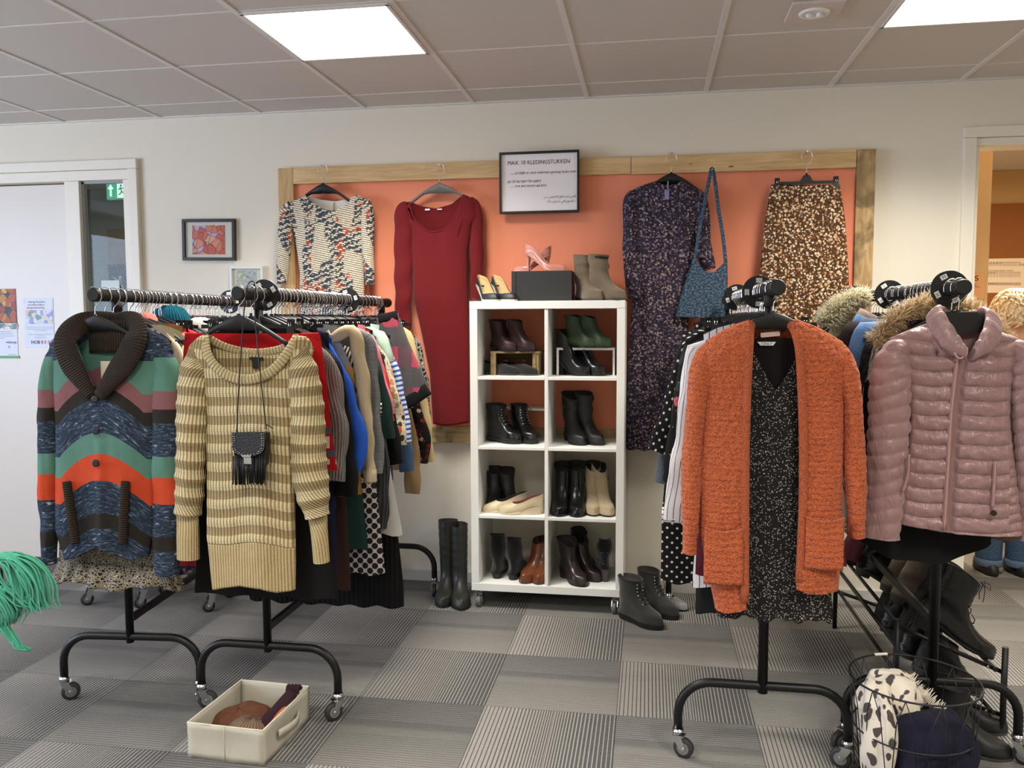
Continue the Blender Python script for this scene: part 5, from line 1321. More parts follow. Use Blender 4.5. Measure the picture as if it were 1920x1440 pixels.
gar('B', -1.165, 'cardigan', 'charcoal cable knit cardigan with a long pointed hem', 'cardigan', [(690, 640), (712, 760), (728, 860), (729, 930), (726, 990)], ribbed('charcoal_cable', (66, 68, 70), .018, .4), 992, .035)
gar('B', -1.11, 'top', 'soft pink thin top on the second rail', 'top', [(692, 605), (706, 643), (727, 720), (741, 777)], solid('pink', (226, 130, 146), .7), 800, .02)
gar('B', -1.055, 'blouse', 'tomato red blouse on the second rail', 'blouse', [(697, 620), (718, 685), (733, 740), (738, 790)], solid('tomato', (206, 42, 40), .7), 915, .035)
gar('B', -1.0, 'dress', 'black dress hanging lower than its neighbours, before the floral blouse', 'dress', [(700, 620), (722, 690), (744, 793), (757, 870)], blk, 905, .035)
gar('B', -.94, 'blouse', 'cream blouse with a busy coral, green and black flower print', 'blouse', [(700, 622), (728, 680), (748, 745), (762, 805), (761, 832)], floral('coral_floral', (216, 206, 180), [(206, 96, 66), (60, 54, 44), (150, 144, 90), (220, 206, 180), (216, 130, 96)], 34, .42, second=[(50, 46, 40), (120, 112, 70), (232, 220, 200)]), 850, .045)
gar('B', -.88, 'top', 'pale mint green top on the second rail', 'top', [(712, 606), (727, 635), (738, 680)], solid('mint', (176, 200, 182), .7), 800, .03)
gar('B', -.82, 'shirt', 'white shirt with blue ladder stripes', 'shirt', [(722, 630), (744, 680), (760, 747), (769, 800), (772, 828)], stripes_x('blue_ladder', (220, 226, 234), (52, 92, 176), .022, .55, vert=False), 850, .025)
gar('B', -.76, 'jacket', 'blue denim jacket sleeve showing below the striped shirt', 'jacket', [(722, 640), (748, 720), (764, 800), (773, 850), (777, 884)], melange('denim_blue', (64, 88, 120), (96, 122, 156), 300, 300), 900, .035)
gar('B', -.60, 'cardigan', 'camel brown cardigan with long drooping cuffs', 'cardigan', [(730, 640), (760, 740), (780, 810), (788, 880), (786, 925)], solid('camel', (150, 122, 88)), 880, .04)
gar('B', -.55, 'blouse', 'black blouse with a dark red print', 'blouse', [(736, 640), (770, 720), (794, 780), (806, 825), (803, 868)], floral('red_black', (26, 20, 20), [(120, 36, 34), (30, 22, 22), (150, 60, 44), (196, 182, 150)], 40, .4), 850, .035)
gar('B', -.50, 'cardigan', 'pale yellow cardigan near the back of the second rail', 'cardigan', [(748, 606), (772, 630), (790, 700), (806, 780), (814, 866)], solid('butter', (200, 178, 130), .8), 850, .028)
gar('B', -.45, 'blouse', 'black and white printed blouse, last before the wall on the second rail', 'blouse', [(758, 615), (786, 645), (800, 700), (808, 780)], leopard('black_white_print', (216, 210, 200), (22, 20, 22), 50), 800, .03)
# long things low down
gar('B', -1.655, 'dress', 'long black dress reaching low behind the striped sweater', 'dress', [(606, 640), (618, 760), (630, 880)], solid('black_crepe', (22, 20, 22)), 1124, .03, bw=.22, hemw=.285, nosleeve=True)
gar('B', -1.515, 'skirt', 'dark navy skirt of medium length on the second rail', 'skirt', [(616, 612), (624, 800), (632, 1060)], navy, 1075, top='clip', T=.014)
gar('B', -1.325, 'skirt', 'dark brown long skirt with a rust edge', 'skirt', [(632, 612), (646, 850), (658, 1100)], stripes_x('brown_rust', (54, 32, 28), (122, 70, 40), .3, .85), 1105, top='clip', T=.014)
gar('B', -1.255, 'skirt', 'bottle green midi skirt on the second rail', 'skirt', [(650, 612), (672, 850), (690, 1025)], solid('green_skirt', (34, 62, 58)), 1032, top='clip', T=.014)
gar('B', -1.195, 'skirt', 'white skirt printed with dark oval ogee shapes', 'skirt', [(668, 612), (704, 900), (722, 1070)], dots('ogee', (216, 210, 206), (44, 34, 38), .030, .42), 1077, top='clip', T=.014)
gar('B', -1.14, 'skirt', 'white skirt with a black side stripe', 'skirt', [(676, 612), (728, 860), (755, 1000)], stripes_x('white_trim', (208, 204, 200), (24, 24, 26), .55, .93), 1003, top='clip', T=.014)
gar('B', -1.085, 'skirt', 'black pleated maxi skirt, lowest hem on the second rack', 'skirt', [(682, 612), (730, 860), (757, 1100)], ribbed('black_pleats', (20, 19, 20), .022, .4, knit=False), 1139, top='clip', T=.015)
gar('B', -.97, 'skirt', 'deep red short skirt on the second rail', 'skirt', [(690, 612), (724, 760), (733, 915)], solid('deep_red', (150, 18, 28)), 918, top='clip', T=.014)
# plaid wool skirt hooked on the rail end, turned outwards
def fuzzyplaid():
    k = fab('fuchsia_mohair_plaid', .98, sheen=.3); u = k.uv(); x, y, _ = k.sep(u)
    fx = k.m1('FRACT', k.m1('ADD', k.m1('MULTIPLY', x, 7), .2)); fy = k.m1('FRACT', k.m1('MULTIPLY', y, 5.2)); n = k.noise(u, 40, 3, .7)
    a = k.m1('GREATER_THAN', k.m1('ADD', fx, k.m1('MULTIPLY', n, .25)), .6); b = k.m1('GREATER_THAN', k.m1('ADD', fy, k.m1('MULTIPLY', n, .25)), .62)
    col = k.mix(k.m1('MULTIPLY', b, .8), srgb(54, 52, 54), srgb(92, 28, 50)); col = k.mix(k.m1('MULTIPLY', a, .45), col, srgb(30, 26, 30)); col = k.mix(k.m1('MULTIPLY', a, b), col, srgb(186, 26, 70))
    col = k.mix(k.m1('MULTIPLY', k.noise(u, 260, 2), .4), col, srgb(140, 130, 134)); k.col(col); k.bump(k.noise(u, 200, 3, .8), .9, .006); return k.done()
y = -.665; cx = at(732, 560, y).x
t = thing('skirt', 'fuzzy grey and fuchsia plaid skirt clipped near the wall end of the second rail', 'skirt', (cx, y, RZ), GRP['B'])
FP = fuzzyplaid(); L = fz(px2zx([(706, 600), (718, 650), (730, 700), (746, 762)], y)); Rr = fz(px2zx([(748, 592), (766, 640), (786, 685), (806, 728)], y))
tf = fxz(px2xz([(690, 604), (716, 592), (750, 586)], y)); hm = fxz(px2xz([(740, 768), (775, 752), (808, 732)], y))
for s_ in (-1, 1): panel(L, Rr, tf, hm, y, 30, 50, folds(.007, 2, 1, 1, cx, .1, 1.5, .4, fine=.002), None, .02, s_).build('front_panel' if s_ < 0 else 'back_panel', FP, t, world=True)
q = [(712, 598), (730, 594), (747, 590)]; band([(at(a, b, y).x, at(a, b, y).z) for a, b in q], [y-.018]*3, .020, .004).build('waistband', blk, t, world=True)
q = [(747, 764), (776, 748), (805, 728)]; band([(at(a, b, y).x, at(a, b, y).z) for a, b in q], [y-.020]*3, .030, .004).build('hem_band', blk, t, world=True)
o = hanger('bar', (rack_pt('B', -.665), -.665, RZ), 'black clip hanger holding the fuchsia plaid skirt', HG['B'], w=.16, clips=.115); o.rotation_euler = (0, -.22, .0)

# ---- leftmost rail
gar('A', -1.725, 'dress', 'leopard print dress with a ruffled hem, behind the patchwork cardigan', 'dress', [(312, 632), (326, 690), (333, 780), (330, 860)], leopard('leopard_dress', sc=120), 1072, .035, hemw=.235, fl=.006)
lp = [o for o in COL.objects if o.name.startswith('dress') and o.get('label', '').startswith('leopard')][0]
cx = rack_pt('A', -1.725); zt = at(200, 1056, -1.725).z; zb2 = at(200, 1094, -1.725).z
g = MB(); rings = []
for j in range(9):
    v = j/8; rg_ = []
    for i in range(120):
        a = 2*pi*i/120; rx = lerp(.236, .268, v); ry_ = lerp(.020, .045, v); w_ = (.002+.010*v)*sin(a*17+2*sin(a*3))
        rg_.append((cx+(rx+w_)*cos(a), -1.725+(ry_+w_*1.0)*sin(a), lerp(zt, zb2+.012*sin(a*5), v)))
    rings.append(rg_)
g.loft(rings, True, False, False, uvw=lambda i, j: (j/120*1.2, -i*.012)); g.build('ruffle', leopard('leopard_ruffle', sc=92), lp, world=True, solid=.002)
gar('A', -1.62, 'blouse', 'navy and white flower print blouse', 'blouse', [(318, 636), (333, 690), (341, 780), (338, 900)], floral('navy_white', (40, 40, 76), [(214, 212, 220), (60, 56, 96), (190, 190, 206)], 40, .36), 960, .03)
gar('A', -1.56, 'cardigan', 'oatmeal cardigan next to the navy flower print', 'cardigan', [(328, 620), (344, 670), (352, 760), (350, 900)], solid('oatmeal', (196, 182, 156)), 930, .04)
gar('A', -1.50, 'sweater', 'pale sage green sweater on the leftmost rail', 'sweater', [(340, 622), (352, 680), (360, 780)], solid('sage', (188, 188, 148)), 900, .04)
gar('A', -1.45, 'top', 'caramel brown thin top on the leftmost rail', 'top', [(344, 612), (360, 660), (366, 760)], solid('caramel', (150, 110, 66)), 860, .03)
gar('A', -1.39, 'shirt', 'hot pink shirt on the leftmost rail', 'shirt', [(350, 600), (366, 640), (374, 740)], solid('hot_pink', (226, 70, 110), .7), 860, .03)
gar('A', -1.33, 'blouse', 'poppy red blouse with a folded collar on the leftmost rail', 'blouse', [(352, 594), (370, 630), (378, 740)], solid('poppy', (212, 44, 48), .6), 900, .03)
gar('A', -1.27, 'sweater', 'dark petrol sweater with a teal roll collar on the leftmost rail', 'sweater', [(356, 594), (374, 640), (380, 760)], solid('petrol', (40, 48, 60)), 900, .03)
gar('A', -1.21, 'dress', 'dark red long dress, hem showing beside the striped sweater cuff', 'dress', [(352, 596), (368, 640), (378, 800), (392, 1060)], solid('maroon', (112, 14, 22)), 1062, .022)
gar('A', -1.15, 'cardigan', 'white fluffy cardigan on the leftmost rail', 'cardigan', [(366, 590), (384, 620), (392, 760)], solid('fluffy_white', (226, 222, 212), .98, sc=90), 880, .035)
gar('A', -1.06, 'blouse', 'black blouse with small white marks on the leftmost rail', 'blouse', [(378, 590), (396, 620), (402, 760)], dots('black_specks', (24, 22, 24), (210, 206, 200), .02, .3, 1), 880, .03)
gar('A', -.98, 'shirt', 'light blue shirt on the leftmost rail', 'shirt', [(388, 586), (404, 620), (410, 760)], solid('light_blue', (164, 190, 212), .7), 880, .03)
gar('A', -.90, 'sweater', 'charcoal sweater toward the back of the leftmost rail', 'sweater', [(396, 586), (414, 620), (420, 760)], ch, 880, .03)
gar('A', -.80, 'blouse', 'black and cream printed blouse toward the back of the leftmost rail', 'blouse', [(404, 584), (424, 620), (430, 760)], leopard('cream_black', (204, 196, 176), (26, 24, 26), 50), 880, .03)
gar('A', -.70, 'sweater', 'black sweater closest to the wall on the leftmost rail', 'sweater', [(412, 584), (432, 620), (438, 760)], blk, 880, .03)
# hood-like collars standing up above the hangers
def collar_lump(par, k, y, x0, x1, z, h, mat, nm='hood'):
    cx = rack_pt(k, y); g = MB(); rings = []
    for j in range(7):
        v = j/6; rg_ = []
        for i in range(24):
            a = 2*pi*i/24; s_ = sqrt(max(0, 1-(v*.97)**5))*(.72+.28*sst(0, .3, v))
            rg_.append((cx+(x0+x1)/2+(x1-x0)/2*s_*cos(a)*(1-.30*v*v), y+.035*s_*sin(a)*(1-.3*v), z+h*v+.008*nz(cos(a)*2, sin(a)*2, v*3)))
        rings.append(rg_)
    g.loft(rings, uvw=lambda i, j: (j*.02, i*.02)); g.build(nm, mat, par, world=True)
def byl(s): return [o for o in COL.objects if o.get('label', '').startswith(s)][0]
tk = ribbed('teal_rib', (24, 104, 124), .012, .5)
collar_lump(byl('dark petrol sweater with a teal roll collar on the leftmost rail'), 'A', -1.27, -.09, .12, RZ-.145, .115, tk, 'roll_collar')
collar_lump(byl('caramel brown thin top on the leftmost rail'), 'A', -1.45, -.055, .065, RZ-.145, .085, solid('salmon_knit', (196, 120, 108)), 'roll_collar')
collar_lump(byl('white fluffy cardigan on the leftmost rail'), 'A', -1.15, .01, .17, RZ-.165, .085, solid('fluffy_collar', (228, 224, 216), .98), 'collar')

# ---- rail behind the orange cardigan
burg = solid('burgundy', (82, 24, 42))
gar('C', -1.60, 'shirt', 'burgundy long shirt right behind the orange cardigan', 'shirt', [(1345, 640), (1322, 690), (1308, 780), (1306, 1000), (1310, 1060)], burg, 1076, .035)
st_ = stripes_x('white_black_stripe', (226, 222, 224), (34, 32, 38), .023, .88, wob=.012)
gar('C', -1.54, 'shirt', 'white shirt with thin black stripes and wide cuffs', 'shirt', [(1318, 628), (1290, 660), (1276, 740), (1262, 850), (1248, 930), (1244, 975)], st_, 1096, .058, cuff=stripes_x('cuff_stripe', (226, 222, 224), (30, 28, 34), .018, .8, vert=False), bw=.19, hemw=.222)
gar('C', -1.48, 'trousers', 'plain black trousers hanging low behind the striped shirt', 'trousers', [(1318, 612), (1308, 800), (1304, 1150)], solid('black_twill', (30, 30, 32)), 1148, top='clip', T=.018)
gar('C', -1.42, 'jacket', 'black jacket left of the white striped shirt', 'jacket', [(1300, 628), (1290, 655), (1280, 740), (1274, 830)], blk, 860, .03)
BF = floral('black_rose', (22, 20, 22), [(196, 96, 100), (22, 20, 22), (206, 186, 130), (216, 140, 136), (22, 20, 22), (40, 56, 60)], 22, .34, second=[(22, 20, 22), (22, 20, 22), (190, 170, 120), (22, 20, 22)])
gar('C', -1.36, 'blouse', 'black blouse with pink and cream roses', 'blouse', [(1296, 632), (1278, 665), (1262, 760), (1248, 850), (1243, 905)], BF, 900, .045)
PD = dots('polka', (18, 17, 19), (228, 226, 220), .028, .15)
gar('C', -1.28, 'dress', 'black polka dot dress with flared sleeves', 'dress', [(1292, 606), (1272, 660), (1252, 730), (1234, 790), (1214, 846)], PD, 900, .040, bw=.19, hemw=.2)
gar('C', -1.20, 'shirt', 'denim shirt with its cuff below the polka dot dress', 'shirt', [(1290, 620), (1262, 700), (1240, 830), (1228, 905)], melange('denim_dark', (60, 72, 88), (110, 124, 140), 300, 300), 880, .03)
gar('C', -1.12, 'trousers', 'black polka dot wide trousers', 'trousers', [(1282, 606), (1256, 800), (1241, 960), (1239, 1088)], PD, 1090, top='clip', T=.020)
gar('C', -1.05, 'jeans', 'blue jeans clipped by the waist, top edge below the blue bag', 'jeans', [(1302, 598), (1300, 800)], melange('jeans', (58, 82, 112), (88, 114, 148), 300, 300), 900, top='clip', T=.014)
gar('C', -.92, 'trousers', 'black trousers at the back of the rail by the white shelf', 'trousers', [(1284, 606), (1276, 800)], blk, 1060, top='clip', T=.015)
gar('C', -.80, 'skirt', 'black plain skirt closest to the board behind the orange cardigan', 'skirt', [(1296, 604), (1290, 760)], blk, 960, top='clip', T=.014)
HT = dots('houndstooth', (200, 196, 190), (30, 30, 34), .011, .42)
gar('C', -1.66, 'dress', 'black and white houndstooth dress peeking out right of the orange cardigan', 'dress', [(1585, 650), (1602, 760), (1592, 1000), (1576, 1140)], HT, 1150, .02, bw=.16, hemw=.17, nosleeve=True, xoff=.055)
gar('C', -1.50, 'skirt', 'dusty red skirt hem showing right of the orange cardigan', 'skirt', [(1500, 610), (1560, 900), (1588, 1058)], solid('dusty_red', (156, 60, 66)), 1062, top='clip', T=.014, xoff=.13)

# ---- rightmost rail with coats
def fur_mat(name, a, b):
    k = Mat(name, .9, .2, sheen=.4); h = k.n('ShaderNodeObjectInfo').outputs['Random']; o = k.obj(); n = k.noise(o, 60, 2); k.col(k.mix(n, srgb(a), srgb(b))); return k.done()
def fur(par, path, r, n, ln, mat, seed, droop=.3, nm='fur_trim', lean=(0, -.2, .2)):
    """a fur trim: a soft core with many tapered tufts"""
    rr = random.Random(seed); Q = catmull([Vector(p) for p in path], 8); core = MB().tube(Q, [r*.75*(.5+.5*sin(pi*clamp(i/(len(Q)-1)*.9+.05))) for i in range(len(Q))], 12)
    g = core
    for i in range(n):
        t_ = rr.random()*(len(Q)-2); k_ = int(t_); p = Q[k_].lerp(Q[k_+1], t_-k_); d = (Q[k_+1]-Q[k_]).normalized()
        v = Vector((rr.gauss(0, 1), rr.gauss(0, 1), rr.gauss(0, 1))); v = (v-d*v.dot(d)).normalized(); v = (v+Vector(lean)).normalized()
        b = p+v*r*.6; e = b+v*ln*rr.uniform(.6, 1.2)+d*rr.uniform(-.5, .5)*ln+Vector((0, 0, -droop*ln*rr.random())); m_ = b.lerp(e, .5)+Vector((0, 0, .15*ln))*rr.random()
        s_ = v.cross(d).normalized()*rr.uniform(.0012, .0026); s2 = d*.0012
        b0 = len(g.v); g.v += [b+s_, b-s_, b+s2*1.5, m_+s_*.8, m_-s_*.8, m_+s2*1.2, e]
        for q in ((0, 1, 4, 3), (1, 2, 5, 4), (2, 0, 3, 5)): g.face([b0+x for x in q], True)
        for q in ((3, 4, 6), (4, 5, 6), (5, 3, 6)): g.face([b0+x for x in q], True)
    o = g.build(nm, mat, par, world=True); return o
brn = solid('brown_suede', (92, 70, 54), .9, .12)
t = gar('D', -1.602, 'coat', 'brown suede coat with a tan fur trimmed hood behind the padded jacket', 'coat', [(1690, 610), (1660, 650), (1644, 720), (1634, 820), (1630, 950)], brn, 1000, .055, T=.024, bw=.23)
y = -1.60; Wp = lambda px, py, y: tuple(at(px, py, y))
fur(t, [Wp(1642, 646, -1.635), Wp(1668, 612, -1.62), Wp(1700, 588, -1.60), Wp(1738, 574, -1.585), Wp(1775, 566, -1.57), Wp(1830, 590, -1.585), Wp(1862, 622, -1.62), Wp(1880, 650, -1.64)], .020, 2600, .042, fur_mat('tan_fur', (230, 204, 156), (170, 138, 94)), 3)
t = gar('D', -1.52, 'coat', 'cream shearling coat with greyish sleeve edge', 'coat', [(1672, 600), (1646, 640), (1628, 690), (1616, 800), (1612, 940)], melange('grey_shearling', (96, 92, 86), (206, 196, 172), 60, 60), 980, .05, T=.022)
collar_lump(t, 'D', -1.52, -.15, .02, RZ-.175, .055, solid('cream_pile', (226, 212, 176), .98, sc=120), 'collar')
t = gar('D', -1.43, 'coat', 'black fur coat hanging in the middle of the rightmost rail', 'coat', [(1654, 604), (1630, 640), (1612, 690), (1604, 800), (1602, 940)], melange('black_fur', (20, 20, 21), (58, 58, 60), 90, 60), 1000, .055, T=.024)
t = gar('D', -1.34, 'jacket', 'blue denim jacket with stitched yoke and white pile collar', 'jacket', [(1640, 590), (1612, 620), (1592, 650), (1586, 700), (1586, 850)], melange('denim_mid', (84, 118, 168), (120, 152, 198), 300, 300), 900, .05, T=.022)
collar_lump(t, 'D', -1.34, -.16, .03, RZ-.170, .075, solid('white_pile', (232, 230, 214), .98, sc=120), 'collar')
t = gar('D', -1.25, 'jacket', 'washed grey denim jacket behind the blue denim one', 'jacket', [(1640, 584), (1618, 606), (1602, 640), (1590, 720)], melange('denim_grey', (74, 82, 100), (110, 120, 140), 300, 300), 900, .04, T=.02)
t = gar('D', -1.16, 'coat', 'dark brown coat toward the back of the rightmost rail', 'coat', [(1612, 596), (1590, 616), (1572, 650), (1566, 760)], solid('dark_brown', (48, 34, 32)), 980, .05, T=.022)
t = gar('D', -1.07, 'jacket', 'blue grey jacket toward the back of the rightmost rail', 'jacket', [(1618, 586), (1600, 602), (1584, 630)], solid('blue_grey', (72, 104, 140)), 900, .04, T=.02)
t = gar('D', -.98, 'jacket', 'taupe satin jacket toward the back of the rightmost rail', 'jacket', [(1626, 576), (1604, 592), (1590, 630)], solid('taupe', (110, 92, 84), .5), 900, .04, T=.02)
olv = solid('olive_parka', (176, 168, 128), .8)
t = gar('D', -.86, 'parka', 'olive parka with a pale fur trimmed hood, nearest the board', 'parka', [(1600, 578), (1572, 604), (1548, 640), (1540, 720), (1538, 850)], olv, 960, .055, T=.026)
fur(t, [Wp(1546, 610, -.93), Wp(1562, 588, -.92), Wp(1582, 572, -.90), Wp(1606, 562, -.88), Wp(1632, 560, -.86)], .024, 2200, .050, fur_mat('pale_fur', (232, 222, 190), (190, 178, 136)), 5, lean=(-.3, -.4, .4))
t = gar('D', -.76, 'coat', 'navy wool coat near the wall end of the rightmost rail', 'coat', [(1598, 574), (1574, 604), (1560, 660)], navy, 980, .04, T=.02)
t = gar('D', -.66, 'coat', 'charcoal wool coat near the wall end of the rightmost rail', 'coat', [(1590, 574), (1566, 604), (1552, 660)], ch, 980, .04, T=.02)
t = gar('D', -1.650, 'coat', 'long black coat whose hem hangs below the padded jacket', 'coat', [(1700, 620), (1676, 680), (1668, 800), (1662, 920)], solid('black_wool', (16, 15, 16)), 1050, .04, T=.020, bw=.20, hemw=.212, nosleeve=True, xoff=-.066, hemc=1.6)
# spare hangers crowding the rails
def crowd(k, y0, y1, n, lab, seed):
    rr = random.Random(seed)
    for i in range(n):
        y = lerp(y0, y1, (i+.5)/n)+rr.uniform(-.008, .008); kind = 'curved' if rr.random() < .8 else 'bar'
        o = hanger(kind, (rack_pt(k, y), y, RZ), lab, HG[k]+' without visible clothes', w=.19 if kind == 'curved' else .17, clips=None if kind == 'curved' else .13, hflip=rr.random() < .35)
        o.rotation_euler.y = rr.uniform(-.03, .03); o.rotation_euler.z += rr.uniform(-.13, .13)
crowd('B', -1.60, -.70, 28, 'black hanger in the tight row on the second rail', 1)
crowd('B', -.42, -.28, 8, 'black hanger in the tight row on the second rail', 2)
crowd('A', -1.69, -.40, 26, 'black hanger in the row on the leftmost rail', 3)
crowd('C', -1.40, -.34, 26, 'black hanger in the row on the rail behind the orange cardigan', 4)
crowd('D', -1.50, -.30, 16, 'black hanger in the row on the rightmost rail', 5)
# ------------------------------------------------------------------ shoes
def leather(name, c, rough=.35, spec=.5, wr=.5, suede=False):
    k = Mat('leather_'+name, .95 if suede else rough, .2 if suede else spec, sheen=.3 if suede else 0); o = k.obj(); cc = srgb(c)
    n = k.noise(o, 18, 3, .6, .6); k.col(k.mix(n, tuple(q*.78 for q in cc[:3])+(1,), tuple(min(1, q*1.12) for q in cc[:3])+(1,)))
    k.bump(k.noise(k.map(o, (30, 30, 55)), 1, 3, .6, .8), wr*.4, .006); k.bump(k.noise(o, 500, 1), .15, .001); return k.done()
LB = leather('black_shiny', (20, 20, 22), .24); LBM = leather('black_matt', (24, 23, 24), .5); LBS = leather('black_suede', (16, 16, 17), suede=True)
LACE = plain('lace_black', (38, 38, 38), .45)
SOLE = plain('sole_black', (20, 19, 19), .6); SOLEG = plain('sole_grey', (70, 66, 62), .7); SOLEW = plain('sole_cream', (206, 198, 178), .6)
INS = plain('insole_tan', (196, 172, 120), .6, noise=.1)
HWT = [(0, 0), (.012, .13), (.04, .22), (.10, .30), (.20, .335), (.35, .345), (.5, .40), (.62, .475), (.70, .5), (.78, .485), (.87, .40), (.94, .27), (.98, .15), (1, 0)]
HWP = [(0, 0), (.012, .13), (.04, .21), (.10, .285), (.20, .31), (.35, .32), (.5, .38), (.60, .45), (.68, .455), (.78, .35), (.88, .20), (.95, .09), (.985, .03), (1, 0)]
def ringf(L, Wd, tab, xb, xf, zf_, blend=0, ws=.04, sc=1.0, lift=lambda s: 0, N=36, lk=1.0):
    r = []
    for i in range(N):
        a = 2*pi*i/N; t = (1-cos(a))/2; x = lerp(xb, xf, t); sg_ = 1 if a < pi else -1
        foot = interp(tab, clamp(x/L))*Wd*sc
        edge = min(1, sqrt(max(0, 1-abs(2*t-1)**4)))
        f2 = foot if blend == 0 and xb <= .001 and xf >= L*.999 else min(foot*1.0 if foot > 0 else 0, 9)*edge
        el = ws*sqrt(max(0, 1-(2*t-1)**2))
        y = sg_*lerp(f2, el, blend)
        r.append(Vector((x, y, zf_(t)+lift(x/L)*lk)))
    return r
def make_shoe(name, label, pos, ang, kind='ankle', L=.26, Wd=.094, H=.15, hh=.03, upper=None, sole=None, pointed=False, heel='block', group=None, inner=None, laces=False, lean=0.0, shaft=.048, studs=False, cut=False, slouch=False, sole_t=.008, seed=0, topf=0.0, rx=0.0):
    t = thing(name, label, 'boot' if kind == 'ankle' else 'shoe', pos, group); t.rotation_euler = (rx, 0, ang)
    tab = HWP if pointed else HWT; upper = upper or LBM; sole = sole or SOLE; inner = inner or INS
    hl = max(0, hh-sole_t)
    lift = lambda s: hl*(1-sst(.16, .66, s))
    R = lambda *a, **k_: ringf(L, Wd, tab, *a, lift=lift, **k_)
    z0 = sole_t; g = MB()
    th = .040 if not pointed else .030       # toe box height
    cst = lambda z: (lambda t_: z)
    if kind == 'ankle':
        rings = [R(0, L, cst(z0), sc=.96), R(0, L, cst(z0+.006), sc=1.03), R(-.001, L*.998, cst(z0+.018), sc=1.04), R(-.002, L*.985, cst(z0+th*.72), sc=1.0), R(-.002, L*.955, cst(z0+th*.95), sc=.95),
                 R(-.002, L*.90, cst(z0+th*1.08), sc=.93), R(-.001, L*.82, cst(z0+th*1.22), sc=.92), R(0, L*.74, cst(z0+th*1.42), sc=.92), R(0, L*.66, cst(z0+th*1.75), sc=.92, blend=.25, ws=.043),
                 R(.001, L*.585, cst(z0+th*2.15), blend=.55, ws=.043), R(.003, L*.53, cst(z0+th*2.55), blend=.85, ws=.042), R(.006, L*.495, cst(z0+th*3.0), blend=1, ws=.042)]
        zt = z0+th*3.0; n = max(2, int((H-zt)/.016))
        for i in range(1, n+1):
            v = i/n; z = lerp(zt, H, v); fr_ = lerp(L*.49, L*.47+max(0, shaft-.045)*1.2, v); wob = (.006*sin(i*1.9+seed) if slouch else .0015*sin(i*2.3+seed))
            rings.append(R(.006-.004*v-max(0, shaft-.045)*v+wob, fr_+wob, (lambda z_, v_: (lambda t_: z_+topf*v_*t_))(z, v if i == n else v*.5), blend=1, ws=lerp(.042, shaft, v)+wob*.6))
        if lean:
            for i, r in enumerate(rings):
                k_ = max(0, r[0].z-z0-th*2)/.1
                for q in r: q.x += lean*k_
        topr = rings[-1]; c = sum(topr, Vector())/len(topr)
        g.loft(rings, cap0=False, cap1=False); u = g.build('upper', upper, t)
        inn = [[c+(q-c)*.985 for q in topr]]
        for dz, k_ in ((.003, .95), (.014, .88), (.026, .78)): inn.append([c+(q-c)*k_-Vector((0, 0, dz)) for q in topr])
        MB().loft(inn, cap0=False).build('lining', plain('boot_lining', (46, 40, 38), .8) if inner is INS else inner, t)
        if not slouch and not cut:
            MB().tube([q+Vector((0, 0, .0)) for q in topr], .0018, 6, loop=True).build('top_binding', upper, t)
        if cut:
            for sy in (-1, 1): MB().tube([(L*.30, sy*.041, .085+hl), (L*.24, sy*.044, .105+hl), (L*.20, sy*.043, .125+hl)], [.004, .009, .006], 10, ry=[.001, .0012, .001]).build('cut_out', SOLE, t)
        if laces:
            lg = MB(); n = 6
            for i in range(n):
                v = i/(n-1); z = lerp(z0+th*2.0, H-.018, v); 
                # front of the shoe at this height
                fx = interp([(z0+th*1.22, L*.82), (z0+th*1.42, L*.74), (z0+th*1.75, L*.66), (z0+th*2.15, L*.585), (z0+th*2.55, L*.53), (z0+th*3, L*.495), (H, L*.48)], z)+hl*0
                zz_ = z+lift(fx/L); w = .016
                lg.tube([(fx-.004, -w, zz_), (fx+.0055, 0, zz_+.003), (fx-.004, w, zz_)], .0020, 6)
                if i < n-1: lg.tube([(fx-.004, -w, zz_), (fx+.003, 0, zz_+(H-z0)/n*.45), (fx-.008, w, zz_+(H-z0)/n*.8)], .0020, 6)
                for sy in (-1, 1): MB().tube([(fx-.006, sy*(w+.003), zz_), (fx-.0015, sy*(w+.004), zz_+.001)], [.0042, .0034], 8).build('eyelet', M['chrome'], t)
            top = Vector((L*.49, 0, H-.02+hl))
            for sy in (-1, 1):
                lg.tube(catmull([top, top+Vector((.02, sy*.018, .008)), top+Vector((.028, sy*.028, -.010)), top+Vector((.012, sy*.012, -.004)), top], 5), .0016, 6)
                lg.tube(catmull([top, top+Vector((.016, sy*.010, -.012)), top+Vector((.022, sy*.022, -.040)), top+Vector((.03, sy*.016, -.062))], 5), .0016, 6)
            lg.build('laces', LACE, t)
        if studs:
            sg2 = MB(); rr = random.Random(3)
            for i in range(70):
                a = rr.uniform(-1.9, 1.9); z = rr.uniform(.035, .10)+hl; x = .046-.047*cos(a); y = .032*sin(a); sg2.tube([(x, y, z), (x-.0025*cos(a), y+.0025*sin(a), z)], [.002, .0008], 6)
            sg2.build('studs', M['chrome'], t)['kind'] = 'stuff'
    else:
        hi = .052 if kind == 'pump' else .060; thr = .76 if kind == 'pump' else .60; zf = z0+th*(.80 if kind == 'pump' else 1.25); dip = .016 if kind == 'pump' else .010
        if kind == 'wedge': thr = .70
        zc = lambda zb, zf__, d: (lambda t_: lerp(zb, zf__, t_**.8)-d*sin(pi*t_))
        rings = [R(0, L, cst(z0), sc=.94), R(0, L, cst(z0+.004), sc=1.0), R(-.002, L*.995, zc(z0+hi*.4, z0+th*.4, 0), sc=1.02), R(-.003, L*.96, zc(z0+hi*.65, z0+th*.65, .002), sc=.96), R(-.003, L*.90, zc(z0+hi*.8, z0+th*.80, .006), sc=.93),
                 R(-.002, L*(thr+.07), zc(z0+hi*.92, lerp(z0+th*.8, zf, .6), dip*.7), sc=.92), R(0, L*thr, zc(z0+hi, zf, dip), sc=.92)]
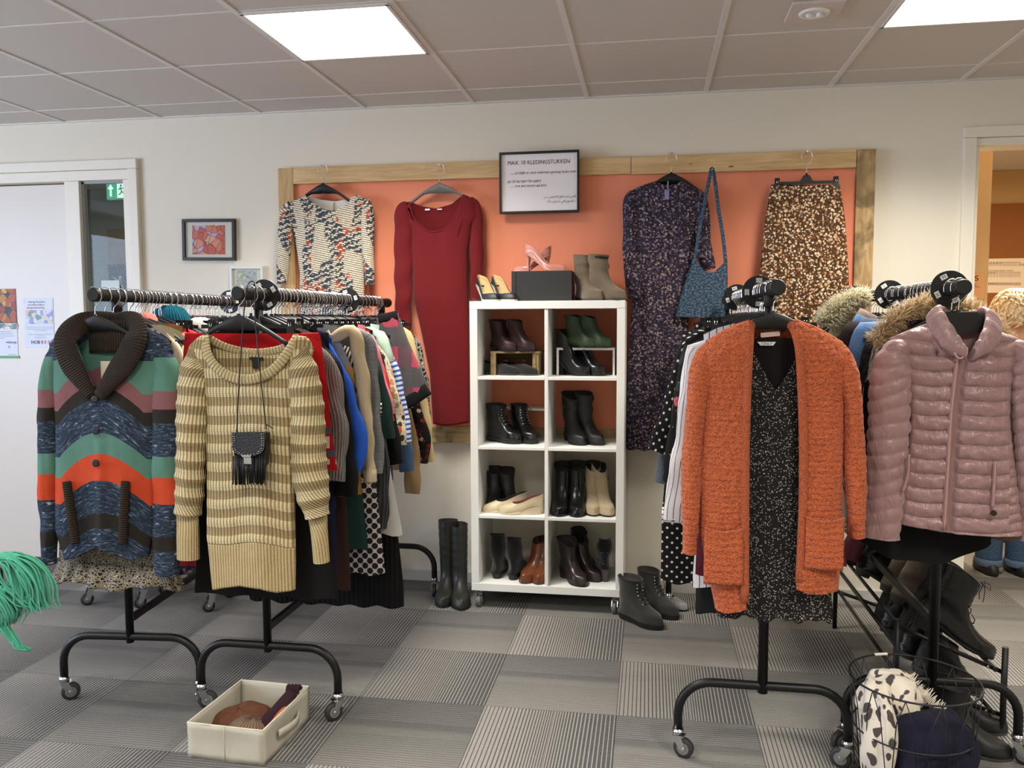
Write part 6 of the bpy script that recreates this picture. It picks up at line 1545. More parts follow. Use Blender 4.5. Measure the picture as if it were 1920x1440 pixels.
        g.loft(rings, cap0=False, cap1=False); g.build('upper', upper, t)
        tr_ = rings[-1]; c = sum(tr_, Vector())/len(tr_); c.z = 0
        inn = [[Vector((c.x+(q.x-c.x)*s_, q.y*s_, q.z-dz)) for q in tr_] for s_, dz in ((1, 0), (.97, .001), (.95, .012))]
        inn.append([Vector((lerp(.008, L*.80, (1-cos(2*pi*i/36))/2), q.y*.88, z0+.003+lift(lerp(.008, L*.8, (1-cos(2*pi*i/36))/2)/L))) for i, q in enumerate(tr_)])
        MB().loft(inn, cap0=False).build('insole', inner, t)
        if kind == 'loafer' and laces:
            lg = MB()
            for i in range(3): lg.tube([(L*(.60-.04*i)+.02, -.016, zf+.010+.003*i), (L*(.60-.04*i)+.022, 0, zf+.015+.003*i), (L*(.60-.04*i)+.02, .016, zf+.010+.003*i)], .0016, 6)
            lg.build('laces', LACE, t)
    # sole
    so = [[Vector((q.x, q.y, q.z)) for q in ringf(L, Wd, tab, -.001, L*1.004, cst(0.0), sc=1.02, lift=lift)], [Vector((q.x, q.y, q.z)) for q in ringf(L, Wd, tab, -.001, L*1.006, cst(z0*1.0), sc=1.06, lift=lift)]]
    if kind == 'wedge' or heel == 'wedge':
        so = [[Vector((q.x if q.x > L*.3 else q.x+.006, q.y*.97, 0)) for q in so[0]]]+so
    sm = MB(); sm.loft(so, smooth=False); sm.build('sole', sole, t)
    if hl > .006 and heel not in ('wedge',) and kind != 'wedge':
        xe = L*(.27 if heel == 'block' else .20); hr = []
        for v in (0, .25, .6, 1.0):
            z = hl+sole_t*.3; k_ = lerp(1, .86 if heel == 'block' else .22, v**(.8 if heel == 'block' else .45)); zz_ = z*(1-v); ring = []
            cx_ = xe*.46 if heel == 'block' else xe*.34
            for i in range(20):
                a = 2*pi*i/20; x = xe/2+xe/2*cos(a); y = Wd*.30*sin(a); 
                zt_ = lift(max(0, x/L))+sole_t*.4
                ring.append(Vector((cx_+(x-cx_)*k_+.004*v, y*k_, lerp(zt_, 0, v))))
            hr.append(ring)
        MB().loft(hr, smooth=False).build('heel', sole if heel == 'block' else upper, t)
    elif hl > 0 and kind != 'wedge' and heel != 'wedge':
        pass
    return t
def shoe(name, label, toe, z, ang, y=None, **k_):
    """toe: pixel of the toe tip on the surface z"""
    p = onz(toe[0], toe[1], z); L = k_.get('L', .26); a = R_(ang)
    if z > .05:
        yt = clamp(p.y, -.392, -.300) if y is None else y; p = Vector((at(toe[0], toe[1], yt).x, yt, z))
    return make_shoe(name, label, (p.x-L*cos(a), p.y-L*sin(a), z+.0005), a, **k_)
ZT = KZ0+KH
gp = 'black pumps on the shelf top'
nvy = leather('slate_black', (40, 44, 50), .5)
shoe('pump', 'left black high heel with tan lining on top of the white shelf', (931, 563), ZT, -58, kind='pump', L=.25, Wd=.088, hh=.092, upper=nvy, sole=SOLEW, heel='stiletto', group=gp)
shoe('pump', 'right black high heel with tan lining on top of the white shelf', (964, 562), ZT, -55, kind='pump', L=.25, Wd=.088, hh=.092, upper=nvy, sole=SOLEW, heel='stiletto', group=gp)
pk = leather('pink_patent', (214, 142, 128), .10, .7, .1); gp = 'pink patent pumps on the black box'
pkin = plain('pink_insole', (206, 150, 130), .5)
make_shoe('pump', 'pink patent pump on the black box, toe pointing right', (at(984, 505, -.235).x, -.235, BOXZ+.001), R_(-14), kind='pump', L=.215, Wd=.08, hh=.098, upper=pk, sole=pkin, pointed=True, heel='stiletto', group=gp, inner=pkin)
make_shoe('pump', 'pink patent pump on the black box, toe pointing left', (at(1032, 500, -.165).x, -.150, BOXZ+.001), R_(192), kind='pump', L=.19, Wd=.08, hh=.088, upper=pk, sole=pkin, pointed=True, heel='stiletto', group=gp, inner=pkin)
tp = leather('taupe_suede', (112, 98, 80), suede=True, wr=1.2); gp = 'taupe suede boots on the shelf top'
shoe('ankle_boot', 'left taupe suede boot on top of the white shelf', (1127, 563), ZT, -58, H=.225, hh=.018, upper=tp, sole=SOLEG, group=gp, L=.25, slouch=True, seed=1)
shoe('ankle_boot', 'right taupe suede boot on top of the white shelf, next to the purple dress', (1174, 561), ZT, -33, H=.22, hh=.018, upper=tp, sole=SOLEG, group=gp, L=.22, slouch=True, seed=4)
# row 1
zc_ = SH[3]+.1225
wn = leather('wine_brown', (50, 26, 26), .45); gp = 'dark wine boots on the wooden crate'
shoe('ankle_boot', 'dark wine ankle boot on the wooden crate, left of the pair', (968, 640), zc_, -38, H=.140, hh=.03, upper=wn, group=gp, L=.19, Wd=.085)
shoe('ankle_boot', 'dark wine ankle boot on the wooden crate, right of the pair', (1003, 634), zc_, -22, H=.140, hh=.03, upper=wn, group=gp, L=.16, Wd=.08)
lf = leather('felt_black', (34, 34, 35), suede=True); gp = 'dark flat lace shoes in the top left compartment'
shoe('flat_shoe', 'dark felt flat lace shoe in front of the wooden crate, left one', (973, 699), SH[3], -24, kind='loafer', L=.215, Wd=.085, hh=.012, upper=lf, sole=SOLEG, group=gp, inner=LBS, laces=True)
shoe('flat_shoe', 'dark felt flat lace shoe in front of the wooden crate, right one', (1009, 694), SH[3], -24, kind='loafer', L=.215, Wd=.085, hh=.012, upper=lf, sole=SOLEG, group=gp, inner=LBS, laces=True)
gr = leather('forest_green', (44, 66, 40), .5); gp = 'green boots on the white riser'
zr = SH[3]+.1405
shoe('ankle_boot', 'green ankle boot on the white riser, left of the pair', (1122, 641), zr, -26, H=.145, hh=.028, upper=gr, group=gp, L=.19, Wd=.085, shaft=.052)
shoe('ankle_boot', 'green ankle boot on the white riser, right of the pair', (1146, 640), zr, -20, H=.140, hh=.028, upper=gr, group=gp, L=.17, Wd=.08, shaft=.048)
gp = 'shiny black heeled boots in the top right compartment'
shoe('ankle_boot', 'shiny black heeled ankle boot in the top right compartment, left of the pair', (1106, 705), SH[3], -34, H=.165, hh=.075, upper=LB, group=gp, L=.22, Wd=.085, heel='block')
shoe('ankle_boot', 'shiny black heeled ankle boot in the top right compartment, right of the pair', (1133, 694), SH[3], -40, H=.165, hh=.075, upper=LB, group=gp, L=.21, Wd=.08, heel='block')
# row 2
gp = 'black lace-up boots in the second row'
shoe('lace_boot', 'black lace-up boot in the second row, left of the pair', (978, 832), SH[2], -30, H=.185, hh=.028, upper=LB, group=gp, L=.225, laces=True, sole_t=.016, shaft=.050)
shoe('lace_boot', 'black lace-up boot in the second row, right of the pair', (1003, 828), SH[2], -52, H=.18, hh=.028, upper=LB, group=gp, L=.22, laces=True, sole_t=.016, shaft=.046)
gp = 'black slouch boots in the second row'
shoe('slouch_boot', 'black slouch boot in the second row, left of the pair', (1094, 836), SH[2], -64, H=.235, hh=.035, upper=LBM, group=gp, L=.24, slouch=True, seed=2, topf=-.02)
shoe('slouch_boot', 'black slouch boot in the second row, right of the pair', (1130, 832), SH[2], -52, H=.235, hh=.035, upper=LBM, group=gp, L=.24, slouch=True, seed=5, shaft=.052)
# row 3
gp = 'black ankle boots at the back of the third row'
shoe('ankle_boot', 'black ankle boot behind the cream wedges, left of the pair', (931, 955), SH[1], -75, H=.16, hh=.05, upper=LBM, group=gp, L=.20, Wd=.08)
shoe('ankle_boot', 'black ankle boot behind the cream wedges, right of the pair', (968, 952), SH[1], -60, H=.16, hh=.05, upper=LBM, group=gp, L=.20, Wd=.08)
cw = leather('cream_leather', (206, 190, 158), .45); gp = 'cream wedge shoes in the third row'
rdin = floral('floral_insole', (120, 60, 56), [(190, 130, 110), (90, 40, 44), (150, 90, 80)], 60, .4)
make_shoe('wedge_shoe', 'cream wedge shoe in the third row, farther one with a dark inside', (at(988, 950, -.30).x, -.265, SH[1]+.001), R_(196), kind='wedge', L=.235, Wd=.08, hh=.042, upper=cw, sole=cw, pointed=False, heel='wedge', inner=LBM, group=gp)
make_shoe('wedge_shoe', 'cream wedge shoe in the third row, nearer one with a floral inside', (at(1018, 955, -.33).x, -.325, SH[1]+.001), R_(188), kind='wedge', L=.225, Wd=.08, hh=.042, upper=cw, sole=cw, heel='wedge', inner=rdin, group=gp)
gp = 'black shiny boots facing forward in the third row'
shoe('ankle_boot', 'shiny black boot facing forward in the third row, left of the pair', (1046, 971), SH[1], -94, H=.195, hh=.06, upper=LB, group=gp, L=.23, Wd=.088)
shoe('ankle_boot', 'shiny black boot facing forward in the third row, right of the pair', (1082, 971), SH[1], -84, H=.20, hh=.06, upper=LB, group=gp, L=.23, Wd=.088)
bs = leather('beige_suede', (184, 166, 136), suede=True, wr=.8); gp = 'beige suede boots in the third row'
shoe('ankle_boot', 'beige suede heeled boot with side cut-outs, left of the pair', (1114, 969), SH[1], -84, H=.190, hh=.07, upper=bs, sole=SOLE, group=gp, L=.22, Wd=.086, cut=True, shaft=.040)
shoe('ankle_boot', 'beige suede heeled boot with side cut-outs, right of the pair', (1145, 970), SH[1], -66, H=.185, hh=.07, upper=bs, sole=SOLE, group=gp, L=.22, Wd=.086, cut=True, shaft=.036)
# row 4
gp = 'black suede boots standing heel first in the bottom row'
make_shoe('ankle_boot', 'black suede boot seen from its heel in the bottom row, far left one', (at(932, 1060, -.30).x, -.335, SH[0]+.001), R_(92), H=.205, hh=.03, upper=LBS, group=gp, L=.24, Wd=.085, shaft=.040)
make_shoe('ankle_boot', 'black suede boot seen from its heel in the bottom row, beside the brown pair', (at(960, 1066, -.32).x, -.345, SH[0]+.001), R_(84), H=.190, hh=.03, upper=LBS, group=gp, L=.24, Wd=.085, shaft=.038)
br = leather('chestnut', (112, 62, 36), .25); gp = 'chestnut chelsea boots in the bottom row'
shoe('chelsea_boot', 'chestnut chelsea boot in the bottom row, left of the pair', (978, 1095), SH[0], -115, H=.165, hh=.04, upper=br, sole=SOLEG, group=gp, L=.24, Wd=.09, shaft=.040)
shoe('chelsea_boot', 'chestnut chelsea boot in the bottom row, right of the pair', (1008, 1098), SH[0], -94, H=.165, hh=.04, upper=br, sole=SOLEG, group=gp, L=.24, Wd=.09, shaft=.040)
db = leather('dark_brown', (46, 36, 34), .28); gp = 'dark brown heeled boots in the bottom row'
shoe('ankle_boot', 'dark brown heeled ankle boot in the bottom row, left of the pair', (1098, 1102), SH[0], -52, H=.165, hh=.055, upper=db, group=gp, L=.23, Wd=.088, shaft=.052)
shoe('ankle_boot', 'dark brown heeled ankle boot in the bottom row, right of the pair', (1126, 1090), SH[0], -44, H=.155, hh=.055, upper=db, group=gp, L=.22, Wd=.085)
make_shoe('ankle_boot', 'black suede boot behind the dark brown pair in the bottom row', (at(1072, 1050, -.12).x, -.11, SH[0]+.001), R_(-22), H=.19, hh=.05, upper=LBS, L=.17, Wd=.085)
make_shoe('ankle_boot', 'black studded heel boot turned away in the bottom right corner', (at(1137, 1080, -.28).x, -.30, SH[0]+.001), R_(105), H=.165, hh=.065, upper=LBS, sole=SOLEG, L=.19, Wd=.075, shaft=.030, studs=True)
# floor
rb = leather('rubber_olive_black', (44, 44, 38), .42, .5, .2)
gp = 'rubber boots beside the shelf'
shoe('rubber_boot', 'tall black rubber boot on the floor beside the shelf, left of the pair', (829, 1141), 0, -86, H=.395, hh=.02, upper=rb, sole=SOLE, group=gp, L=.27, Wd=.10, shaft=.052, sole_t=.014, topf=.02)
shoe('rubber_boot', 'tall black rubber boot on the floor beside the shelf, right of the pair', (866, 1146), 0, -74, H=.39, hh=.02, upper=rb, sole=SOLE, group=gp, L=.27, Wd=.10, shaft=.046, sole_t=.014)
nb = leather('nubuck_black', (50, 50, 49), suede=True); gp = 'black nubuck lace boots on the floor'
shoe('lace_boot', 'black nubuck lace boot on the floor right of the shelf, nearer one', (1243, 1182), 0, -38, H=.205, hh=.03, upper=nb, sole=SOLE, group=gp, L=.265, Wd=.10, laces=True, sole_t=.022, shaft=.050)
shoe('lace_boot', 'black nubuck lace boot on the floor right of the shelf, farther one', (1272, 1163), 0, -42, H=.20, hh=.03, upper=nb, sole=SOLE, group=gp, L=.26, Wd=.10, laces=True, sole_t=.022, shaft=.048)
sv = leather('silver', (150, 148, 150), .2, .6); sv_p = onz(1290, 1140)
shoe('sandal', 'silver black flat shoe half hidden behind the nubuck boots', (1290, 1146), 0, -30, kind='loafer', L=.20, Wd=.08, hh=.012, upper=sv, sole=SOLE, inner=LBM)

# ------------------------------------------------------------------ slanted shoe rack under the coats
t = thing('shoe_rack', 'black tube shoe rack with slanted shelves standing under the rightmost rack', 'shoe rack', (1.0, -.85, 0))
RKX0, RKX1, RY0, RY1 = .885, 1.245, -1.40, -.42
tb_ = M['metal_black']
for y in (RY0, RY1):
    MB().tube(catmull([(RKX1-.02, y, .012), (RKX1, y, .04), (RKX1, y, .10)], 4)+[Vector((RKX1, y, .318))], .0105, 12).build('post', tb_, t, world=True)
    MB().cyl((RKX0, y, .0), (RKX0, y, .40), .0105, 12).build('post', tb_, t, world=True)
SHL = [(.372, .222), (.185, .066)]
for zi, (zl, zr_) in enumerate(SHL):
    for y in (RY0+.012, RY1-.012):
        MB().tube([(RKX0, y, zl), (RKX1, y, zr_)], .008, 10).build('side_bar', tb_, t, world=True)
        for u_ in (.3, .85): MB().cyl((lerp(RKX0, RKX1, u_), y-.009, lerp(zl, zr_, u_)), (lerp(RKX0, RKX1, u_), y-.0115, lerp(zl, zr_, u_)), .004, 8).build('rivet', M['chrome'], t, world=True)
    for u_ in (.04, .50, .92):
        MB().tube([(lerp(RKX0, RKX1, u_), RY0, lerp(zl, zr_, u_)), (lerp(RKX0, RKX1, u_), RY1, lerp(zl, zr_, u_))], .0075, 10).build('shelf_bar', tb_, t, world=True)
MB().tube([(RKX0, RY1, .30), (RKX0+.0, RY0, .30)], .009, 10).build('back_bar', tb_, t, world=True)
gp = 'shoes on the slanted rack'
def rackshoe(name, label, y, tier, off, **k_):
    zl, zr_ = SHL[tier]; sl = math.atan2(zl-zr_, RKX1-RKX0); L = k_['L']; x = RKX1-.03-off-L*cos(sl)
    o = make_shoe(name, label, (x, y, lerp(zl, zr_, (x-RKX0)/(RKX1-RKX0))+.010), 0, group=gp, **k_); o.rotation_euler = (0, sl, 0); return o
rackshoe('lace_boot', 'shiny black pointed lace boot on the upper slanted shelf, nearest the camera', -1.29, 0, -.035, L=.31, Wd=.10, H=.22, hh=.05, upper=LB, laces=True, shaft=.055)
rackshoe('lace_boot', 'black lace boot on the upper slanted shelf, second from the front', -1.15, 0, -.02, L=.27, Wd=.092, H=.21, hh=.04, upper=LBM, laces=True, shaft=.052)
rackshoe('ankle_boot', 'taupe brown boot on the upper slanted shelf, third from the front', -1.02, 0, .02, L=.26, Wd=.09, H=.19, hh=.03, upper=tp, sole=SOLEG)
rackshoe('ankle_boot', 'taupe brown boot on the upper slanted shelf, fourth from the front', -.91, 0, .03, L=.26, Wd=.09, H=.19, hh=.03, upper=tp, sole=SOLEG)
rackshoe('ankle_boot', 'black ankle boot on the upper slanted shelf, fifth from the front', -.79, 0, .10, L=.26, Wd=.09, H=.22, hh=.03, upper=LB, sole=SOLEG, shaft=.055)
pkr = leather('dusty_red', (122, 48, 58), .4)
rackshoe('rubber_boot', 'dusty red boot with a wide shaft on the upper slanted shelf, left one', -.66, 0, .14, L=.25, Wd=.09, H=.27, hh=.02, upper=pkr, shaft=.055)
rackshoe('rubber_boot', 'dusty red boot with a wide shaft on the upper slanted shelf, right one', -.54, 0, .12, L=.25, Wd=.09, H=.27, hh=.02, upper=pkr, shaft=.055)
for i, (y, u_, nm) in enumerate(((-1.28, LBM, 'first'), (-1.14, LB, 'second'), (-1.01, LBM, 'third'), (-.88, LB, 'fourth'), (-.74, LBM, 'fifth'))):
    rackshoe('ankle_boot', 'black ankle boot on the lower slanted shelf, %s from the front' % nm, y, 1, .01*(i % 2), L=.26, Wd=.09, H=.14, hh=.025, upper=u_, sole=SOLEG)
for (px, py, a, lb, u_) in ((1900, 1424, -18, 'black ankle boot on the floor between the wire basket and the shoe rack post', LBM),):
    shoe('ankle_boot', lb, (px, py), 0, a, H=.20, hh=.03, upper=u_, sole=SOLEG, L=.27, Wd=.10, shaft=.052)
shoe('ankle_boot', 'second black boot on the floor behind the one right of the basket', (1890, 1375), 0, -14, H=.18, hh=.03, upper=LBM, sole=SOLEG, L=.26, Wd=.095)
# ------------------------------------------------------------------ canvas storage box with hats
cv = solid('canvas_cream', (180, 175, 160), .9, .06, sc=12)
f0, f1 = onz(354, 1420), onz(494, 1437); b1 = onz(566, 1380)
ex = (f1-f0); ex.z = 0; wdt = ex.length; ex.normalize(); ey = Vector((-ex.y, ex.x, 0)); dep = .340; Hb = .122
ctr = f0+ex*(wdt/2)+ey*(dep/2); ctr.z = 0
bx_ang = math.atan2(ex.y, ex.x)
t = thing('storage_box', 'cream canvas storage box on the carpet holding a few hats', 'storage box', ctr); t.rotation_euler = (0, 0, bx_ang)
hx, hy = wdt/2, dep/2
def wallp(nm, a, b, n=14):
    g = MB(); rows = []
    for j in range(7):
        z = Hb*j/6; rows.append([Vector((lerp(a[0], b[0], i/n), lerp(a[1], b[1], i/n), z+.001))+Vector((-(b[1]-a[1]), b[0]-a[0], 0)).normalized()*(-.006*sin(pi*i/n)*sin(pi*j/6)+.003*nz(i*.4+a[0]*9, j*.5)) for i in range(n+1)])
    g.loft(rows, False, uvw=lambda i, j: (j*.02, i*.02)); return g.build(nm, cv, t, solid=.004)
wallp('side', (hx, -hy), (-hx, -hy)); sr_ = wallp('side', (hx, hy), (hx, -hy)); wallp('side', (-hx, hy), (hx, hy)); wallp('side', (-hx, -hy), (-hx, hy))
MB().box2((-hx, -hy, .001), (hx, hy, .006)).build('bottom', cv, t)
g = MB(); g.tube([(-hx, -hy, Hb), (hx, -hy, Hb), (hx, hy, Hb), (-hx, hy, Hb)], .0032, 8, loop=True); g.build('rim_binding', solid('canvas_binding', (216, 210, 190), .9), t)
g = MB(); g.tube([(0, -hy-.004, .004), (0, -hy-.006, Hb*.5), (0, -hy-.004, Hb)], .0012, 6); g.tube([(0, hy-.002, .004), (0, hy+.000, Hb*.5), (0, hy-.002, Hb)], .0012, 6); g.build('seam', solid('canvas_seam', (170, 162, 140), .9), t)
g = MB(); rows = []
for i in range(13):
    v = i/12; yy = lerp(-.075, .075, v); o_ = hx+.006+.022*sin(pi*v); rows.append([Vector((o_, yy, Hb*.52-.016+.004*sin(pi*v))), Vector((o_+.001, yy, Hb*.52+.016+.004*sin(pi*v)))])
g.loft(rows, False, uvw=lambda i, j: (i*.01, j*.03)); g.build('handle', cv, t, solid=.003)
def loc2(x, y): return ctr+ex*x+ey*y
def hat(label, x, y, mat, rx, ry, h, rot, band=None, tilt=(0, 0)):
    p = loc2(x, y); t = thing('hat', label, 'hat', (p.x, p.y, .010), 'hats in the canvas box'); t.rotation_euler = (tilt[0], tilt[1], rot); g = MB(); rings = []
    for j in range(12):
        v = j/11; s_ = cos(v*pi/2*.97)**.6 if v < 1 else .05
        rings.append([(rx*s_*cos(a*pi/16)*(1+.05*nz(cos(a*pi/16), v*3, 1)), ry*s_*sin(a*pi/16), .006+h*sin(v*pi/2)+.004*sin(a*.9+v*4)) for a in range(32)])
    g.loft(rings, uvw=lambda i, j: (j*.012, i*.01)); g.build('crown', mat, t)
    if band:
        g = MB(); g.loft([[(rx*k_*cos(a*pi/16), ry*k_*sin(a*pi/16), z) for a in range(32)] for k_, z in ((1.0, .001), (1.05, .006), (1.05, .026), (1.0, .034))], cap0=True); g.build('brim_band', band, t)
    return t
hat('brown knitted hat with a rust band in the canvas box', -.045, .02, solid('hat_brown', (96, 60, 44), .95, .25, sc=60), .115, .075, .085, bx_ang+.5, solid('hat_rust', (160, 88, 44)), (.2, -.15))
hat('grey brown ribbed beanie in front in the canvas box', .025, -.075, ribbed('beanie_taupe', (128, 106, 86), .010, .5), .085, .065, .085, bx_ang+.3, None, (-.25, .2))
wn_ = solid('dark_wine_glove', (44, 22, 28), .9)
p = [loc2(.06, -.13), loc2(.075, -.06), loc2(.095, .02), loc2(.115, .085)]; z_ = [.03, .07, .10, .135]
t = thing('glove', 'dark wine knitted glove leaning in the right corner of the canvas box', 'glove', (p[1].x, p[1].y, .02))
MB().tube(catmull([Vector((a.x, a.y, z)) for a, z in zip(p, z_)], 6), [.022+.010*abs(sin(i*.16)) for i in range(19)], 14, ry=.015).build('hand', wn_, t, world=True)
for q in range(4):
    b0 = loc2(.098+.010*q, .080+.004*q); b1_ = loc2(.090+.014*q, .115); MB().tube(catmull([Vector((b0.x, b0.y, .128)), Vector(((b0.x+b1_.x)/2, (b0.y+b1_.y)/2, .150)), Vector((b1_.x, b1_.y, .140))], 5), .0085, 8).build('finger', wn_, t, world=True)
t = thing('scarf', 'folded rust orange scarf at the right side of the canvas box', 'scarf', loc2(.09, -.06)+Vector((0, 0, .02)))
pp = [loc2(.100, -.13), loc2(.108, -.06), loc2(.118, .01), loc2(.120, .05)]
MB().tube(catmull([Vector((a.x, a.y, z)) for a, z in zip(pp, (.03, .06, .085, .07))], 6), .014, 12, ry=.03).build('folds', solid('rust_orange', (176, 96, 52)), t, world=True)

# ------------------------------------------------------------------ wire basket with scarves
cb = onz(1712, 1445, 0.0); rimc = onz(1714, 1272, .355)
BR, BZ = .188, .355; bc = Vector((rimc.x, rimc.y, 0))
t = thing('wire_basket', 'round black wire basket on the carpet in the lower right corner', 'basket', bc)
wk = plain('black_wire', (20, 20, 20), .45)
def circ(r, z, rr=.0026, n=56): 
    g = MB(); g.tube([(r*cos(2*pi*i/n), r*sin(2*pi*i/n), z) for i in range(n)], rr, 8, loop=True); return g
circ(BR, BZ, .0032).build('rim', wk, t); circ(BR*.93, .20).build('hoop', wk, t); circ(BR*.86, .004).build('base_ring', wk, t)
for i in range(12):
    a = 2*pi*i/12+.12; g = MB()
    for s_ in (-1, 1):
        b = a+s_*.26; g.tube([(BR*cos(a), BR*sin(a), BZ), (BR*.965*cos((a+b)/2), BR*.965*sin((a+b)/2), .28), (BR*.86*cos(b), BR*.86*sin(b), .006)], .0016, 6)
    g.build('wire', wk, t)
for i in range(4):
    a = pi*i/4; MB().tube([(BR*.86*cos(a), BR*.86*sin(a), .004), (-BR*.86*cos(a), -BR*.86*sin(a), .004)], .0016, 6).build('base_wire', wk, t)
a = 1.85; MB().tube([(BR*cos(a+q*.03), BR*sin(a+q*.03), BZ+.001) for q in range(-4, 5)], .0048, 8).build('label_clip', M['label_white'], t)
def giraffe():
    k = fab('scarf_spots', .9); u = k.obj(); d = k.mix(.08, u, k.noise(u, 12, 2, .5, 0, True)); v = k.map(d, (38, 30, 19)); f = k.vor(v, 1.0, 1); e = k.vor(v, 1, 1, 'DISTANCE_TO_EDGE')
    n = k.noise(u, 30, 1)
    k.col(k.mix(k.ramp(k.m1('ADD', f, k.m1('MULTIPLY', k.m1('SUBTRACT', n, .5), .35)), [(.33, (1, 1, 1)), (.38, (0, 0, 0))]), srgb(222, 212, 196), srgb(82, 74, 72))); return weave(k).done()
def lumpcloth(par, nm, mat, c, rx, ry, z0, h, seed, rot=0, folds_=5, amp=.02, top=.35, n=64, m_=26):
    """a heap of cloth: closed bulging surface with deep creases"""
    g = MB(); rings = []
    for j in range(m_+1):
        v = j/m_; ph = v*pi; r0 = sin(ph)**.7 if 0 < v < 1 else .02; zz_ = z0+h*(1-cos(ph))/2; rg_ = []
        for i in range(n):
            a = 2*pi*i/n; cr = amp*(sin(folds_*a+3*sin(v*5+seed)+seed)+.6*nz(cos(a)*3+seed, sin(a)*3, v*6))
            rg_.append((c[0]+(rx*r0+cr*r0)*cos(a+rot), c[1]+(ry*r0+cr*r0)*sin(a+rot), zz_+amp*.9*nz(cos(a)*2, sin(a)*2+seed, v*4)*r0+top*h*.2*sin(2*a+seed)*v*r0))
        rings.append(rg_)
    g.loft(rings, uvw=lambda i, j: (j*.01, i*.012)); return g.build(nm, mat, par, world=True, sub=1)
GS = giraffe()
t = thing('scarf', 'white scarf with grey brown spots and frayed edge in the wire basket', 'scarf', (bc.x-.09, bc.y, .02), 'textiles in the wire basket')
lumpcloth(t, 'cloth', GS, (bc.x-.110, bc.y-.020), .050, .105, .012, .335, 2.0, 0, 4, .010)
lumpcloth(t, 'fold', GS, (bc.x-.060, bc.y+.020), .100, .080, .20, .16, 5.0, .3, 4, .014)
fg = MB(); rr = random.Random(9)
for i in range(46):
    q = i/45; p_ = Vector((bc.x+lerp(-.015, .085, q), bc.y+.02-.04*q, .348-.085*q+.008*sin(q*14))); fg.tube([p_-Vector((.010, 0, .014)), p_, p_+Vector((rr.uniform(.006, .016), rr.uniform(-.01, .006), rr.uniform(.012, .026)))], [.0022, .0016, .0007], 5)
fg.build('fringe', GS, t, world=True)['kind'] = 'stuff'
t = thing('sweater', 'dark navy knitted garment heaped in the wire basket', 'sweater', (bc.x+.05, bc.y, .02), 'textiles in the wire basket')
NV = solid('navy_knit', (26, 26, 42), .95, .2)
lumpcloth(t, 'cloth', NV, (bc.x+.030, bc.y-.062), .128, .090, .014, .265, 1.0, .3, 5, .015)
lumpcloth(t, 'fold', NV, (bc.x+.085, bc.y+.02), .070, .080, .03, .24, 3.0, .0, 3, .012)
# ------------------------------------------------------------------ pink low garment rack behind the leftmost rack
t = thing('pink_garment_rack', 'small pink and white wheeled garment rack behind the leftmost rack', 'garment rack', (-2.72, -.58, 0))
pkm = plain('pale_pink_paint', (206, 168, 166), .5); pkw = plain('pink_wood', (200, 140, 130), .6)
PX0, PX1, PY = -2.86, -2.18, -.54
for x in (PX0, -2.56, PX1):
    MB().box2((x-.06, PY-.13, .118), (x+.06, PY+.13, .134)).build('foot_board', pkw, t, world=True, bevel=.002)
    for y in (PY-.11, PY+.11): caster_mesh(t, x+2.72, y+.58, .8, .118, .032)
MB().box2((PX0, PY-.02, .134), (PX1, PY+.02, .150)).build('base_rail', pkm, t, world=True, bevel=.002)
for x in (PX0, PX1): MB().cyl((x, PY, .15), (x, PY, 1.50), .007, 10).build('post', pkm, t, world=True)
MB().tube([(PX0, PY, 1.50), (PX1, PY, 1.50)], .007, 10).build('top_rail', pkm, t, world=True)
mt_ = [floral('small_blue_floral', (120, 116, 136), [(60, 54, 84), (200, 196, 204), (90, 84, 110)], 60, .4), floral('small_dark_floral', (70, 66, 84), [(170, 166, 180), (40, 36, 56)], 60, .4), melange('grey_mix', (96, 94, 104), (160, 158, 166))]
for i, x in enumerate((-2.76, -2.66, -2.56, -2.46, -2.36)):
    d = thing('dress', ['small floral dress on the pink rack, leftmost', 'dark floral dress on the pink rack, second from left', 'grey mottled dress in the middle of the pink rack', 'small floral dress on the pink rack, fourth from left', 'dark floral dress on the pink rack, rightmost'][i], 'dress', (x, PY, 1.5), 'dresses on the pink rack')
    g = MB(); rings = []
    for j in range(30):
        v = j/29; z = lerp(1.40, .185, v); w = lerp(.05, .15, sst(0, .16, v))+.05*v; rings.append([(x+(.016+.014*v+.006*v*sin(a*1.6+i))*cos(a*pi/12), PY+(w+.010*v*sin(a*1.3+i))*sin(a*pi/12), z) for a in range(24)])
    g.loft(rings, uvw=lambda a_, b_: (b_*.02, a_*.04)); g.build('skirt_body', mt_[i % 3], d, world=True)
    MB().tube([(x, PY, 1.51), (x, PY-.012, 1.50), (x, PY, 1.48), (x, PY, 1.44)], .0017, 6).build('hook', M['wire'], d, world=True)
    MB().tube([(x, PY-.17, 1.36), (x, PY, 1.42), (x, PY+.17, 1.36)], .006, 8).build('hanger_body', M['hanger_black'], d, world=True)
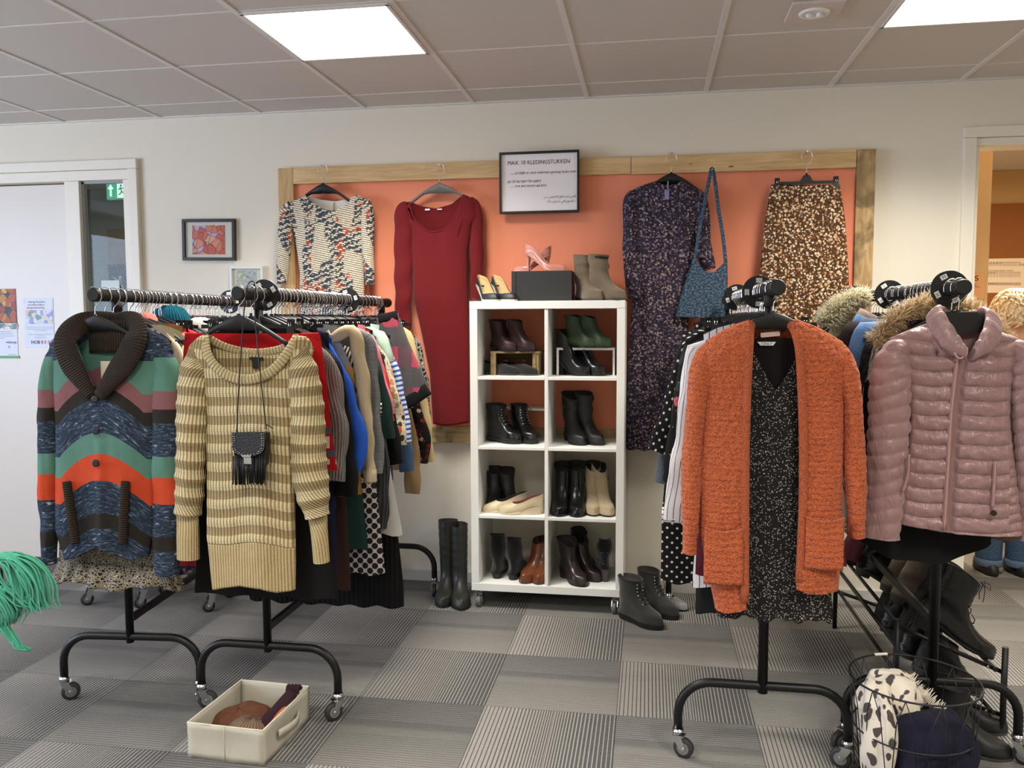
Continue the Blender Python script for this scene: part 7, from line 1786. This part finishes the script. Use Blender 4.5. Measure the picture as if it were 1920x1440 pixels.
# ------------------------------------------------------------------ teal fringe at the left edge
GY = -2.15
t = thing('fringed_scarf', 'teal green shaggy scarf hanging into the picture at the left edge', 'scarf', at(-40, 1060, GY))
k = fab('teal_wool', .85, .2); n = k.noise(k.map(k.uv(), (400, 30, 1)), 1, 2); k.col(k.mix(n, srgb(30, 122, 98), srgb(92, 190, 154))); k.bump(n, .6, .002); TG = k.done()
rr = random.Random(11)
def strands(path, wid, n, par, r=.0032, spread=1.0, y0=GY, nm='wool_strands'):
    g = MB()
    for i in range(n):
        o1, o2 = rr.gauss(0, 1), rr.gauss(0, 1); pts = []
        for q, (px, py) in enumerate(path):
            w = interp(wid, q/(len(path)-1)); p = at(px, py, y0); pts.append(p+Vector((o1*w+rr.gauss(0, .003), o2*w*.8+rr.gauss(0, .003), rr.gauss(0, .004))))
        c = catmull(pts, 5); m_ = len(c); g.tube(c, [r*(1-.75*(q/(m_-1))**3) for q in range(m_)], 5)
    o = g.build(nm, TG, par, world=True); o['kind'] = 'stuff'; return o
strands([(-40, 1050), (15, 1043), (45, 1062), (62, 1095), (66, 1125), (74, 1142)], [(0, .012), (.4, .020), (1, .022)], 90, t)
strands([(-30, 1060), (15, 1048), (30, 1080), (46, 1108), (60, 1130), (70, 1138)], [(0, .012), (.4, .020), (1, .012)], 70, t)
strands([(15, 1100), (30, 1112), (48, 1128), (62, 1132)], [(0, .012), (1, .016)], 50, t)
strands([(-40, 1100), (-5, 1110), (12, 1130), (20, 1150), (18, 1168)], [(0, .016), (.6, .024), (1, .014)], 90, t)
strands([(0, 1160), (12, 1180), (28, 1200), (38, 1214), (56, 1218)], [(0, .009), (.6, .007), (1, .004)], 40, t)
dkc = solid('dark_fluff', (26, 26, 26), .95)
t2 = thing('handbag', 'dark bag carried at the left edge under the teal scarf', 'bag', at(-60, 1090, GY+.06))
lumpcloth(t2, 'bag_body', dkc, (at(-62, 1090, GY+.07).x, GY+.07), .115, .05, at(-60, 1150, GY+.07).z, .19, 1.0)
MB().tube(catmull([at(-100, 1050, GY+.07), at(-90, 900, GY+.07), at(-75, 860, GY+.07), at(-60, 900, GY+.07), at(-40, 1050, GY+.07)], 6), .006, 8).build('strap', dkc, t2, world=True)
# dark bin under the leftmost rack, far behind
p = onz(379, 1085); t = thing('waste_bin', 'dark grey bin on the carpet far behind the leftmost rack', 'bin', (p.x, p.y+.05, 0))
g = MB(); rg_ = []
for (k_, z) in ((.080, 0), (.095, .30), (.092, .30), (.078, .01)): rg_.append([(k_*cos(a*pi/16), k_*sin(a*pi/16), z) for a in range(32)])
g.loft(rg_, smooth=True); g.build('bin_body', plain('bin_grey', (60, 60, 62), .6), t)

# ------------------------------------------------------------------ next room
y = 2.74
a, b = at(1849, 383, y), at(1990, 640, y)
t = thing('brown_panel', 'brown board on the wall of the next room', 'wall panel', (a.x+.5, y, 1.3))
MB().box2((a.x, y-.02, .0), (a.x+1.3, y, a.z)).build('board', M['brown'], t, world=True)
a, b = at(1846, 485, y-.03), at(1990, 548, y-.03)
t = thing('size_chart', 'white size chart with rows of small figures on the brown board', 'chart', ((a.x+b.x)/2, y-.03, (a.z+b.z)/2))
MB().box2((a.x, y-.024, b.z), (b.x, y-.0215, a.z)).build('paper', plain('chart_paper', (216, 196, 170), .7), t, world=True)
gi = plain('chart_ink', (130, 112, 96), .8); yy = y-.0250
for r_, (py0, py1, n) in enumerate(((491, 499, 11), (510, 520, 11), (530, 535, 20))):
    for i in range(n):
        px = 1850+i*(65/n); q0, q1 = at(px, py0, yy), at(px+(65/n)*.55, py1, yy)
        g = MB(); g.box2((q0.x, yy, q1.z), (q0.x+.003, yy+.001, q0.z)); g.box2((q1.x-.003, yy, q1.z), (q1.x, yy+.001, q0.z)); g.box2((q0.x, yy, q0.z-.003), (q1.x, yy+.001, q0.z))
        g.build('figure_mark', gi, t, world=True)
for (px, py, s_, tx) in ((1850, 490, .017, 'Maattabel dames'), (1852, 504.5, .022, 'Omrekentabel maten'), (1850, 508.5, .017, 'Maattabel'), (1850, 527.5, .017, 'Kindermaten'), (1913, 494, .030, 'MC')):
    p = at(px, py, yy); text(tx, s_, (p.x, yy-.0005, p.z-.02), (pi/2, 0, 0), gi if tx != 'MC' else plain('chart_red', (130, 50, 40), .8), t)
# upright tan board with a size card right behind the doorway
y = .42
a, b = at(1829, 278, y), at(1848, 640, y)
t = thing('upright_board', 'pale orange upright board just inside the next room', 'board', ((a.x+b.x)/2, y, 0))
MB().box2((1.40, y+.02, 1.2), (b.x, y+.05, 1.3)).build('bracket', M['metal_black'], t, world=True)
MB().box2((a.x, y, .80), (b.x, y+.020, a.z)).build('board', plain('pale_orange_board', (226, 184, 128), .7), t, world=True, bevel=.001)
a, b = at(1825.5, 513, y-.006), at(1845, 560, y-.006)
t = thing('size_card', 'orange card with a bold letter s on the upright board', 'sign', ((a.x+b.x)/2, y-.006, (a.z+b.z)/2))
MB().box2((a.x, y-.007, b.z), (b.x, y-.002, a.z)).build('card', plain('orange_card', (240, 176, 116), .7), t, world=True)
p = at(1826.5, 526.5, y-.008); text('S', .040, (p.x, y-.0078, p.z), (pi/2, 0, 0), M['ink'], t, 'lettering', None, 'LEFT', 1.25)
for px, py, w in ((1826, 534, 6), (1826, 537.5, 11)):
    q0, q1 = at(px, py, y-.008), at(px+w, py+.8, y-.008); MB().box2((q0.x, y-.0080, q1.z), (q1.x, y-.007, q0.z)).build('small_print', gi, t, world=True)
# yellow crate-like bag
y = 1.35
t = thing('shopping_bag', 'yellow shopping bag with black letters on the floor of the next room', 'bag', at(1900, 1060, y))
yb_ = plain('yellow_plastic', (214, 184, 40), .45); a, b = at(1846, 985, y), at(1960, 1038, y)
g = MB(); g.loft([[(a.x+s_, y+d, z) for (s_, d) in ((0, 0), (b.x-a.x, 0), (b.x-a.x-.01, .22), (.01, .22))] for z in (.012, at(1900, 985, y).z)], smooth=False, cap1=False); g.build('bag_body', yb_, t, world=True, solid=.003)
bz = at(1900, 1040, y).z
g = MB(); g.box2((a.x-.002, y-.002, .0), (b.x+.002, y+.222, .030)); g.build('base', SOLE, t, world=True)
for (px, py, s_, tx) in ((1899.5, 1028, .17, 'and'), (1899.5, 1008, .17, 'ro')):
    p = at(px, py, y-.003); text(tx, s_, (p.x, y-.004, p.z), (pi/2, 0, 0), M['ink'], t)
# ------------------------------------------------------------------ person in the next room, seen from behind
PYc = .62
hc = at(1904, 590, PYc)                      # centre of the head
t = thing('person', 'person with wavy blonde hair, red patterned top and blue jeans, standing beyond the doorway', 'person', (hc.x, PYc, 0))
skin = plain('skin', (206, 158, 130), .6, noise=.06)
HR = .098
def skel(name, chain, mat, par, sub=2):
    """one continuous surface grown from connected joints: list of (point, radius, parent index)"""
    me = bpy.data.meshes.new(name); off = LOCS[par.name]
    me.from_pydata([tuple(Vector(p)-off) for p, r, k_ in chain], [(k_, i) for i, (p, r, k_) in enumerate(chain) if k_ is not None], [])
    me.materials.append(mat); o = bpy.data.objects.new(name, me); link(o); o.parent = par
    s_ = o.modifiers.new('skin', 'SKIN'); s_.use_smooth_shade = True
    for i, (p, r, k_) in enumerate(chain):
        d = me.skin_vertices[0].data[i]; d.radius = r if isinstance(r, tuple) else (r, r); d.use_root = (i == 0)
    sb_ = o.modifiers.new('sub', 'SUBSURF'); sb_.levels = sub; sb_.render_levels = sub; return o
X, Y = hc.x, PYc; hz_ = hc.z
sh = hz_-.235; pel = .92
foot = onz(1872, 1096)
def V(x, y, z): return (X+x, Y+y, z)
body = [(V(0, 0, pel), (.150, .115), None), (V(0, 0, 1.06), (.135, .10), 0), (V(0, .005, 1.20), (.155, .105), 1), (V(0, .0, sh-.06), (.150, .095), 2), (V(0, .0, sh+.04), (.060, .055), 3), (V(0, .01, hz_-.09), (.052, .052), 4), (V(0, .02, hz_-.02), (.078, .088), 5), (V(0, .025, hz_+.055), (.068, .078), 6)]
for s_ in (-1, 1):
    b0 = len(body); body += [(V(s_*.165, 0, sh-.03), .052, 3), (V(s_*.215, .0, sh-.16), .046, b0), (V(s_*.235, .02, sh-.30), .038, b0+1), (V(s_*.20, .14, sh-.42), .030, b0+2), (V(s_*.15, .26, sh-.44), .022, b0+3), (V(s_*.135, .31, sh-.44), .028, b0+4)]
for s_ in (-1, 1):
    b0 = len(body); body += [(V(s_*.085, 0, .84), .088, 0), (V(s_*.08, .01, .50), .052, b0), (V(s_*.08, .03, .28), .046, b0+1), (V(s_*.08, .03, .09), .034, b0+2), (V(s_*.08, .0, .050), .032, b0+3), (V(s_*.082, .12, .040), .028, b0+4)]
skel('body', body, skin, t)
# five fingers on each hand
for s_ in (-1, 1):
    for q, (dx, ln) in enumerate(((-.026, .060), (-.009, .075), (.009, .072), (.024, .055))):
        w0 = Vector(V(s_*.135+dx, .330, sh-.44)); skel('finger', [(w0, .0085, None), (w0+Vector((0, ln*.5, -.006)), .008, 0), (w0+Vector((0, ln*.85, -.026)), .007, 1)], skin, t, 1)
    w0 = Vector(V(s_*.105, .305, sh-.435)); skel('thumb', [(w0, .010, None), (w0+Vector((-s_*.022, .025, .004)), .009, 0), (w0+Vector((-s_*.030, .048, 0)), .008, 1)], skin, t, 1)
# face, turned away
for s_ in (-1, 1):
    g = MB(); c = Vector(V(s_*.031, .098, hz_+.010)); g.loft([[c+Vector((.011*cos(a*pi/6)*k_, .006*(1-k_), .007*sin(a*pi/6)*k_)) for a in range(12)] for k_ in (1, .7, .1)]); g.build('eye', M['label_white'], t, world=True)
    g = MB(); c = Vector(V(s_*.084, .02, hz_-.005)); g.tube([c+Vector((0, 0, -.028)), c+Vector((s_*.010, -.004, 0)), c+Vector((s_*.006, -.006, .026))], [.008, .014, .010], 10, ry=.006); g.build('ear', skin, t, world=True)
g = MB(); g.tube([V(0, .095, hz_+.012), V(0, .120, hz_-.028), V(0, .100, hz_-.036)], [.008, .014, .008], 10); g.build('nose', skin, t, world=True)
g = MB(); g.tube([V(-.022, .094, hz_-.062), V(0, .102, hz_-.060), V(.022, .094, hz_-.062)], [.003, .006, .003], 8); g.build('mouth', plain('lips', (176, 96, 90), .5), t, world=True)
# clothing
topm = floral('red_pattern', (150, 24, 34), [(206, 46, 50), (170, 26, 36), (216, 70, 66)], 22, .48, second=[(30, 20, 24), (120, 20, 30), (30, 20, 24)])
g = MB(); rings = []
for (z, rx_, ry_, dy) in ((.86, .205, .155, 0), (.95, .20, .150, 0), (1.08, .180, .135, 0), (1.22, .195, .135, .005), (sh-.09, .205, .130, 0), (sh-.030, .215, .115, 0), (sh+.004, .195, .100, .004), (sh+.034, .110, .080, .01), (sh+.060, .068, .066, .012)):
    rings.append([V(rx_*cos(a*pi/20)*(1+.02*sin(a*2.1+z*9)), ry_*sin(a*pi/20)+dy, z) for a in range(40)])
g.loft(rings, cap0=False, cap1=False, uvw=lambda i, j: (j*.03, i*.08)); g.build('top', topm, t, world=True, solid=.004, sub=1)
for s_ in (-1, 1):
    MB().tube(catmull([V(s_*.150, 0, sh-.045), V(s_*.205, 0, sh-.14), V(s_*.240, .02, sh-.30), V(s_*.195, .16, sh-.425), V(s_*.155, .245, sh-.44)], 5), [.066]*6+[.058]*8+[.044]*7, 16).build('sleeve', topm, t, world=True)
jn = melange('blue_jeans', (52, 74, 98), (76, 100, 128), 120, 120)
for s_ in (-1, 1):
    rings = []
    for i in range(22):
        z = lerp(.93, .055, i/21); rr_ = interp([(.055, .070), (.12, .068), (.45, .073), (.60, .080), (.80, .100), (.93, .115)], z)
        rings.append([V(s_*.080+rr_*cos(a*pi/14)*(1+.05*nz(a*.5, z*9, s_)), .01+rr_*1.12*sin(a*pi/14)+(.015 if z < .3 else 0), z) for a in range(28)])
    g = MB(); g.loft(rings, uvw=lambda i, j: (j*.02, -i*.04)); l_ = g.build('jeans_leg', jn, t, world=True, sub=1)
    g = MB(); g.loft([[V(s_*.08+k_*cos(a*pi/14), .025+k_*1.12*sin(a*pi/14), z) for a in range(28)] for k_, z in ((.071, .045), (.074, .050), (.074, .080), (.069, .086))]); g.build('turn_up', melange('jeans_inside', (84, 104, 128), (104, 124, 148), 120, 120), t, world=True)
    g = MB(); rg_ = []
    for (k_, z) in ((1, 0), (1.02, .018), (.97, .05), (.75, .075), (.45, .085)): rg_.append([V(s_*.082+.050*k_*cos(a*pi/12), .055+.135*k_*sin(a*pi/12), z) for a in range(24)])
    g.loft(rg_); g.build('shoe', LBM, t, world=True)
# hair: a wavy cap of many locks
hm_ = Mat('blonde_hair', .55, .5, sheen=.2); hn = hm_.noise(hm_.map(hm_.obj(), (60, 60, 25)), 1, 2); hm_.col(hm_.mix(hn, srgb(206, 182, 140), srgb(250, 236, 206))); hair = hm_.done()
g = MB(); rings = []; hcx = Vector(V(0, .015, hz_+.012))
for j in range(15):
    ph = lerp(-.62, pi/2, j/14); rings.append([hcx+Vector((.108*cos(ph)*cos(a*pi/20)*(1+.03*sin(a*1.7)), .118*cos(ph)*sin(a*pi/20) - (.0), .122*sin(ph))) for a in range(40)])
# leave the face open: push front part inside the head
for r in rings:
    for q in r:
        d = q-hcx
        if d.y > .05 and d.z < .05: q.y = hcx.y+.04
g.loft(rings); g.build('hair', hair, t, world=True)
g = MB(); rr = random.Random(5)
for i in range(420):
    a = rr.uniform(0, 2*pi); ph = rr.uniform(-.45, 1.5); d = Vector((cos(ph)*cos(a), cos(ph)*sin(a), sin(ph)))
    if d.y > .35 and d.z < .55: continue
    p0 = hcx+Vector((d.x*.104, d.y*.114, d.z*.118)); tang = Vector((d.x*.4+rr.uniform(-.5, .5), d.y*.4+rr.uniform(-.3, .3), -1.0)); tang = (tang-d*tang.dot(d)).normalized(); sd_ = tang.cross(d)
    ln = rr.uniform(.03, .06); pts = [p0+tang*ln*u_+d*(.010*sin(pi*u_)+.004)+sd_*.007*sin(u_*6+i) for u_ in (0, .3, .6, 1)]
    g.tube(catmull(pts, 3), [.0055*sin(pi*clamp(q/9*.9+.1))+.0008 for q in range(10)], 5)
g.build('hair_locks', hair, t, world=True)['kind'] = 'stuff'
